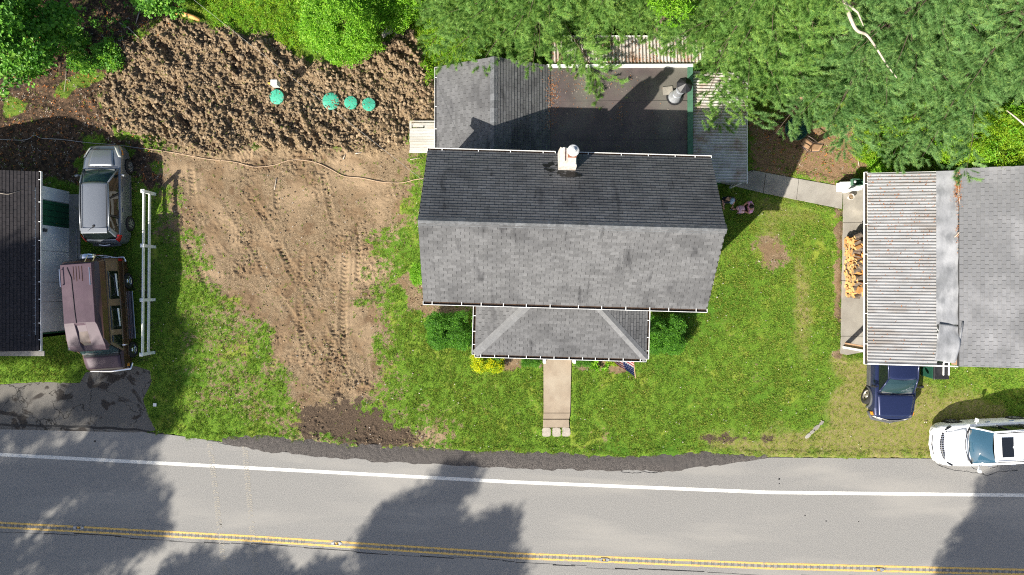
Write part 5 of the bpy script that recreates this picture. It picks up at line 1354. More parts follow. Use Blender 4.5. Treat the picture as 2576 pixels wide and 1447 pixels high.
# --- white suv
sv = thing('white_suv', (21.52, -6.98, 0), 'white suv with dark sunroof parked half on the road edge', 'car', R(183.0))
g3 = dict(bow=0.22, xwb=1.08, xwt=0.42, xrt=-1.95, xrb=-2.25, zb=1.12, zt=1.70, wb=0.86, wt=0.70)
car_shell(sv, [(-2.48, 0.60, 0.80, 0.76, 0.45), (-2.42, 0.80, 1.05, 0.98, 0.36), (-2.25, 0.93, 1.12, 1.06, 0.30), (-1.5, 0.985, 1.13, 1.08, 0.26), (0.0, 0.985, 1.12, 1.06, 0.24), (1.0, 0.98, 1.13, 1.05, 0.24), (1.25, 0.97, 1.13, 1.03, 0.26),
               (1.8, 0.955, 1.08, 0.96, 0.28), (2.15, 0.90, 0.99, 0.86, 0.32), (2.36, 0.78, 0.84, 0.76, 0.34), (2.46, 0.58, 0.70, 0.66, 0.36)], (1.42, -1.45), 'white_car', 0.41, 0.37)
cabin(sv, g3); greenhouse(sv, g3, 'white_car', glass='sky_tint_glass', pillars=(0.36, 0.70), quarter=0.25)
m = MB(); m.slab([(0.16, 0.43), (-0.36, 0.43), (-0.36, -0.43), (0.16, -0.43)], 1.735, 1.752); m.build('sunroof', 'black_glass', sv, bevel=0.01)
for s in (-1, 1):
    for x in (1.42, -1.45): wheel(sv, x, s * 0.87, 0.37, 0.24, 'alloy', 5)
    mirror(sv, 0.82, s * 1.04, 1.16, 'white_car', s)
    patch(sv, 'headlight', 'black_glass', (2.28, s * 0.62, 0.82), (1.86, s * 0.905, 0.93), (2.20, s * 0.60, 0.90), (1.84, s * 0.84, 1.0), (0, s * 0.05, 0.07), 5, 3, thick=0.03)
    patch(sv, 'headlight_lens', 'lamp_clear', (2.22, s * 0.68, 0.86), (1.98, s * 0.85, 0.93), (2.18, s * 0.66, 0.90), (1.96, s * 0.82, 0.965), (0, s * 0.03, 0.05), 4, 2, thick=0.025)
    m = MB(); m.tube([(0.35, s * 0.62, 1.745), (-0.7, s * 0.645, 1.765), (-1.85, s * 0.61, 1.74)], 0.02, 6); m.build('roof_bar', 'black_plastic', sv)
    for x in (0.2, -0.85): m = MB(); m.box((x, s * 0.99, 0.98), (0.22, 0.035, 0.04)); m.build('door_handle', 'chrome', sv, bevel=0.01)
# grille band wrapped over the nose with cross bars
def gpt(u, v):
    y = (u - 0.5) * 1.36; x = 2.37 - 0.22 * (2 * u - 1) ** 2 * 0.9 - 0.12 * v; z = 0.87 + 0.075 * v
    return Vector((x, y, z + 0.065 - 0.02 * abs(2 * u - 1)))
m = MB(); m.grid(lambda u, v: gpt(u, v), 20, 2); gro = m.build('grille', 'black_plastic', sv, smooth=True, solidify=0.02)
bm_ = MB(); bm_.beam((0, 0, 0), (0.13, 0, -0.08), 0.022, 0.02); bar_me = bm_.mesh('grille_bar', 'chrome')
for k in range(14):
    p = gpt((k + 0.5) / 14, 1.0); inst('grille_bar', bar_me, gro, p + Vector((0, 0, 0.016)))
m = MB(); m.tube([gpt(u, 0.5) + Vector((0, 0, 0.015)) for u in np.linspace(0.02, 0.98, 12)], 0.012, 6); o = m.build('grille_bar', 'chrome', gro)
m = MB(); m.tube([(1.12 + 0.26 * (1 - (2 * u - 1) ** 2), (u - 0.5) * 1.62, 1.145) for u in np.linspace(0, 1, 13)], 0.03, 6); m.build('cowl', 'black_plastic', sv, smooth=True)
m = MB(); m.tube([(2.20, -0.84, 0.52), (2.44, -0.55, 0.50), (2.53, 0, 0.50), (2.44, 0.55, 0.50), (2.20, 0.84, 0.52)], 0.075, 8); m.build('bumper', 'white_car', sv, smooth=True)
m = MB(); m.tube([(2.30, -0.74, 0.60), (2.47, -0.4, 0.60), (2.53, 0, 0.60), (2.47, 0.4, 0.60), (2.30, 0.74, 0.60)], 0.018, 6); m.build('bumper_seam', 'black_plastic', sv)
m = MB(); m.grid(lambda u, v: (1.26 + 0.92 * u, (v - 0.5) * (1.58 - 0.34 * u), 1.15 - 0.14 * u ** 1.8 - 0.05 * (2 * v - 1) ** 2 + 0.018), 8, 12); m.build('bonnet', 'white_car', sv, smooth=True, solidify=0.012)
for s in (-1, 1):
    m = MB(); m.tube([(1.30, s * 0.34, 1.172), (1.75, s * 0.30, 1.13)], 0.008, 5); m.build('bonnet_crease', 'white_car', sv)
wiper(sv, (1.24, 0.45, 1.15), (1.18, -0.2, 1.17)); wiper(sv, (1.24, -0.2, 1.15), (1.18, -0.72, 1.16))

# --- brown conversion van with raised fibreglass top
vn = thing('conversion_van', (-18.36, -1.28, 0), 'brown and tan conversion van with mauve raised roof and chrome running boards', 'van', R(-90 + 4.0))
# lower body
car_shell(vn, [(-2.52, 0.86, 1.10, 1.08, 0.40), (-2.48, 0.97, 1.14, 1.10, 0.36), (-1.5, 1.0, 1.16, 1.12, 0.34), (0.5, 1.0, 1.16, 1.12, 0.34), (1.3, 0.99, 1.16, 1.10, 0.34), (1.62, 0.97, 1.15, 1.06, 0.36), (2.05, 0.94, 1.08, 1.0, 0.38),
               (2.32, 0.90, 1.00, 0.92, 0.40), (2.42, 0.84, 0.92, 0.86, 0.42)], (1.62, -1.52), 'van_brown', 0.40, 0.36)
# upper side walls (lean in) front to rear, tan band with windows
def uw(s, x, t):  # point on the upper wall, t 0 at belt, 1 at cantrail
    return Vector((x - (0.28 * t if x > 1.2 else 0), s * (0.985 - 0.13 * t), 1.12 + 0.80 * t))
for s in (-1, 1):
    patch(vn, 'upper_side', 'van_tan', uw(s, -2.50, 0), uw(s, 1.60, 0), uw(s, -2.46, 1), uw(s, 1.50, 1), (0, s * 0.01, 0), 12, 6, thick=0.03)
    for a, b in ((-1.95, -0.72), (-0.42, 0.62)):
        o = Vector((0, s * 0.022, 0)); patch(vn, 'side_window', 'dark_glass', uw(s, a, 0.10) + o, uw(s, b, 0.10) + o, uw(s, a, 0.86) + o, uw(s, b, 0.86) + o, (0, s * 0.004, 0), 4, 4, thick=0.02)
        patch(vn, 'window_blind', 'white_siding', uw(s, a + 0.12, 0.22) + o * 1.7, uw(s, b - 0.12, 0.16) + o * 1.7, uw(s, a + 0.12, 0.36) + o * 1.7, uw(s, b - 0.12, 0.26) + o * 1.7, (0, 0, 0), 2, 1, thick=0.006)
    o = Vector((0, s * 0.022, 0)); patch(vn, 'door_window', 'dark_glass', uw(s, 0.86, 0.12) + o, uw(s, 1.52, 0.12) + o, uw(s, 0.86, 0.84) + o, uw(s, 1.38, 0.84) + o, (0, 0, 0), 4, 4, thick=0.02)
    m = MB(); m.beam(uw(s, -2.46, 0.95) + o * 1.2, uw(s, 1.45, 0.95) + o * 1.2, 0.02, 0.05); m.build('cream_stripe', 'van_tan', vn)
    m = MB(); m.beam((-2.4, s * 1.008, 0.78), (1.9, s * 0.998, 0.78), 0.012, 0.03); m.build('side_stripe', 'van_tan', vn)
    for x in (1.62, -1.52): wheel(vn, x, s * 0.90, 0.36, 0.23, 'chrome')
    m = MB(); m.beam((-1.05, s * 1.06, 0.36), (1.12, s * 1.06, 0.36), 0.16, 0.05)
    rb = m.build('running_board', 'chrome', vn, bevel=0.015)
    m = MB(); m.beam((-1.05, s * 1.06, 0.39), (1.12, s * 1.06, 0.39), 0.03, 0.014); m.build('tread_strip', 'black_plastic', rb)
    m = MB(); m.tube([(1.30, s * 0.96, 1.30), (1.34, s * 1.14, 1.36), (1.30, s * 1.20, 1.22)], 0.014, 6); m.box((1.33, s * 1.17, 1.32), (0.05, 0.14, 0.24)); m.build('wing_mirror', 'chrome', vn)
    m = MB(); m.box((-2.46, s * 0.93, 0.92), (0.10, 0.14, 0.30)); m.build('tail_light', 'lamp_red', vn, bevel=0.015)
    m = MB(); m.box((2.26, s * 0.88, 0.72), (0.14, 0.10, 0.14)); m.build('turn_lamp', 'lamp_amber', vn, bevel=0.01)
patch(vn, 'windscreen', 'car_glass', (1.66, 0.86, 1.16), (1.66, -0.86, 1.16), (1.20, 0.74, 1.86), (1.20, -0.74, 1.86), (0.14, 0, 0), 10, 6)
m = MB(); m.slab([(1.62, 0.88), (0.2, 0.88), (0.2, -0.88), (1.62, -0.88)], 1.12, 1.17); m.build('cabin_floor', 'interior', vn)
m = MB(); m.box((1.50, 0, 1.22), (0.34, 1.6, 0.10)); m.build('dashboard', 'interior_grey', vn, bevel=0.02)
m = MB(); m.box((1.52, -0.40, 1.285), (0.12, 0.42, 0.03)); m.build('sun_shade', 'white_siding', vn)
for s in (-1, 1): m = MB(); m.box((0.75, s * 0.42, 1.5), (0.2, 0.52, 0.7)); m.build('seat', 'interior_grey', vn, bevel=0.04)
m = MB(); m.grid(lambda u, v: (1.76 + 0.58 * u, (v - 0.5) * (1.62 - 0.06 * u), 1.175 - 0.17 * u ** 1.5 - 0.02 * (2 * v - 1) ** 2), 6, 10); m.build('bonnet', 'van_mauve', vn, smooth=True, solidify=0.015)
m = MB(); m.box((1.74, 0, 1.185), (0.10, 1.55, 0.03)); m.build('cowl_grille', 'black_plastic', vn)
m = MB(); m.tube([(2.20, -1.0, 0.52), (2.46, -0.90, 0.52), (2.52, 0, 0.52), (2.46, 0.90, 0.52), (2.20, 1.0, 0.52)], 0.06, 8); m.build('bumper', 'chrome', vn, smooth=True)
m = MB(); m.tube([(-2.40, -1.0, 0.50), (-2.60, -0.92, 0.50), (-2.62, 0, 0.50), (-2.60, 0.92, 0.50), (-2.40, 1.0, 0.50)], 0.055, 8); m.build('rear_bumper', 'chrome', vn, smooth=True)
patch(vn, 'rear_panel', 'van_tan', (-2.50, -0.97, 1.1), (-2.50, 0.97, 1.1), (-2.46, -0.85, 1.92), (-2.46, 0.85, 1.92), (-0.03, 0, 0), 6, 5, thick=0.03)
patch(vn, 'rear_window', 'dark_glass', (-2.545, -0.75, 1.3), (-2.545, 0.75, 1.3), (-2.52, -0.68, 1.78), (-2.52, 0.68, 1.78), (-0.02, 0, 0), 4, 4, thick=0.01)
# raised roof: dark skirt, then mauve cap with its front scoop
sk = MB()
def ringv(x0, x1, w, z, r=0.12):
    return [(x0 + r, w, z), (x1 - r, w, z), (x1, w - r, z), (x1, -w + r, z), (x1 - r, -w, z), (x0 + r, -w, z), (x0, -w + r, z), (x0, w - r, z)]
rings = [ringv(-2.48, 1.40, 0.87, 1.88), ringv(-2.50, 1.38, 0.88, 1.96), ringv(-2.42, 1.05, 0.82, 2.24), ringv(-2.30, 0.10, 0.70, 2.44, 0.16)]
for a, b in zip(rings[:-1], rings[1:]): sk.add(a + b, [(i, (i + 1) % 8, (i + 1) % 8 + 8, i + 8) for i in range(8)])
sk.add(rings[-1], [tuple(range(8))])
sk.build('roof_skirt', 'van_brown', vn, smooth=True, ang=50)
m = MB()
XS = [-2.34, -2.28, 0.22, 0.34, 1.22, 1.42, 1.47]
WS = [0.60, 0.66, 0.66, 0.70, 0.80, 0.74, 0.66]
ZS = [2.44, 2.56, 2.56, 2.50, 2.20, 2.06, 1.92]
rows_ = []
for i_, (x_, w_, z_) in enumerate(zip(XS, WS, ZS)):
    dip = 0.10 if i_ in (4,) else (0.07 if i_ == 3 else (0.05 if i_ == 5 else 0.0)); drop = 0.17 if i_ not in (0, 6) else 0.10
    rows_.append([(x_, -w_ - 0.06, z_ - drop), (x_, -w_, z_ - 0.02), (x_, -0.24, z_), (x_, -0.19, z_ - dip), (x_, 0.19, z_ - dip), (x_, 0.24, z_), (x_, w_, z_ - 0.02), (x_, w_ + 0.06, z_ - drop)])
nc = 8
m.v = [p for r_ in rows_ for p in r_]
for i_ in range(len(rows_) - 1):
    for k_ in range(nc - 1): m.f.append((i_ * nc + k_, i_ * nc + k_ + 1, (i_ + 1) * nc + k_ + 1, (i_ + 1) * nc + k_)); m.mi.append(0)
m.f.append(tuple(range(nc))); m.mi.append(0); m.f.append(tuple((len(rows_) - 1) * nc + k_ for k_ in range(nc))); m.mi.append(0)
rc = m.build('raised_roof', 'van_mauve', vn, bevel=0.012)
for s in (-1, 1):
    m = MB(); m.beam((-2.10, s * 0.63, 2.645), (-1.35, s * 0.63, 2.645), 0.03, 0.03); 
    for x in (-2.05, -1.4): m.box((x, s * 0.63, 2.61), (0.03, 0.03, 0.06))
    m.build('grab_rail', 'chrome', rc)
for k in range(4):
    m = MB(); m.beam((-2.18, -0.10 + 0.12 * k, 2.566), (-1.62 + 0.08 * (k % 2), -0.10 + 0.12 * k, 2.566), 0.02, 0.012); m.build('roof_rib', 'van_brown', rc)
m = MB(); m.tube([(-2.15, -0.36, 2.575), (-1.7, -0.20, 2.575), (-0.2, -0.15, 2.575), (0.22, -0.12, 2.575)], 0.012, 6); m.build('roof_cable', 'black_plastic', rc)
# ladder and spare wheel on the back
m = MB()
for y in (0.38, 0.72): m.tube([(-2.62, y, 0.6), (-2.66, y, 1.7), (-2.62, y, 2.3), (-2.35, y, 2.52)], 0.018, 6)
for z in (0.8, 1.1, 1.4, 1.7, 2.0): m.tube([(-2.64, 0.38, z), (-2.64, 0.72, z)], 0.014, 6)
m.build('ladder', 'chrome', vn)
m = MB(); m.lathe([(0.20, 0.0), (0.35, 0.0), (0.36, 0.05), (0.36, 0.17), (0.33, 0.21), (0.0, 0.22)], (0, 0, 0), 28, 'x', cap=False)
sp = m.build('spare_wheel_cover', 'chrome', vn, smooth=True, ang=40); sp.location = (-2.58, -0.28, 1.12); sp.rotation_euler = (0, 0, math.pi)
m = MB(); m.tube([(0.2, -1.0, 1.14), (0.25, -1.16, 1.25), (1.0, -1.3, 1.42)], 0.006, 5); m.build('aerial', 'wire', vn)

# ------------------------------------------------------------------ white rail fence
fp0 = Vector((-16.46, 4.30, 0)); fp1 = Vector((-16.52, -2.99, 0))
fe = thing('rail_fence', tuple((fp0 + fp1) / 2), 'white vinyl two rail fence between the cars and the dug yard', 'fence')
fd = (fp1 - fp0) / 3
for k in range(4):
    p = fp0 + fd * k; m = MB(); m.box((p.x, p.y, 0.52), (0.13, 0.13, 1.10)); o = W(fe, m.build('post', 'vinyl', bevel=0.006)); set_inv(fe, o)
    m = MB(); m.box((p.x, p.y, 1.085), (0.16, 0.16, 0.03), taper=1.0); m.box((p.x, p.y, 1.12), (0.15, 0.15, 0.05), taper=0.2); q = m.build('post_cap', 'vinyl'); q.parent = o; q.matrix_parent_inverse = PINV[o.name]
for k in range(3):
    for z in (0.97, 0.48):
        a = fp0 + fd * k; b = fp0 + fd * (k + 1); e = fd.normalized() * 0.05
        m = MB(); m.beam(a + e + UP * z, b - e + UP * z, 0.055, 0.15); W(fe, m.build('rail', 'vinyl', bevel=0.006))

# ------------------------------------------------------------------ septic lids and the pump pedestal
def lid(px, py, r, label, cover=0.0, tilt=(0, 0)):
    p = P(px, py, LIDZ + 0.1); z = LIDZ
    t = thing('septic_lid', (p.x, p.y, z), label, 'septic lid', group='green septic lids in the dug soil')
    m = MB(); m.lathe([(r * 0.93, -0.25), (r * 0.95, 0.03), (r * 1.0, 0.035), (r * 1.0, 0.07), (r * 0.96, 0.085), (r * 0.5, 0.115), (0, 0.12)], (0, 0, 0), 36, cap=False); o = m.build('cover', 'septic_green', t, smooth=True, ang=35)
    for k in range(8):
        a = 2 * math.pi * k / 8; m = MB(); m.beam((r * 0.25 * math.cos(a), r * 0.25 * math.sin(a), 0.116), (r * 0.86 * math.cos(a), r * 0.86 * math.sin(a), 0.10), 0.025, 0.02); m.build('rib', 'septic_green', o)
    for k in range(6):
        a = 2 * math.pi * k / 6; m = MB(); m.lathe([(0.018, 0.07), (0.018, 0.10), (0, 0.10)], (r * 0.92 * math.cos(a), r * 0.92 * math.sin(a), 0), 6, cap=False); m.build('bolt', 'galvanised', o)
    sm_ = MB(); rr_ = random.Random(int(px))
    for k in range(int(9 + cover * 26)):
        a_ = rr_.uniform(0, 6.28) if rr_.random() > cover else rr_.uniform(-1.2, 0.5); d_ = r * rr_.uniform(0.1, 0.95); s_ = r * rr_.uniform(0.04, 0.15)
        ring_ = [(d_ * math.cos(a_) + s_ * rr_.uniform(.6, 1.2) * math.cos(q_), d_ * math.sin(a_) + s_ * rr_.uniform(.6, 1.2) * math.sin(q_), 0.105 + 0.0004 * k) for q_ in np.linspace(0, 6.283, 8)[:-1]]
        cen = (d_ * math.cos(a_), d_ * math.sin(a_), 0.125 + s_ * 0.3)
        sm_.add(ring_ + [cen], [(i, (i + 1) % 7, 7) for i in range(7)])
    tag(sm_.build('soil_patch', 'soil_clod', o), kind='stuff')
    t.rotation_euler = (R(tilt[0]), R(tilt[1]), 0)
    return t
def clod_on(px, py, s, zoff):
    p = P(px, py, 0.35); return (p.x, p.y, s, zoff)
lid(696, 243, 0.335, 'green septic lid half buried in soil next to the grey pump box', tilt=(5, -4))
lid(832, 254, 0.385, 'larger green septic lid with loose soil spilled across its cover', cover=0.75, tilt=(3, 2))
lid(882, 258, 0.300, 'green septic lid between the soil covered lid and another lid')
lid(927, 262, 0.305, 'green septic lid on the house side of the row of lids', tilt=(-3, 4))
pb = P(716, 228, 0.0)
pd = thing('pump_pedestal', (pb.x, pb.y, 0.15), 'grey electrical box on a wooden stake beside a septic lid', 'electrical box')
m = MB(); m.box((0, 0, 0.45), (0.09, 0.05, 1.2)); m.build('stake', 'pole_wood', pd)
m = MB(); m.box((-0.06, 0.0, 0.90), (0.30, 0.24, 0.44)); bx = m.build('enclosure', 'box_grey', pd, bevel=0.01)
m = MB(); m.box((-0.30, 0.02, 0.86), (0.18, 0.03, 0.20)); m.build('warning_plate', 'yellow_paint', pd)
for k in range(3): m = MB(); m.lathe([(0.028, 1.075), (0.028, 1.088), (0, 1.088)], (-0.08, -0.055 + 0.055 * k, 0), 10, cap=False); m.build('knockout', 'black_plastic', bx)
m = MB(); m.tube([(0.05, 0, 0.66), (0.07, -0.06, 0.3), (0.12, -0.14, 0.0)], 0.018, 6); m.build('conduit', 'pole_wood', pd)

# ------------------------------------------------------------------ hose and wires
def polycurve(pts, n=8):
    pts = [Vector(p) for p in pts]; out = []
    for i in range(len(pts) - 1):
        p0, p1, p2, p3 = pts[max(0, i - 1)], pts[i], pts[i + 1], pts[min(len(pts) - 1, i + 2)]
        for k in range(n):
            t = k / n; out.append(0.5 * ((2 * p1) + (-p0 + p2) * t + (2 * p0 - 5 * p1 + 4 * p2 - p3) * t * t + (-p0 + 3 * p1 - 3 * p2 + p3) * t ** 3))
    out.append(pts[-1]); return out
hp = [(372, 376), (440, 385), (520, 400), (590, 408), (640, 420), (690, 415), (735, 402), (790, 408), (830, 425), (865, 443), (910, 448), (960, 458), (1010, 460), (1040, 453), (1066, 449)]
pts = polycurve([P(a, b, 0.03) for a, b in hp], 6)
pts = [(p.x, p.y, gz(p.x, p.y) + 0.035) for p in pts]
m = MB(); m.tube(pts, 0.020, 8); tag(m.build('garden_hose', 'hose', smooth=True), 'tan hose snaking across the graded dirt to the house', 'hose')
pts = polycurve([P(a, b, 0.03) for a, b in [(-20, 350), (60, 352), (85, 340), (105, 348), (160, 352), (230, 360), (300, 366), (372, 376)]], 6)
pts = [(p.x, p.y, gz(p.x, p.y) + 0.03) for p in pts]
m = MB(); m.tube(pts, 0.016, 6); tag(m.build('ground_cable', 'wire', smooth=True), 'thin pale cable lying on dark soil behind the parked cars', 'cable')
a = P(440, -40, 7.5); b = P(1069, 458, 4.5)
a2 = a + (a - b) * 0.8
wpts = [a2.lerp(b, t) - UP * (0.9 * math.sin(math.pi * t) * 0.6) for t in np.linspace(0, 1, 24)]
m = MB(); m.tube(wpts, 0.0045, 6); tag(m.build('service_wire', 'wire', smooth=True), 'thin overhead wire running from the woods to the main house', 'wire')
# ------------------------------------------------------------------ US flag on a porch pole
fl0 = P(1593, 898, 2.35); fl1 = P(1598.5, 950, 2.85)
ft = thing('porch_flag', tuple(fl0), 'striped flag with starred blue corner hanging from the porch eave', 'flag')
m = MB(); m.tube([fl0 + Vector((0, 0.25, -0.12)), fl1], 0.016, 8); m.lathe([(0.0, -0.03), (0.03, 0.0), (0.0, 0.03)], tuple(fl1), 10, cap=False); W(ft, m.build('pole', 'pole_wood', smooth=True))
hd0 = fl0.lerp(fl1, 0.98); hd1 = fl0.lerp(fl1, 0.18)
def fpt(u, v):
    # u along the fly, v along the hoist (0 at the tip: canton side)
    base = hd0.lerp(hd1, v); 
    fly = Vector((-0.62, 0.44, -0.26)) * u * 1.55
    fold = Vector((0.35, 0.10, 0.5)) * (0.10 * math.sin(u * 7 + v * 2.5)) * (0.3 + u) + Vector((-0.30, 0.05, -0.35)) * math.sin(math.pi * v) * 0.30 * (0.4 + 0.6 * u)
    return base + fly + fold
fb = MB()
for name, cells in (('flag_red', lambda r, c: r % 2 == 0 and not (r < 7 and c < 8)), ('flag_white', lambda r, c: r % 2 == 1 and not (r < 7 and c < 8)), ('flag_blue', lambda r, c: r < 7 and c < 8)):
    m = MB()
    for r_ in range(13):
        for c in range(20):
            if cells(r_, c):
                m.quad(fpt(c / 20, r_ / 13), fpt((c + 1) / 20, r_ / 13), fpt((c + 1) / 20, (r_ + 1) / 13), fpt(c / 20, (r_ + 1) / 13))
    o = W(ft, m.build({'flag_red': 'red_stripe', 'flag_white': 'white_stripe', 'flag_blue': 'blue_canton'}[name], name)); tag(o, kind='stuff')
    if name == 'flag_blue': canton = o; set_inv(ft, o)
m = MB()
for r_ in range(5):
    for c in range(6):
        for off in (-0.006, 0.006):
            cu, cv = (c + 0.55) / 6 * 0.4, (r_ + 0.55) / 5 * 7 / 13
            c0_ = fpt(cu, cv); ex = (fpt(cu + 0.01, cv) - c0_).normalized(); ey = (fpt(cu, cv + 0.01) - c0_).normalized(); nn = ex.cross(ey).normalized()
            ring_ = [c0_ + (ex * math.cos(t) + ey * math.sin(t)) * (0.026 if k % 2 == 0 else 0.011) + nn * off for k, t in enumerate(np.linspace(0, 2 * math.pi, 11)[:-1])]
            m.add(ring_, [tuple(range(10))])
o = m.build('star', 'flag_white'); o.parent = canton; o.matrix_parent_inverse = PINV[canton.name]; tag(o, kind='stuff')

# ------------------------------------------------------------------ patio table and chairs
tc = P(2004, 324, 0.72)
tb = thing('patio_table', (tc.x, tc.y, 0), 'round dark green glass patio table under the pines', 'table')
m = MB(); m.lathe([(0.0, 0.715), (0.50, 0.715), (0.505, 0.722), (0.50, 0.728), (0.0, 0.728)], (0, 0, 0), 40, cap=False); m.build('table_top', 'table_glass', tb)
m = MB(); m.lathe([(0.50, 0.70), (0.525, 0.70), (0.525, 0.735), (0.507, 0.735), (0.507, 0.71), (0.50, 0.70)], (0, 0, 0), 40, cap=False); m.build('rim', 'trim_green', tb, smooth=True)
for k in range(4):
    a = math.pi / 4 + k * math.pi / 2; m = MB(); m.tube([(0.18 * math.cos(a), 0.18 * math.sin(a), 0.70), (0.22 * math.cos(a), 0.22 * math.sin(a), 0.35), (0.42 * math.cos(a), 0.42 * math.sin(a), 0.0)], 0.018, 6); m.build('leg', 'chair_frame', tb, smooth=True)
def patio_chair(x, y, rz, label):
    t = thing('patio_chair', (x, y, 0), label, 'chair', rz, 'sling chairs round the patio table')
    m = MB(); m.grid(lambda u, v: (-0.22 + 0.44 * u, (v - 0.5) * 0.46, 0.42 - 0.03 * math.sin(math.pi * u) + 0.03 * u), 5, 4); m.build('seat', 'chair_sling', t, smooth=True, solidify=0.012)
    m = MB(); m.grid(lambda u, v: (-0.25 - 0.26 * u, (v - 0.5) * (0.46 - 0.08 * u * u), 0.44 + 0.52 * u), 5, 4); m.build('backrest', 'chair_sling', t, smooth=True, solidify=0.012)
    for s in (-1, 1):
        m = MB(); m.tube([(0.20, s * 0.26, 0.0), (0.22, s * 0.265, 0.58), (0.16, s * 0.27, 0.63), (-0.10, s * 0.27, 0.64), (-0.34, s * 0.25, 0.64)], 0.019, 7); m.build('arm', 'chair_frame', t, smooth=True)
        m = MB(); m.tube([(0.22, s * 0.235, 0.44), (-0.24, s * 0.235, 0.41), (-0.52, s * 0.20, 0.97)], 0.017, 7); m.build('side_frame', 'chair_frame', t, smooth=True)
        m = MB(); m.tube([(-0.22, s * 0.235, 0.42), (-0.36, s * 0.25, 0.0)], 0.017, 7); m.build('leg', 'chair_frame', t, smooth=True)
    m = MB(); m.tube([(-0.52, -0.20, 0.97), (-0.55, 0, 1.0), (-0.52, 0.20, 0.97)], 0.017, 7); m.build('top_rail', 'chair_frame', t, smooth=True)
q = P(1963, 326, 0.45); patio_chair(q.x, q.y, R(-14), 'brown sling patio chair in shade beside the round table, its seat empty')
q = P(2029, 362, 0.45); patio_chair(q.x, q.y, R(146), 'brown sling patio chair in sunlight on needle litter, back to the worn lawn')
q = P(1996, 280, 0.45); patio_chair(q.x, q.y, R(-92), 'brown sling patio chair tucked under pine branches behind the table')

# ------------------------------------------------------------------ things by the carport
bn = thing('wheeled_bin', (19.14, -3.72, 0), 'dark green wheeled bin with black lid beside the pickup', 'trash bin')
m = MB(); m.box((0, 0, 0.52), (0.62, 0.66, 1.0), taper=1.12); m.build('tub', 'bin_green', bn, bevel=0.03)
m = MB(); m.box((0, 0, 1.07), (0.72, 0.78, 0.07), taper=0.9); m.build('lid', 'black_plastic', bn, bevel=0.025)
for s in (-1, 1):
    m = MB(); m.lathe([(0.0, -0.03), (0.12, -0.03), (0.12, 0.03), (0.0, 0.03)], (s * 0.30, 0.34, 0.12), 16, 'x', cap=False); m.build('wheel', 'tyre', bn)
m = MB(); m.tube([(-0.26, 0.36, 1.0), (-0.26, 0.44, 1.04), (0.26, 0.44, 1.04), (0.26, 0.36, 1.0)], 0.016, 6); m.build('handle', 'black_plastic', bn)
ld = thing('white_step_frame', (19.30, -3.62, 1.1), 'white twin rail frame resting across the green bin lid', 'frame')
for s in (-1, 1): m = MB(); m.tube([(s * 0.12, -0.28, 0.05), (s * 0.12, 0.25, 0.06), (s * 0.12, 0.6, 0.3)], 0.032, 8); m.build('rail', 'vinyl', ld, smooth=True)
m = MB(); m.tube([(-0.12, 0.30, 0.09), (0.12, 0.30, 0.09)], 0.02, 8); m.build('rung', 'vinyl', ld, smooth=True)
cw = P(2152, 462, 0.2)
cl = thing('storage_bench', (15.42, 4.62, 0.05), 'white plastic storage bench at the head of the carport pad', 'bench', R(2))
m = MB(); m.box((0, 0, 0.20), (1.0, 0.40, 0.38), taper=0.94); m.build('chest', 'vinyl', cl, bevel=0.03)
m = MB(); m.box((0, 0, 0.415), (1.02, 0.42, 0.06), taper=0.95); m.build('lid', 'vinyl', cl, bevel=0.02)
cr = thing('green_crate', (15.62, 4.76, 0.50), 'green crate of odds and ends on the white storage bench', 'crate', R(-2))
for a, d in (((0, -0.13, 0.11), (0.5, 0.025, 0.22)), ((0, 0.13, 0.11), (0.5, 0.025, 0.22)), ((-0.24, 0, 0.11), (0.025, 0.28, 0.22)), ((0.24, 0, 0.11), (0.025, 0.28, 0.22))):
    m = MB(); m.box(a, d); m.build('crate_side', 'trim_green', cr)
m = MB(); m.box((0, 0, 0.02), (0.47, 0.25, 0.03)); m.build('crate_base', 'green_paint', cr)
m = MB(); m.lathe([(0.06, 0.05), (0.07, 0.16), (0.04, 0.2), (0, 0.2)], (-0.12, 0.02, 0), 12, cap=False); m.build('jar', 'box_grey', cr, smooth=True)
# clay pot beside it
t = thing('clay_pot', (15.52, 4.15, 0.05), 'small terracotta pot on the pad below the storage bench', 'pot')
m = MB(); m.lathe([(0.09, 0.0), (0.13, 0.2), (0.145, 0.2), (0.145, 0.24), (0.12, 0.24), (0.11, 0.19)], (0, 0, 0), 18); m.build('pot', 'stucco', t, smooth=True, ang=40)
m = MB(); m.lathe([(0.115, 0.205), (0.0, 0.215)], (0, 0, 0), 18, cap=False); m.build('pot_soil', 'soil_clod', t)

# firewood: split logs, each its own thing
def log_mesh(seed, n):
    rr = random.Random(seed); m = MB(); L_ = rr.uniform(0.27, 0.37)
    ang = rr.choice((1.4, 1.8, 2.3, 3.1)); r0 = rr.uniform(0.11, 0.165)
    prof = [(0, 0)] + [(r0 * rr.uniform(0.92, 1.08) * math.cos(t), r0 * rr.uniform(0.92, 1.08) * math.sin(t)) for t in np.linspace(-ang / 2, ang / 2, 6)]
    k = len(prof); cxp = sum(p[0] for p in prof) / k; cyp = sum(p[1] for p in prof) / k
    vs = [(-L_ / 2, p[0] - cxp, p[1] - cyp) for p in prof] + [(L_ / 2, p[0] - cxp + rr.uniform(-.01, .01), p[1] - cyp) for p in prof]
    m.cur = 0
    m.add(vs, []); 
    for i in range(k):
        m.f.append((i, (i + 1) % k, (i + 1) % k + k, i + k)); m.mi.append(0 if i in (0, k - 1) else 1)
    m.f.append(tuple(range(k))); m.mi.append(2); m.f.append(tuple(range(k, 2 * k))); m.mi.append(2)
    return m.mesh('firewood_log', ['split_wood', 'log_bark', 'wood_end'])
LOGS = [log_mesh(200 + i, 6) for i in range(7)]
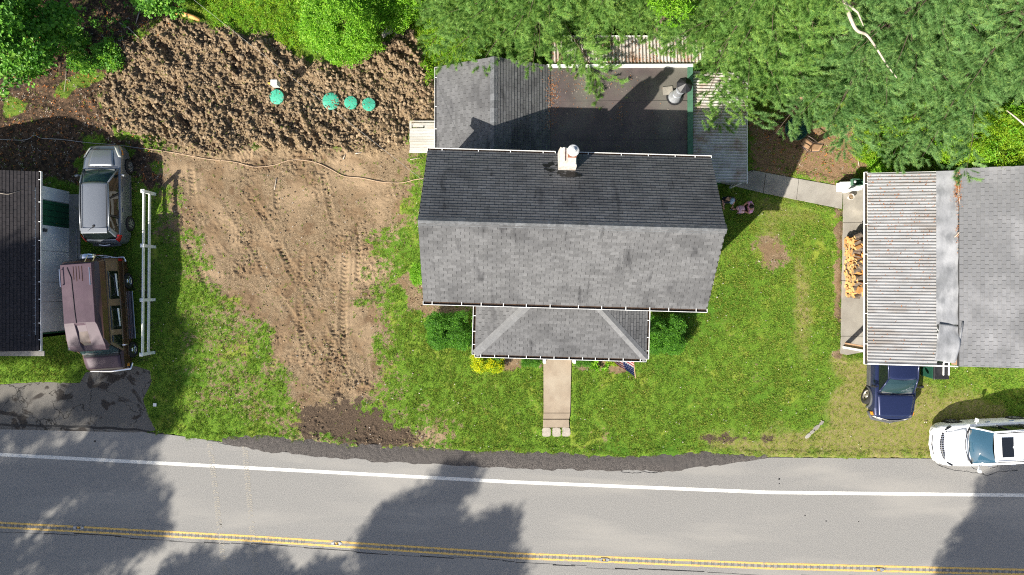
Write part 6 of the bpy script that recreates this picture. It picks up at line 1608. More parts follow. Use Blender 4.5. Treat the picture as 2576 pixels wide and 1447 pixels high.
def log_at(x, y, z, rx, rz, ry=0.0):
    o = inst('firewood_log', random.choice(LOGS), None, (x, y, z), (rx, ry, rz), (1, 1, 1))
    tag(o, 'split orange firewood log in the low pile at the carport edge', 'firewood', 'split logs stacked at the carport edge')
y = -0.40
for layer in range(6):
    zc = 0.13 + layer * 0.145
    for k in range(19):
        yy_ = -0.36 + 0.148 * k + random.uniform(-0.03, 0.03) + (0.07 if layer % 2 else 0)
        if yy_ > 2.32 - layer * 0.03: continue
        log_at(15.47 + random.uniform(-0.05, 0.05), yy_, zc + random.uniform(-0.02, 0.02), random.uniform(0, 6.28), random.uniform(-0.12, 0.12))
for row in (15.45, 15.86):
    for k in range(20):
        log_at(row + random.uniform(-0.08, 0.08), -0.34 + 0.138 * k + random.uniform(-0.04, 0.04), 1.0 + random.uniform(-0.03, 0.05), random.uniform(0, 6.28), random.uniform(-0.45, 0.45), random.uniform(-0.12, 0.12))
for k in range(26):
    log_at(15.62 + random.uniform(-0.25, 0.3), random.uniform(-0.3, 2.2), 1.11 + random.uniform(-0.02, 0.04), random.uniform(0, 6.28), random.uniform(-1.4, 1.4), random.uniform(-0.15, 0.15))

# ------------------------------------------------------------------ people
def skin_body(name, verts, edges, rad, material, parent, root=0, sub=2):
    me = bpy.data.meshes.new(name); me.from_pydata([Vector(v) for v in verts], edges, []); me.materials.append(MATS[material])
    o = bpy.data.objects.new(name, me); COL.objects.link(o); o.parent = parent
    md = o.modifiers.new('skin', 'SKIN'); md.use_smooth_shade = True
    sv_ = me.skin_vertices[0].data if me.skin_vertices else None
    if sv_ is None:
        bmx = bmesh.new(); bmx.from_mesh(me); bmx.verts.layers.skin.verify(); bmx.to_mesh(me); bmx.free(); sv_ = me.skin_vertices[0].data
    for i, r_ in enumerate(rad):
        sv_[i].radius = r_ if isinstance(r_, tuple) else (r_, r_); sv_[i].use_root = (i == root)
    ms = o.modifiers.new('sub', 'SUBSURF'); ms.levels = sub; ms.render_levels = sub
    return o
def person(name, loc, rz, label, shirt, trousers, hair_mat, arms, legs, cap=False, lean=0.06):
    """facing +x; arms: per side (elbow, wrist); legs: per side (knee, ankle)"""
    t = thing(name, loc, label, 'person', rz)
    pel = (0, 0, 0.92)
    V_ = [pel, (0.01, 0, 1.12), (lean * 0.6, 0, 1.30), (lean, 0, 1.42), (lean + 0.02, 0, 1.50), (lean + 0.05, 0, 1.60)]
    E = [(0, 1), (1, 2), (2, 3), (3, 4), (4, 5)]; Rr = [(0.145, 0.115), (0.135, 0.105), (0.155, 0.115), (0.12, 0.09), (0.055, 0.055), (0.075, 0.085)]
    for s, (el, wr), (kn, an) in ((1, arms[0], legs[0]), (-1, arms[1], legs[1])):
        i = len(V_); V_ += [(lean, s * 0.17, 1.40), el, wr]; E += [(3, i), (i, i + 1), (i + 1, i + 2)]; Rr += [0.062, 0.046, 0.034]
        i = len(V_); V_ += [(0, s * 0.095, 0.86), kn, an, (an[0] + 0.13, an[1], 0.05)]; E += [(0, i), (i, i + 1), (i + 1, i + 2), (i + 2, i + 3)]; Rr += [0.09, 0.062, 0.044, 0.04]
    skin_body('body', V_, E, Rr, 'skin', t)
    # clothing: shirt over trunk and upper arms, trousers over hips and legs
    V_ = [(0, 0, 0.95), (0.01, 0, 1.12), (lean * 0.6, 0, 1.30), (lean, 0, 1.415)]; E = [(0, 1), (1, 2), (2, 3)]; Rr = [(0.165, 0.14), (0.155, 0.135), (0.175, 0.145), (0.135, 0.11)]
    for s, (el, wr) in ((1, arms[0]), (-1, arms[1])):
        i = len(V_); sh = Vector((lean, s * 0.185, 1.395)); e_ = Vector(el); V_ += [tuple(sh), tuple(sh.lerp(e_, 0.8))]; E += [(3, i), (i, i + 1)]; Rr += [0.083, 0.068]
    skin_body('shirt', V_, E, Rr, shirt, t)
    V_ = [(0, 0, 0.94)]; E = []; Rr = [(0.155, 0.13)]
    for s, (kn, an) in ((1, legs[0]), (-1, legs[1])):
        i = len(V_); V_ += [(0, s * 0.095, 0.84), kn, (an[0], an[1], an[2] + 0.06)]; E += [(0, i), (i, i + 1), (i + 1, i + 2)]; Rr += [0.105, 0.078, 0.062]
    skin_body('trousers', V_, E, Rr, trousers, t)
    # head with face
    hc = Vector((lean + 0.07, 0, 1.63)); bmx = bmesh.new(); bmesh.ops.create_uvsphere(bmx, u_segments=24, v_segments=18, radius=0.1)
    for v in bmx.verts:
        x, y_, z = v.co; v.co = Vector((x * 1.0, y_ * 0.78, z * 1.15))
        if x > 0.05 and abs(z) < 0.03 and abs(y_) < 0.022: v.co.x += 0.02
        if z < -0.05 and x > 0: v.co.x += 0.008
        if x > 0.06 and 0.015 < abs(y_) < 0.055 and 0.0 < z < 0.035: v.co.x -= 0.008
    me = bpy.data.meshes.new('head'); bmx.to_mesh(me); bmx.free(); me.materials.append(MATS['skin']); me.polygons.foreach_set('use_smooth', [True] * len(me.polygons))
    hd = bpy.data.objects.new('head', me); COL.objects.link(hd); hd.parent = t; hd.location = hc; hd.rotation_euler = (0, R(24), 0)
    for s in (-1, 1):
        m = MB(); m.lathe([(0.0, -0.008), (0.011, 0), (0.0, 0.008)], (0.083, s * 0.032, 0.02), 8, cap=False); m.build('eye', 'hair', hd)
        m = MB(); m.lathe([(0.0, -0.01), (0.026, -0.006), (0.028, 0.004), (0.0, 0.01)], (0.0, s * 0.082, 0.0), 10, 'y', cap=False); m.build('ear', 'skin', hd, smooth=True)
    m = MB(); m.box((0.088, 0, -0.055), (0.012, 0.045, 0.012)); m.build('mouth', 'flag_red', hd, bevel=0.004)
    bmx = bmesh.new(); bmesh.ops.create_uvsphere(bmx, u_segments=24, v_segments=16, radius=0.112)
    bmesh.ops.delete(bmx, geom=[v for v in bmx.verts if (v.co.z < -0.02 and v.co.x > -0.04) or (v.co.x > 0.075 and v.co.z < 0.05)], context='VERTS')
    for v in bmx.verts:
        v.co.y *= 0.84; v.co.z *= 1.15
        if v.co.z < 0: v.co.x *= 1.1
    me = bpy.data.meshes.new('hair'); bmx.to_mesh(me); bmx.free(); me.materials.append(MATS[hair_mat]); me.polygons.foreach_set('use_smooth', [True] * len(me.polygons))
    h_ = bpy.data.objects.new('hair', me); COL.objects.link(h_); h_.parent = hd
    if cap:
        m = MB(); m.lathe([(0.118, 0.02), (0.12, 0.05), (0.105, 0.10), (0.06, 0.135), (0, 0.145)], (0.0, 0, 0), 20, cap=False); c_ = m.build('cap', 'cap_cloth', hd, smooth=True); c_.scale = (1, 0.86, 1)
        m = MB(); m.grid(lambda u, v: ((0.085 + 0.11 * v) * math.cos((u - 0.5) * 1.7) + 0.0, (0.115 + 0.02 * v) * math.sin((u - 0.5) * 1.7), 0.03 - 0.03 * v - 0.02 * (2 * u - 1) ** 2), 8, 4); m.build('peak', 'cap_cloth', c_, smooth=True, solidify=0.006)
        m = MB(); m.lathe([(0.012, 0.143), (0.0, 0.152)], (0, 0, 0), 8, cap=False); m.build('button', 'denim', c_)
    for (kn, an) in legs:
        m = MB(); m.grid(lambda u, v: (an[0] - 0.08 + 0.29 * u, an[1] + (0.045 + 0.012 * math.sin(math.pi * u)) * math.cos(math.pi * v) * (1 - 0.4 * max(0, u - 0.8) / 0.2), 0.03 + (0.085 - 0.05 * u) * math.sin(math.pi * v)), 8, 8); m.build('shoe', 'shoe_dark', t, smooth=True)
        m = MB(); m.slab([(an[0] - 0.09 + 0.31 * (0.5 + 0.5 * math.cos(a)), an[1] + 0.055 * math.sin(a)) for a in np.linspace(0, 2 * math.pi, 15)[:-1]], 0.005, 0.035); m.build('shoe_sole', 'shoe_sole', t)
    # hands: palm and five fingers
    for s, (el, wr) in ((1, arms[0]), (-1, arms[1])):
        w_ = Vector(wr); d = (w_ - Vector(el)).normalized(); sd_ = d.cross(UP).normalized(); nn = sd_.cross(d)
        pv = [tuple(w_), tuple(w_ + d * 0.08)]; pe = [(0, 1)]; pr = [(0.026, 0.022), (0.036, 0.017)]
        hb = skin_body('hand', pv, pe, pr, 'skin', t, 0, 1)
        for k, (off, ln) in enumerate(((-0.028, 0.066), (-0.010, 0.076), (0.010, 0.071), (0.027, 0.055))):
            b0 = w_ + d * 0.085 + sd_ * off; b1 = b0 + d * ln * 0.5 - nn * 0.008; b2 = b1 + d * ln * 0.35 - nn * 0.022; b3 = b2 + d * ln * 0.1 - nn * 0.02
            m = MB(); m.tube([b0, b1, b2, b3], [0.0095, 0.009, 0.008, 0.006], 6); m.build('finger', 'skin', hb, smooth=True)
        b0 = w_ + d * 0.03 + sd_ * (-0.03 * s); m = MB(); m.tube([b0, b0 + d * 0.03 + sd_ * (-0.025 * s), b0 + d * 0.058 + sd_ * (-0.03 * s) - nn * 0.012], [0.012, 0.010, 0.007], 6); m.build('thumb', 'skin', hb, smooth=True)
    return t
pp = P(1893, 521, 1.25)
person('person', (pp.x - 0.02, pp.y + 0.0, 0), R(188), 'person in pink shirt and dark trousers looking down at a folded cloth', 'pink_cloth', 'black_cloth', 'hair',
       [((0.16, 0.23, 1.14), (0.33, 0.10, 1.05)), ((0.14, -0.24, 1.13), (0.30, -0.13, 1.04))], [((0.03, 0.10, 0.48), (0.02, 0.12, 0.09)), ((0.22, -0.10, 0.50), (0.36, -0.11, 0.09))], lean=0.09)
t = thing('folded_cloth', (pp.x - 0.38, pp.y - 0.06, 1.06), 'pale pink folded cloth held by the person in pink', 'cloth', R(188))
m = MB(); m.grid(lambda u, v: (-0.10 + 0.26 * u, (v - 0.5) * 0.34, 0.03 * math.sin(u * 5 + v * 3) - 0.10 * (2 * v - 1) ** 2), 8, 10); m.build('upper_fold', 'pink_pale', t, smooth=True, solidify=0.012)
m = MB(); m.grid(lambda u, v: (0.15 + 0.03 * math.sin(v * 8), (v - 0.5) * 0.32, -0.02 - 0.28 * u), 6, 8); m.build('hanging_fold', 'pink_pale', t, smooth=True, solidify=0.012)
pq = P(1838, 498, 1.45)
person('person', (pq.x + 0.02, pq.y, 0), R(-96), 'person in black shirt and grey peaked cap standing in the house shade', 'black_cloth', 'denim', 'hair',
       [((0.05, 0.27, 1.12), (0.26, 0.24, 1.02)), ((0.10, -0.27, 1.13), (0.34, -0.20, 1.12))], [((0.03, 0.11, 0.48), (0.0, 0.13, 0.09)), ((0.06, -0.10, 0.49), (0.04, -0.12, 0.09))], cap=True, lean=0.05)
# ------------------------------------------------------------------ vegetation prototypes (shared leaf sprays)
def needle_spray(name, material, seed, L_=0.42, nn=130, nl=0.14):
    rr = random.Random(seed); m = MB()
    for k in range(nn):
        s = rr.random() ** 0.7; o = Vector((s * L_, 0, 0.02 * s))
        th = rr.uniform(0, 6.283); out = rr.uniform(0.45, 1.0); fw = rr.uniform(0.35, 1.1)
        d = Vector((fw, math.cos(th) * out, math.sin(th) * out * 0.8 + 0.15)).normalized()
        ln = nl * rr.uniform(0.7, 1.25); w = 0.010
        sd_ = d.cross(Vector((rr.uniform(-.45, .45), rr.uniform(-.45, .45), 1))).normalized() * w
        tip = o + d * ln - Vector((0, 0, 0.012))
        m.add([o - sd_ * 0.6, o + sd_ * 0.6, tip], [(0, 1, 2)])
    return proto(name, m, material)
def leaf_spray(name, material, seed, n=14, size=0.09, spread=0.20, narrow=0.5, flat=0.5):
    rr = random.Random(seed); m = MB()
    for k in range(n):
        o = Vector((rr.gauss(0, 1), rr.gauss(0, 1), rr.gauss(0, 0.6))).normalized() * spread * rr.random() ** 0.5
        az = rr.uniform(0, 6.283); el = rr.uniform(-0.5, 0.6) * (1 - flat) * 2
        d = Vector((math.cos(az) * math.cos(el), math.sin(az) * math.cos(el), math.sin(el)))
        sd_ = d.cross(Vector((0, 0, 1))).normalized(); up = sd_.cross(d); l = size * rr.uniform(0.7, 1.2); w = l * narrow * 0.5
        dr = rr.uniform(0.05, 0.3)
        a = o; b = o + d * l * 0.45 + sd_ * w + up * w * 0.35; c = o + d * l - up * l * dr; e = o + d * l * 0.45 - sd_ * w + up * w * 0.35
        m.add([a, b, c, e], [(0, 1, 2), (0, 2, 3)])
    return proto(name, m, material)
def grass_tuft(name, material, seed, n=9, h=0.075, spread=0.05):
    rr = random.Random(seed); m = MB()
    for k in range(n):
        az = rr.uniform(0, 6.283); r0 = spread * rr.random(); o = Vector((math.cos(az) * r0, math.sin(az) * r0, 0)); az2 = rr.uniform(0, 6.283)
        ln = h * rr.uniform(0.6, 1.2); bend = rr.uniform(0.35, 1.0); d = Vector((math.cos(az2) * bend, math.sin(az2) * bend, 1)).normalized()
        w = 0.009; s_ = Vector((-math.sin(az2), math.cos(az2), 0)) * w
        m.add([o - s_, o + s_, o + d * ln], [(0, 1, 2)])
    return proto(name, m, material)
NEED = [needle_spray('needle_spray_%d' % i, 'needle', 300 + i) for i in range(4)] 
NEEDB = [needle_spray('blue_needle_spray_%d' % i, 'needle_blue', 320 + i) for i in range(4)]
NEEDS = [needle_spray('new_needle_spray', 'leaf_yellowgreen', 340, 0.30, 40, 0.08)]

def mesh_tree(root, pts, rad, name='trunk', n=8): 
    m = MB(); m.tube(pts, rad, n); return m.build(name, 'bark', root, smooth=True)

def pine(x, y, h, Rm, seed, label, zmin=2.2, blue=False, sway=(0, 0), dens=1.0, cut=None):
    rr = random.Random(seed); t = thing('pine_tree', (x, y, 0), label, 'tree')
    tm = MB(); tm.tube([(0, 0, -0.2), (sway[0] * 0.3, sway[1] * 0.3, h * 0.5), (sway[0], sway[1], h)], [0.26, 0.16, 0.03], 10)
    P_, Ro, Sc, Kd = [], [], [], []
    z = zmin
    lobes = [rr.uniform(0.72, 1.12) for _ in range(12)]
    while z < h - 0.2:
        f = (z - zmin) / (h - zmin); nb = rr.randint(5, 7); a0 = rr.uniform(0, 6.28)
        for k in range(nb):
            az = a0 + 6.283 * k / nb + rr.uniform(-0.25, 0.25)
            lob = lobes[int(az / 6.283 * 12) % 12]
            L_ = Rm * (1 - f ** 1.15) * lob * rr.uniform(0.72, 1.08) + 0.35
            base = Vector((sway[0] * z / h, sway[1] * z / h, z)); rise = rr.uniform(0.05, 0.28) + 0.25 * f
            d = Vector((math.cos(az), math.sin(az), 0)); sdv_ = Vector((-d.y, d.x, 0)); wob = rr.uniform(-0.15, 0.15)
            def bp(s):
                return base + d * (L_ * s) + sdv_ * (L_ * wob * s * s) + UP * (L_ * rise * s - L_ * 0.22 * s * s)
            if cut is not None and not bool(cut(np.array([bp(0.8).x + x]), np.array([bp(0.8).y + y]), np.array([bp(0.8).z]))[0]): L_ = L_ * 0.45
            tm.tube([bp(0), bp(0.4), bp(0.75), bp(1.0)], [0.04 * (1 - f) + 0.012, 0.02, 0.012, 0.004], 5, cap=False)
            s = 0.18
            while s < 1.0:
                p = bp(s)
                for sg in (-1, 1):
                    tl = min(1.1, (0.25 + 0.42 * (1.05 - s) * L_)) * rr.uniform(0.6, 1.1)
                    ta = az + sg * rr.uniform(0.6, 1.1)
                    td = Vector((math.cos(ta), math.sin(ta), 0))
                    q = 0.12
                    while q <= tl:
                        pt = p + td * q + UP * rr.uniform(-0.06, 0.10)
                        P_.append(pt); Ro.append((rr.uniform(-0.6, 0.6), -rr.uniform(-0.05, 0.65), ta + rr.uniform(-0.5, 0.5))); Sc.append(rr.uniform(0.75, 1.2)); Kd.append(rr.randrange(4))
                        q += 0.20 / dens
                s += 0.28 / max(L_, 0.8)
            pt = bp(0.97); P_.append(pt); Ro.append((0, -0.35, az)); Sc.append(1.05); Kd.append(rr.randrange(4))
            if rr.random() < 0.25: P_.append(bp(1.0)); Ro.append((0, -0.5, az)); Sc.append(0.8); Kd.append(4)
        z += rr.uniform(0.32, 0.46)
    P_ = np.array([tuple(p) for p in P_]); Ro = np.array(Ro); Sc = np.array(Sc); Kd = np.array(Kd)
    if cut is not None:
        m_ = cut(P_[:, 0] + x, P_[:, 1] + y, P_[:, 2]); P_, Ro, Sc, Kd = P_[m_], Ro[m_], Sc[m_], Kd[m_]
    tm.build('trunk', 'bark', t, smooth=True)
    c = scatter('crown', P_, Ro, Sc, (NEEDB if blue else NEED) + NEEDS, t, Kd); tag(c, kind='stuff')
    return t

def crown_points(rr, blobs, n, shell=0.55):
    """points in the outer shell of ellipsoid lumps; blobs (cx,cy,cz,rx,ry,rz)"""
    w = np.array([b[3] * b[4] + b[3] * b[5] for b in blobs]); w = w / w.sum(); out = []
    B = np.array(blobs); ids = rr.choice(len(blobs), n, p=w)
    v = rr.normal(size=(n, 3)); v /= np.linalg.norm(v, axis=1, keepdims=True); r = (1 - shell * rr.random(n) ** 1.6)[:, None]
    p = B[ids, :3] + v * r * B[ids, 3:]
    return p
def broadleaf(name, x, y, label, cat, blobs, n, protos, sc=(0.8, 1.3), seed=0, trunk_h=2.0, trunk_r=0.1, limbs=6, group=None, tilt=0.5, zmin=0.05, gap=0.36):
    rr = np.random.default_rng(seed); t = thing(name, (x, y, 0), label, cat, group=group)
    p = crown_points(rr, blobs, n); p = p[p[:, 2] > zmin]
    # break the outline with noise
    keep = fbm(p[:, 0] * 1.3 + seed, p[:, 1] * 1.3 + p[:, 2] * 0.9, seed, 3) > gap
    p = p[keep]; k = len(p)
    rot = np.stack([rr.normal(0, tilt * 0.7, k), rr.normal(0, tilt * 0.7, k), rr.uniform(0, 6.283, k)], -1)
    m = MB(); bl = blobs[:limbs]
    m.tube([(0, 0, -0.1), (0.02, 0.02, trunk_h * 0.5), (0, 0, trunk_h)], [trunk_r, trunk_r * 0.85, trunk_r * 0.7], 8)
    for b in bl: m.tube([(0, 0, trunk_h * 0.9), (b[0] * 0.5, b[1] * 0.5, (trunk_h + b[2]) / 2 + 0.1), (b[0], b[1], b[2] + b[5] * 0.3)], [trunk_r * 0.5, trunk_r * 0.3, trunk_r * 0.1], 6)
    m.build('trunk' if cat == 'tree' else 'stem', 'bark', t, smooth=True)
    c = scatter('crown' if cat == 'tree' else 'foliage', p, rot, rr.uniform(*sc, k), protos, t); tag(c, kind='stuff')
    return t
LB = [leaf_spray('bright_spray_%d' % i, 'leaf_bright', 400 + i, 16, 0.085, 0.17, 0.55) for i in range(3)]
LYG = [leaf_spray('yellowgreen_spray_%d' % i, 'leaf_yellowgreen', 410 + i, 18, 0.065, 0.15, 0.45) for i in range(3)]
LM = [leaf_spray('maple_spray_%d' % i, 'leaf_mid', 420 + i, 11, 0.15, 0.22, 0.85) for i in range(3)]
LD = [leaf_spray('box_spray_%d' % i, 'leaf_deep', 430 + i, 20, 0.045, 0.10, 0.6) for i in range(3)]
LG = [leaf_spray('gold_spray_%d' % i, 'leaf_gold', 440 + i, 20, 0.045, 0.10, 0.5) for i in range(3)]
LH = [leaf_spray('hosta_spray_%d' % i, 'leaf_bright', 450 + i, 9, 0.17, 0.08, 0.5, 0.3) for i in range(2)]
LW_ = [leaf_spray('weed_spray_%d' % i, 'leaf_bright', 460 + i, 14, 0.10, 0.13, 0.28, 0.35) for i in range(3)]
LR = [leaf_spray('long_spray_%d' % i, 'leaf_bright', 470 + i, 12, 0.16, 0.20, 0.28, 0.6) for i in range(2)]
LT = [leaf_spray('shade_spray_%d' % i, 'leaf_mid', 480 + i, 14, 0.16, 0.30, 0.6) for i in range(3)]

# ------------------------------------------------------------------ pines behind the houses
pine(1.1, 12.2, 9.5, 4.7, 1, 'white pine overhanging the ridge end of the shingled rear wing', 2.6, sway=(0.1, 0.3))
pine(4.7, 13.2, 10.5, 3.6, 2, 'white pine behind the corrugated sheets, its low limbs over the leafy roof edge', 3.0)
pine(9.1, 11.1, 11.0, 5.4, 3, 'broad white pine hanging over the stove pipe and lean-to roof', 3.0, sway=(0.4, 0.4), cut=lambda x, y, z: ~((x > 11.4) & (y < 6.6)) & ~((x < 7.7) & (y < 9.1)))
pine(13.9, 9.9, 12.0, 4.7, 4, 'tall white pine shading the patio table', 3.3, blue=True, sway=(0.3, 0.2), dens=1.1, cut=lambda x, y, z: ~((x < 11.3) & (y < 6.6)) & ~((x < 12.2) & (y < 5.9)))
pine(17.6, 9.3, 12.0, 4.9, 5, 'blue green white pine brushing the ridge of the carport roof', 3.6, blue=True, sway=(0.3, 0.3), dens=1.05, cut=lambda x, y, z: ~((x > 17.6) & (y < 7.2)))
pine(22.3, 9.6, 10.5, 4.6, 6, 'white pine at the corner of the neighbour house, branches over pale shingles', 3.6, blue=True, cut=lambda x, y, z: y > 7.4)
pine(-1.9, 13.0, 6.0, 2.9, 7, 'small pale pine standing by the weeds at the rear wing corner', 1.0)
pine(14.5, 15.0, 9.0, 4.2, 8, 'white pine standing deep behind the patio pine', 2.0)
pine(20.0, 15.0, 9.0, 4.6, 9, 'white pine standing deep behind the blue green pine', 2.0)
pine(7.5, 16.5, 8.0, 3.8, 10, 'white pine standing deep behind the stove pipe', 2.0)

# dead limb caught on the patio pine
db = [P(2118, -20, 8.6), P(2137, 40, 8.6), P(2155, 76, 8.5), P(2180, 88, 8.4), P(2205, 122, 8.2), P(2232, 165, 8.1), P(2256, 196, 7.9)]
m = MB(); m.tube(polycurve(db, 4), list(np.linspace(0.075, 0.018, 25)), 7); m.tube([P(2133, 12, 8.6), P(2158, 32, 8.6), P(2172, 66, 8.5)], [0.05, 0.035, 0.015], 6)
tag(m.build('dead_branch', 'dead_wood', smooth=True), 'bare pale dead branch lying on top of the patio pine', 'branch')
db = [P(2532, 278, 3.9), P(2560, 300, 3.95), P(2600, 335, 3.8)]
m = MB(); m.tube(polycurve(db, 4), list(np.linspace(0.02, 0.045, 9)), 6)
tag(m.build('dead_branch', 'dead_wood', smooth=True), 'short bare dead branch over bright shrubs by the neighbour house', 'branch')

# ------------------------------------------------------------------ broadleaf trees, shrubs
def at(px, py, z=0): q = P(px, py, z); return q.x, q.y
x, y = at(868, 62, 2.0)
broadleaf('leafy_tree', x, y, 'bright green glossy leaved tree overhanging the churned soil', 'tree',
          [(0, 0, 2.6, 1.7, 1.3, 0.9), (-0.9, -0.2, 2.0, 1.1, 1.0, 0.8), (0.8, -0.5, 1.9, 1.0, 0.8, 0.7), (-0.1, -1.0, 1.5, 0.9, 0.6, 0.6), (0.6, 0.9, 2.4, 1.3, 1.0, 0.8), (-0.8, 1.0, 2.2, 1.2, 0.9, 0.8)], 2600, LB, (0.85, 1.35), 11, 1.6, 0.10, zmin=0.4)
x, y = at(990, 20, 1.5)
broadleaf('leafy_shrub', x, y, 'deeper green shrub between the glossy tree and the yellow green weeds', 'shrub',
          [(0, 0, 1.2, 1.1, 0.9, 0.8), (0.5, 0.6, 1.5, 1.0, 0.9, 0.9), (-0.6, 0.7, 1.4, 0.9, 0.9, 0.8)], 1200, LR + LB, (0.8, 1.2), 12, 0.8, 0.06)
x, y = at(-70, 40, 4.0)
broadleaf('maple_tree', x, y, 'large leaved maple at the wood edge above the tyre track', 'tree',
          [(0, 0, 4.5, 2.3, 2.0, 1.4), (1.6, -0.9, 3.4, 1.3, 1.2, 1.0), (-1.4, -0.8, 3.2, 1.5, 1.1, 1.0), (1.2, 0.9, 4.0, 1.4, 1.3, 1.0), (0.4, -1.7, 2.4, 1.2, 0.8, 0.7), (2.6, 0.2, 2.6, 0.9, 0.9, 0.6), (-0.8, -1.9, 2.2, 1.2, 0.8, 0.7)], 2000, LM, (0.9, 1.4), 13, 3.0, 0.2, zmin=1.0)
x, y = at(215, 150, 0.5)
broadleaf('leafy_shrub', x, y, 'low sunlit bramble shrub on leaf litter beside the maple', 'shrub',
          [(0, 0, 0.45, 0.9, 0.6, 0.4), (0.8, 0.5, 0.4, 0.7, 0.5, 0.4), (1.2, -0.1, 0.35, 0.5, 0.4, 0.3), (-0.4, 0.9, 0.5, 0.6, 0.6, 0.4)], 520, LM + LB, (0.55, 0.95), 14, 0.3, 0.03)
x, y = at(400, 10, 1.0)
broadleaf('leafy_shrub', x, y, 'star leaved sapling shrub above the split log in the woods', 'shrub',
          [(0, 0, 1.3, 0.9, 0.7, 0.5), (0.7, 0.1, 1.1, 0.7, 0.6, 0.5), (-0.6, 0.3, 1.0, 0.6, 0.6, 0.4), (0.8, 0.8, 1.3, 0.9, 0.7, 0.5)], 420, LM, (0.7, 1.1), 15, 0.9, 0.04)
# weed banks at the wood edge: uncountable ground cover
def weed_bank(name, poly, dens, protos, zlo, zhi, sc, seed, follow=True):
    rr = np.random.default_rng(seed); w = np.array(poly); lo, hi = w.min(0), w.max(0); n = int((hi - lo).prod() * dens)
    q = rr.uniform(lo, hi, (n, 2)); s = poly_sd(q[:, 0], q[:, 1], poly) + (fbm(q[:, 0] * 1.5, q[:, 1] * 1.5, seed, 3) - 0.5) * 0.9
    q = q[s < 0]; s = s[s < 0]; k = len(q)
    hgt = zlo + (zhi - zlo) * np.clip(-s / 1.2, 0, 1) * (0.5 + fbm(q[:, 0] * 1.1, q[:, 1] * 1.1, seed + 5, 3)) * rr.uniform(0.4, 1, k)
    z = gsample(Z, q[:, 0], q[:, 1]) + hgt
    rot = np.stack([rr.normal(0, 0.4, k), rr.normal(0, 0.4, k), rr.uniform(0, 6.283, k)], -1)
    return tag(scatter(name, np.stack([q[:, 0], q[:, 1], z], -1), rot, rr.uniform(*sc, k), protos), kind='stuff')
weed_bank('weed_bank', pxy([(440, -120), (800, -120), (800, 120), (735, 128), (690, 88), (620, 72), (540, 66), (500, 30), (455, -30)]), 90, LW_ + LYG, 0.1, 0.9, (0.8, 1.3), 21)
weed_bank('weed_bank', pxy([(985, -120), (1200, -120), (1260, 60), (1250, 165), (1110, 175), (1095, 215), (1078, 185), (1052, 90), (1010, 50)]), 80, LYG + LW_, 0.1, 0.8, (0.8, 1.3), 22)
weed_bank('undergrowth', pxy([(1240, 100), (1500, -100), (2700, -120), (2700, 430), (2420, 430), (2200, 430), (2200, 260), (1900, 220), (1880, 60), (1500, 60), (1290, 150)]), 22, LYG + LB + LR, 0.1, 0.9, (0.8, 1.5), 23)
weed_bank('forest_weed', pxy([(-60, -100), (420, -100), (330, 80), (270, 150), (130, 190), (-60, 190)]), 7, LM + LB, 0.05, 0.5, (0.5, 1.0), 24)
for k, (px_, py_, r_, lab) in enumerate(((2470, 345, 1.2, 'tall sunlit yellow green shrub behind the neighbour house gable'), (2545, 385, 1.1, 'tall yellow green shrub crowding the neighbour house roof'), (2535, 320, 1.0, 'tall yellow green shrub under the corner pine'))):
    x, y = at(px_, py_, 3.2); broadleaf('leafy_shrub', x, y, lab, 'shrub', [(0, 0, 3.0, r_, r_ * 0.9, 0.7), (r_ * 0.5, r_ * 0.4, 2.7, r_ * 0.8, r_ * 0.7, 0.7), (-r_ * 0.5, -r_ * 0.3, 2.6, r_ * 0.7, r_ * 0.6, 0.6)], 900, LYG + LYG + LR, (0.8, 1.3), 160 + k, 2.2, 0.06)
for k, (px_, py_, r_, n_, pr, lab) in enumerate((
                                           (2172, 335, 0.45, 150, LYG, 'small yellow green shrub beside a stick near the patio'), (2185, 385, 0.55, 220, LYG + LR, 'leafy green shrub where needle litter meets the carport'),
                                           (2215, 415, 0.5, 200, LR, 'dark shaded shrub tucked behind the storage bench'))):
    x, y = at(px_, py_, 0.4); broadleaf('leafy_shrub', x, y, lab, 'shrub', [(0, 0, r_ * 0.55, r_, r_ * 0.8, r_ * 0.55), (r_ * 0.5, r_ * 0.5, r_ * 0.6, r_ * 0.7, r_ * 0.6, r_ * 0.5)], n_, pr, (0.7, 1.2), 60 + k, r_ * 0.4, 0.03)
x, y = at(1715, 15, 5.0); 
for k, (px_, py_, z_, r_, n_, lab) in enumerate(((1690, 8, 6.0, 0.9, 200, 'bright ash tree top poking through pines behind the corrugated roof'), (2262, 10, 6.2, 0.8, 170, 'bright ash tree top poking through pines behind the patio'), (1985, 2, 6.0, 0.55, 90, 'small bright ash tree top poking through pines by the stove pipe'))):
    x, y = at(px_, py_, z_); broadleaf('ash_tree', x, y, lab, 'tree', [(0, 0, z_, r_, r_ * 0.8, 0.5), (r_ * 0.5, r_ * 0.8, z_ - 0.3, r_, r_, 0.6)], n_, LR, (0.9, 1.3), 80 + k, z_ - 0.6, 0.09, 2, zmin=1)

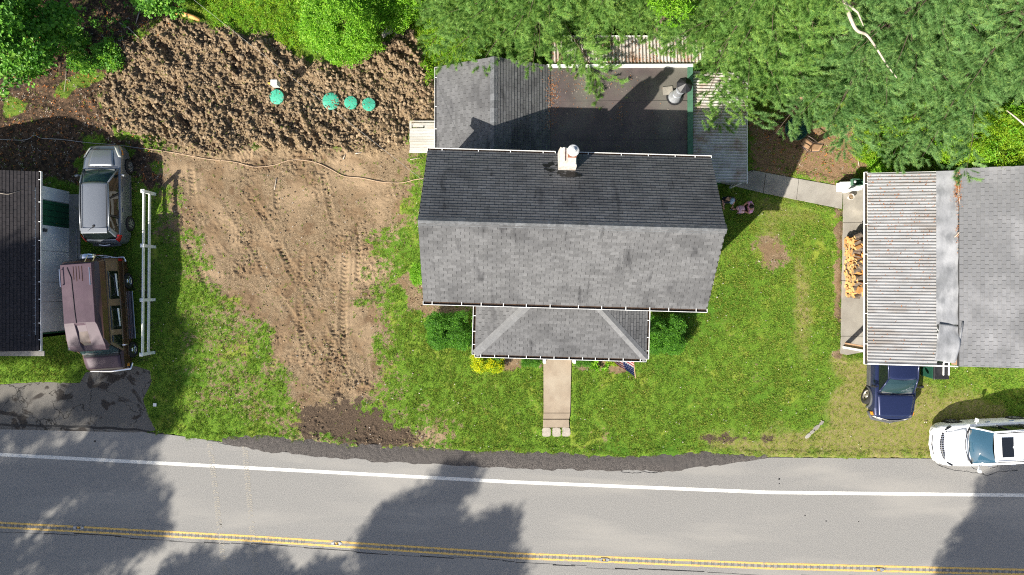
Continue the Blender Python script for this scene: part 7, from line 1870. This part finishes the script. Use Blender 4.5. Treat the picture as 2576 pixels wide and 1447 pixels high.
# clipped bushes round the porch
def bush(px_, py_, rx, ry, h, n, protos, label, seed, sc=(0.9, 1.3)):
    x, y = at(px_, py_, h * 0.7)
    broadleaf('garden_bush', x, y, label, 'bush', [(0, 0, h * 0.5, rx * 0.85, ry * 0.85, h * 0.5), (-rx * 0.55, ry * 0.35, h * 0.6, rx * 0.5, ry * 0.55, h * 0.42), (rx * 0.5, ry * 0.4, h * 0.62, rx * 0.5, ry * 0.55, h * 0.4), (rx * 0.5, -ry * 0.4, h * 0.52, rx * 0.52, ry * 0.55, h * 0.46), (-rx * 0.5, -ry * 0.35, h * 0.5, rx * 0.5, ry * 0.6, h * 0.44)], n, protos, sc, seed, h * 0.4, 0.05, 3, tilt=0.7)
bush(1134, 832, 1.08, 0.88, 1.1, 3600, LD, 'large dark green clipped bush beside the house downspout', 90)
bush(1672, 843, 0.92, 0.92, 1.1, 3200, LD, 'rounded dark green bush at the lawn side of the porch', 91)
bush(1226, 912, 0.70, 0.48, 0.8, 1100, LG + LG + LYG, 'golden yellow bush in front of the porch gutter', 92)
bush(1256, 902, 0.26, 0.34, 0.75, 420, LD, 'small dark green bush growing into the golden bush', 93)
bush(1335, 902, 0.45, 0.42, 0.5, 520, LD, 'low dull green bush between golden bush and walk', 94, (0.6, 0.9))
bush(1466, 906, 0.42, 0.36, 0.45, 420, LD, 'low dull green bush just east of the walk', 95, (0.6, 0.9))
bush(1053, 688, 0.34, 0.52, 0.8, 520, LB, 'bright green bush half under the house eave by the dirt', 96, (0.5, 0.8))
for k, (px_, py_, s_, lab) in enumerate(((1508, 914, 0.42, 'broad leaved green hosta plant between low bush and flag'), (1541, 904, 0.34, 'yellow green hosta plant beneath the porch flag'), (1130, 742, 0.2, 'small green plant at the foot of the house wall'))):
    x, y = at(px_, py_, 0.2); broadleaf('hosta_plant', x, y, lab, 'plant', [(0, 0, 0.2, s_, s_ * 0.8, 0.2)], int(160 * s_ / 0.4), LH if k != 1 else LYG, (0.7, 1.1), 100 + k, 0.12, 0.02, 0)

# trees across the road, outside the frame: their shade falls over the asphalt
def shade_tree(sx, sy, zc, blobs, n, label, seed):
    q = P(sx, sy); x, y = q.x - SV.x * zc, q.y - SV.y * zc
    broadleaf('roadside_tree', x, y, label, 'tree', [(b[0], b[1], b[2] + zc, b[3], b[4], b[5]) for b in blobs], n, LT, (1.0, 1.7), seed, zc - 1, 0.28, 6, 'trees along the far side of the road', zmin=2, gap=0.46)
shade_tree(1060, 1440, 15.0, [(0, 0, 0, 3.2, 2.2, 2.0), (-1.2, 1.4, 0.8, 1.6, 1.5, 1.3), (2.2, -0.4, 0.2, 2.0, 1.7, 1.6), (-3.6, -0.9, -0.5, 2.4, 1.5, 1.2), (-2.0, 0.9, 0.5, 1.3, 1.1, 1.0), (0.2, 2.8, 1.2, 0.9, 1.0, 0.8), (2.8, 1.2, 0.5, 1.0, 0.9, 0.8)], 3600, 'broad roadside tree whose shade crosses the centre lines below the porch', 110)
shade_tree(110, 1330, 16.0, [(0, 0, 0, 3.8, 3.0, 2.2), (-2.5, 2.4, 1.0, 2.6, 2.2, 1.8), (2.6, -1.0, 0.3, 2.4, 2.0, 1.6), (1.8, 2.0, 0.8, 2.2, 1.8, 1.4), (3.6, 0.6, 0.2, 1.6, 1.4, 1.2), (-3.0, -1.0, 0, 2.6, 2.2, 1.8)], 3900, 'tall roadside tree whose shade covers the driveway and white edge line', 111)
shade_tree(150, 690, 17.0, [(0, 0, 0, 2.6, 3.2, 2.0), (-1.8, 1.6, 0.6, 2.0, 1.6, 1.4), (1.0, 1.4, 0.3, 1.4, 1.5, 1.2), (0.9, -1.8, 0, 1.7, 1.8, 1.4), (-2.4, -1.4, 0, 2.2, 2.2, 1.6)], 4200, 'tall roadside tree whose shade falls across the low garage roof', 112)
shade_tree(345, 985, 16.0, [(0, 0, 0, 1.7, 1.5, 1.2), (1.2, 1.4, 0.2, 1.0, 1.6, 0.8), (-1.8, 0.2, 0.3, 1.6, 1.3, 1.0), (0.6, 2.8, 0.2, 0.8, 1.3, 0.7), (0.2, -1.4, 0, 1.3, 1.0, 0.8)], 1900, 'slim roadside tree whose shade dapples the lawn under the rail fence', 113)
shade_tree(2560, 1375, 15.0, [(0, 0, 0, 2.8, 2.6, 1.9), (-1.6, -0.6, 0.3, 1.9, 1.5, 1.2), (-0.8, 2.0, 0.9, 1.6, 1.5, 1.2), (1.8, 1.8, 0.5, 2.0, 2.0, 1.4), (-2.6, -1.8, -0.2, 1.2, 0.9, 0.8)], 2500, 'roadside tree whose shade falls beside the white suv', 114)
shade_tree(600, 1490, 14.0, [(0, 0, 0, 2.6, 1.4, 1.3), (2.4, -0.3, 0.3, 1.8, 1.1, 1.0), (-2.2, 0.2, 0.2, 1.6, 1.3, 1.0)], 2000, 'low roadside tree whose shade darkens the far lane', 115)

# ------------------------------------------------------------------ grass blades over the lawns
TG = [grass_tuft('grass_tuft_%d' % i, 'grass_blade', 500 + i) for i in range(3)] + [grass_tuft('dry_tuft_%d' % i, 'grass_dry', 510 + i) for i in range(2)]
n = 420000
q = np.stack([rng.uniform(-24.5, 24.5, n), rng.uniform(-10.5, 14.0, n)], -1)
def S(a): return gsample(a, q[:, 0], q[:, 1])
lawnw = (1 - np.clip(S(soil) * 2.2 - 0.50, 0, 0.975)) * (1 - np.clip(S(forest) * 1.8 - 0.2, 0, 0.97)) * (1 - 0.85 * np.clip(S(litter) * 1.5, 0, 1)) * (1 - 0.55 * S(worn)) * (1 - 0.7 * np.clip(S(dark), 0, 1))
patch_n = fbm(q[:, 0] * 4, q[:, 1] * 4, 77, 3); patch_b = fbm(q[:, 0] * 0.7, q[:, 1] * 0.7, 78, 3)
keep = (rng.random(n) < lawnw * (0.40 + 0.9 * patch_b)) & (S(hd) > 0.03) & (patch_n > 0.34)
inhouse = (q[:, 0] > -3.1) & (q[:, 0] < 7.4) & (q[:, 1] > -0.2) & (q[:, 1] < 9.3)
inhouse |= (q[:, 0] < -20.5) & (q[:, 1] > -2.2) & (q[:, 1] < 4.4)
for k_, (a_, c_) in enumerate(((1374.5, 1087), (1399.5, 1087), (1424, 1086.5))): w__ = P(a_, c_); inhouse |= (np.abs(q[:, 0] - w__.x) < 0.19) & (np.abs(q[:, 1] - w__.y) < 0.20)
inhouse |= (q[:, 0] > 18.9) & (q[:, 1] > -3.0) & (q[:, 1] < 4.7)
keep &= ~inhouse
q = q[keep]; k = len(q)
dryp = np.clip(S(worn) * 0.75 + 0.14 + 0.5 * (patch_n[keep] - 0.5) + 1.3 * np.clip(patch_b[keep] - 0.52, 0, 1) + 0.10 * (q[:, 0] > 8), 0.03, 0.9)
kd = np.where(rng.random(k) < dryp, rng.integers(3, 5, k), rng.integers(0, 3, k))
tag(scatter('lawn_grass', np.stack([q[:, 0], q[:, 1], S(Z) - 0.005], -1), np.stack([rng.normal(0, 0.15, k), rng.normal(0, 0.15, k), rng.uniform(0, 6.28, k)], -1), rng.uniform(0.55, 1.2, k) * (0.65 + 0.75 * patch_n[keep]) * (1 - 0.35 * S(worn)), TG, None, kd), kind='stuff')

# ------------------------------------------------------------------ loose soil, stones, litter
def rock(name, material, seed, squash=0.75):
    rr = random.Random(seed); bmx = bmesh.new(); bmesh.ops.create_icosphere(bmx, subdivisions=1, radius=1.0)
    for v in bmx.verts: v.co *= rr.uniform(0.7, 1.15); v.co.z *= squash
    me = bpy.data.meshes.new(name); bmx.to_mesh(me); bmx.free(); me.materials.append(MATS[material]); return bpy.data.objects.new(name, me)
CL = [rock('clod_%d' % i, 'soil_clod', 600 + i) for i in range(4)]
n = 60000
q = np.stack([rng.uniform(-19.5, -3.0, n), rng.uniform(-7.5, 12.5, n)], -1)
w_ = np.clip(S(churn) * 1.0, 0, 1) * 0.75 + np.clip(S(soil) - S(churn), 0, 1) * (0.10 + 0.35 * S(rough_patch))
keep = rng.random(n) < w_; q = q[keep]; k = len(q)
big = S(churn)
sc_ = (0.016 + 0.075 * rng.random(k) ** 4.0) * (0.55 + 0.75 * big)
tag(scatter('soil_clods', np.stack([q[:, 0], q[:, 1], S(Z) + sc_ * 0.35], -1), rng.uniform(0, 6.28, (k, 3)), sc_, CL), kind='stuff')
ST = [rock('pebble_%d' % i, 'pale_stone', 620 + i, 0.6) for i in range(3)]
n = 5000
q = np.stack([rng.uniform(-24, 23, n), rng.uniform(-9.5, 13, n)], -1)
keep = rng.random(n) < np.clip(S(soil) * 0.10 + S(worn) * 0.06 + S(litter) * 0.05 + S(forest) * 0.06, 0, 1); q = q[keep]; k = len(q)
tag(scatter('pebbles', np.stack([q[:, 0], q[:, 1], S(Z) + 0.01], -1), rng.uniform(0, 6.28, (k, 3)), rng.uniform(0.012, 0.04, k), ST), kind='stuff')
n = 420
q = np.stack([rng.uniform(-17, 22, n), rng.uniform(-7.5, 4.5, n)], -1); q = q[(S(hd) > 0.1)]; k = len(q)
tag(scatter('fallen_petals', np.stack([q[:, 0], q[:, 1], S(Z) + 0.075], -1), rng.uniform(-0.3, 0.3, (k, 3)), rng.uniform(0.018, 0.034, k), ST), kind='stuff')
q = np.stack([rng.uniform(-19, -4, 900), rng.uniform(5.5, 12.5, 900)], -1); q = q[(rng.random(900) < S(churn))]; k = len(q)
sc_ = rng.uniform(0.06, 0.17, k) * rng.random(k) ** 0.5
tag(scatter('large_clods', np.stack([q[:, 0], q[:, 1], S(Z) + sc_ * 0.25], -1), rng.uniform(0, 6.28, (k, 3)), sc_, CL), kind='stuff')
# fallen leaves in the woods
FL = [leaf_spray('fallen_leaf_%d' % i, 'leaf_litter', 640 + i, 3, 0.075, 0.06, 0.6, 0.9) for i in range(2)] + [leaf_spray('pale_fallen_leaf', 'dead_wood', 650, 3, 0.075, 0.06, 0.6, 0.9)]
n = 9000
q = np.stack([rng.uniform(-24, 17, n), rng.uniform(4, 13, n)], -1)
keep = rng.random(n) < np.clip(S(forest) * 0.8 * (0.3 + patch_n[:n]) + S(litter) * 0.35, 0, 1); q = q[keep]; k = len(q)
tag(scatter('leaf_litter', np.stack([q[:, 0], q[:, 1], S(Z) + 0.015], -1), rng.uniform(-0.3, 0.3, (k, 3)) + np.array([0, 0, 1.0]) * rng.uniform(0, 6, (k, 1)), rng.uniform(0.6, 1.2, k), FL), kind='stuff')
# needles and leaves caught on the roofs
def roof_litter(name, pts, sc, seed):
    rr = np.random.default_rng(seed); k = len(pts)
    tag(scatter(name, pts, rr.uniform(-0.2, 0.2, (k, 3)) + np.array([0, 0, 1.0]) * rr.uniform(0, 6.28, (k, 1)), rr.uniform(*sc, k), FL), kind='stuff')
rr = np.random.default_rng(5); P_ = []
def drop(cx_, cy_, sx_, sy_, n_, zf):
    a = np.stack([rr.normal(cx_, sx_, n_), rr.normal(cy_, sy_, n_)], -1); P_.extend([(p[0], p[1], zf(p[0], p[1])) for p in a if 1.0 < p[0] < 7.4 and 5.0 < p[1] < 9.3])
zf = lambda a, b: (ZFL + 0.03) if a > XFL else ZFL + 0.05 + (XFL - a) * (ZRW - ZFL) / (XFL - XRG)
drop(1.75, 8.2, 0.16, 0.5, 260, zf); drop(1.6, 6.95, 0.10, 0.10, 60, zf); drop(3.3, 8.9, 1.0, 0.25, 140, zf); drop(2.9, 8.4, 0.4, 0.4, 60, zf); drop(4.6, 7.4, 0.08, 0.25, 40, zf); drop(4.5, 7.0, 1.9, 1.4, 120, zf); drop(5.0, 5.8, 0.3, 0.2, 40, zf)
roof_litter('roof_litter', np.array(P_), (0.2, 0.5), 6)
P_ = []
for k in range(900):   # in the troughs of the corrugated sheets
    i = rr.integers(0, 50); x_ = 1.70 + 0.148 * (i + 0.5) ; v = rr.random() ** 1.6
    P_.append((x_ + rr.normal(0, 0.012), 9.56 + v * 1.1, 2.375 - 0.16 / 1.25 * v * 1.1))
roof_litter('gutter_needles', np.array(P_), (0.3, 0.55), 7)
P_ = []
for k in range(1300):
    i = rr.integers(0, 61); y_ = CY0 + 0.132 * (i + 0.5); u = rr.random(); 
    if rr.random() > 0.15 + 0.85 * np.clip((y_ + 1.0) / 5.5, 0, 1): continue
    P_.append((CX0 + 0.05 + u * (CX1 - CX0 - 0.1), y_ + rr.normal(0, 0.01), CZ0 + u * (CZ1 - CZ0) - 0.012))
for k in range(420): P_.append((18.62 + rr.normal(0, 0.10), 4.2 + rr.normal(0, 0.42), 3.0 + rr.uniform(0, 0.05)))
for k in range(50): P_.append((18.60 + rr.normal(0, 0.03), 2.3 + rr.normal(0, 0.35), 2.98))
P_ = [p for p in P_ if p[1] < 4.85]
roof_litter('carport_litter', np.array(P_), (0.3, 0.7), 8)
# sticks
def stick(pts, r, label, name='fallen_stick', grp='sticks lying about the yard'):
    m = MB(); m.tube(pts, list(np.linspace(r, r * 0.5, len(pts))), 6); tag(m.build(name, 'dead_wood', smooth=True), label, 'stick', grp)
def gp(px_, py_, dz=0.03): q_ = P(px_, py_); return (q_.x, q_.y, gz(q_.x, q_.y) + dz)
stick([gp(300, 58), gp(325, 72), gp(352, 98)], 0.03, 'pale stick lying on leaf litter below the sapling shrub')
stick([gp(308, 88), gp(320, 130)], 0.025, 'short stick leaning towards the bramble shrub')
stick([gp(350, 28), gp(342, 60)], 0.035, 'thick stick beside the split log in the woods')
stick([gp(168, 160), gp(166, 200), gp(163, 232)], 0.02, 'thin dark stick crossing the grass strip by the tyre track')
stick([gp(2144, 335), gp(2154, 370), gp(2160, 418)], 0.035, 'pale stick standing beside the small yellow green shrub')
stick([gp(864, 402), gp(872, 388)], 0.025, 'short pale stick on the dirt above the hose')
stick([gp(896, 388), gp(912, 386)], 0.03, 'short board scrap on dirt near the stoop')
stick([gp(696, 448), gp(690, 478)], 0.03, 'wood scrap on the graded dirt below the hose')
stick([gp(1032, 402), gp(1062, 397)], 0.02, 'pale stick on grass below the wooden stoop')
stick([(18.5, 2.1, 2.96), (18.7, 2.35, 3.02), (18.86, 2.62, 3.04)], 0.02, 'twig lying on the pale membrane strip of the neighbour roof')
stick([(18.6, 4.4, 3.06), (18.63, 3.9, 3.04), (18.70, 3.3, 3.03)], 0.02, 'twig among brown needles on the pale shingle roof edge')
stick([(-21.8, 4.0, 2.63), (-21.4, 3.95, 2.53), (-20.95, 4.12, 2.40)], 0.012, 'curved pale twig on the dark garage roof')
# split log and stones by the woods
q_ = P(475, 43); lg = MB(); lg.tube([(-0.55, 0, 0), (-0.2, 0.03, 0.02), (0.3, -0.02, 0.02), (0.6, -0.06, 0.0)], [0.10, 0.13, 0.12, 0.08], 9)
o = lg.build('split_log', 'split_wood', smooth=True); o.location = (q_.x, q_.y, 0.12); o.rotation_euler = (0, 0, R(-12)); tag(o, 'long split orange log at the edge of the weeds', 'log')
for k, (px_, py_, s_, lab) in enumerate(((985, 78, 0.30, 'large pale rock by the deep green shrub at the dirt edge'), (968, 88, 0.22, 'pale grey rock leaning on a larger rock at the dirt edge'), (1003, 92, 0.14, 'small reddish rock below the large pale rock'), (1118, 380, 0.0, ''))):
    if not s_: continue
    q_ = P(px_, py_); o = rock('field_rock', 'pale_stone', 700 + k, 0.55); COL.objects.link(o); o.location = (q_.x, q_.y, gz(q_.x, q_.y) + s_ * 0.3); o.scale = (s_, s_ * 0.8, s_); o.rotation_euler = (0.1, 0.2, k * 1.3); tag(o, lab, 'rock')
q_ = P(391, 1018); m = MB(); m.box((0, 0, 0.02), (0.15, 0.15, 0.06)); o = m.build('survey_block', 'white_paint', bevel=0.01); o.location = (q_.x, q_.y, 0.02); tag(o, 'small square white block in grass at the driveway corner', 'block')
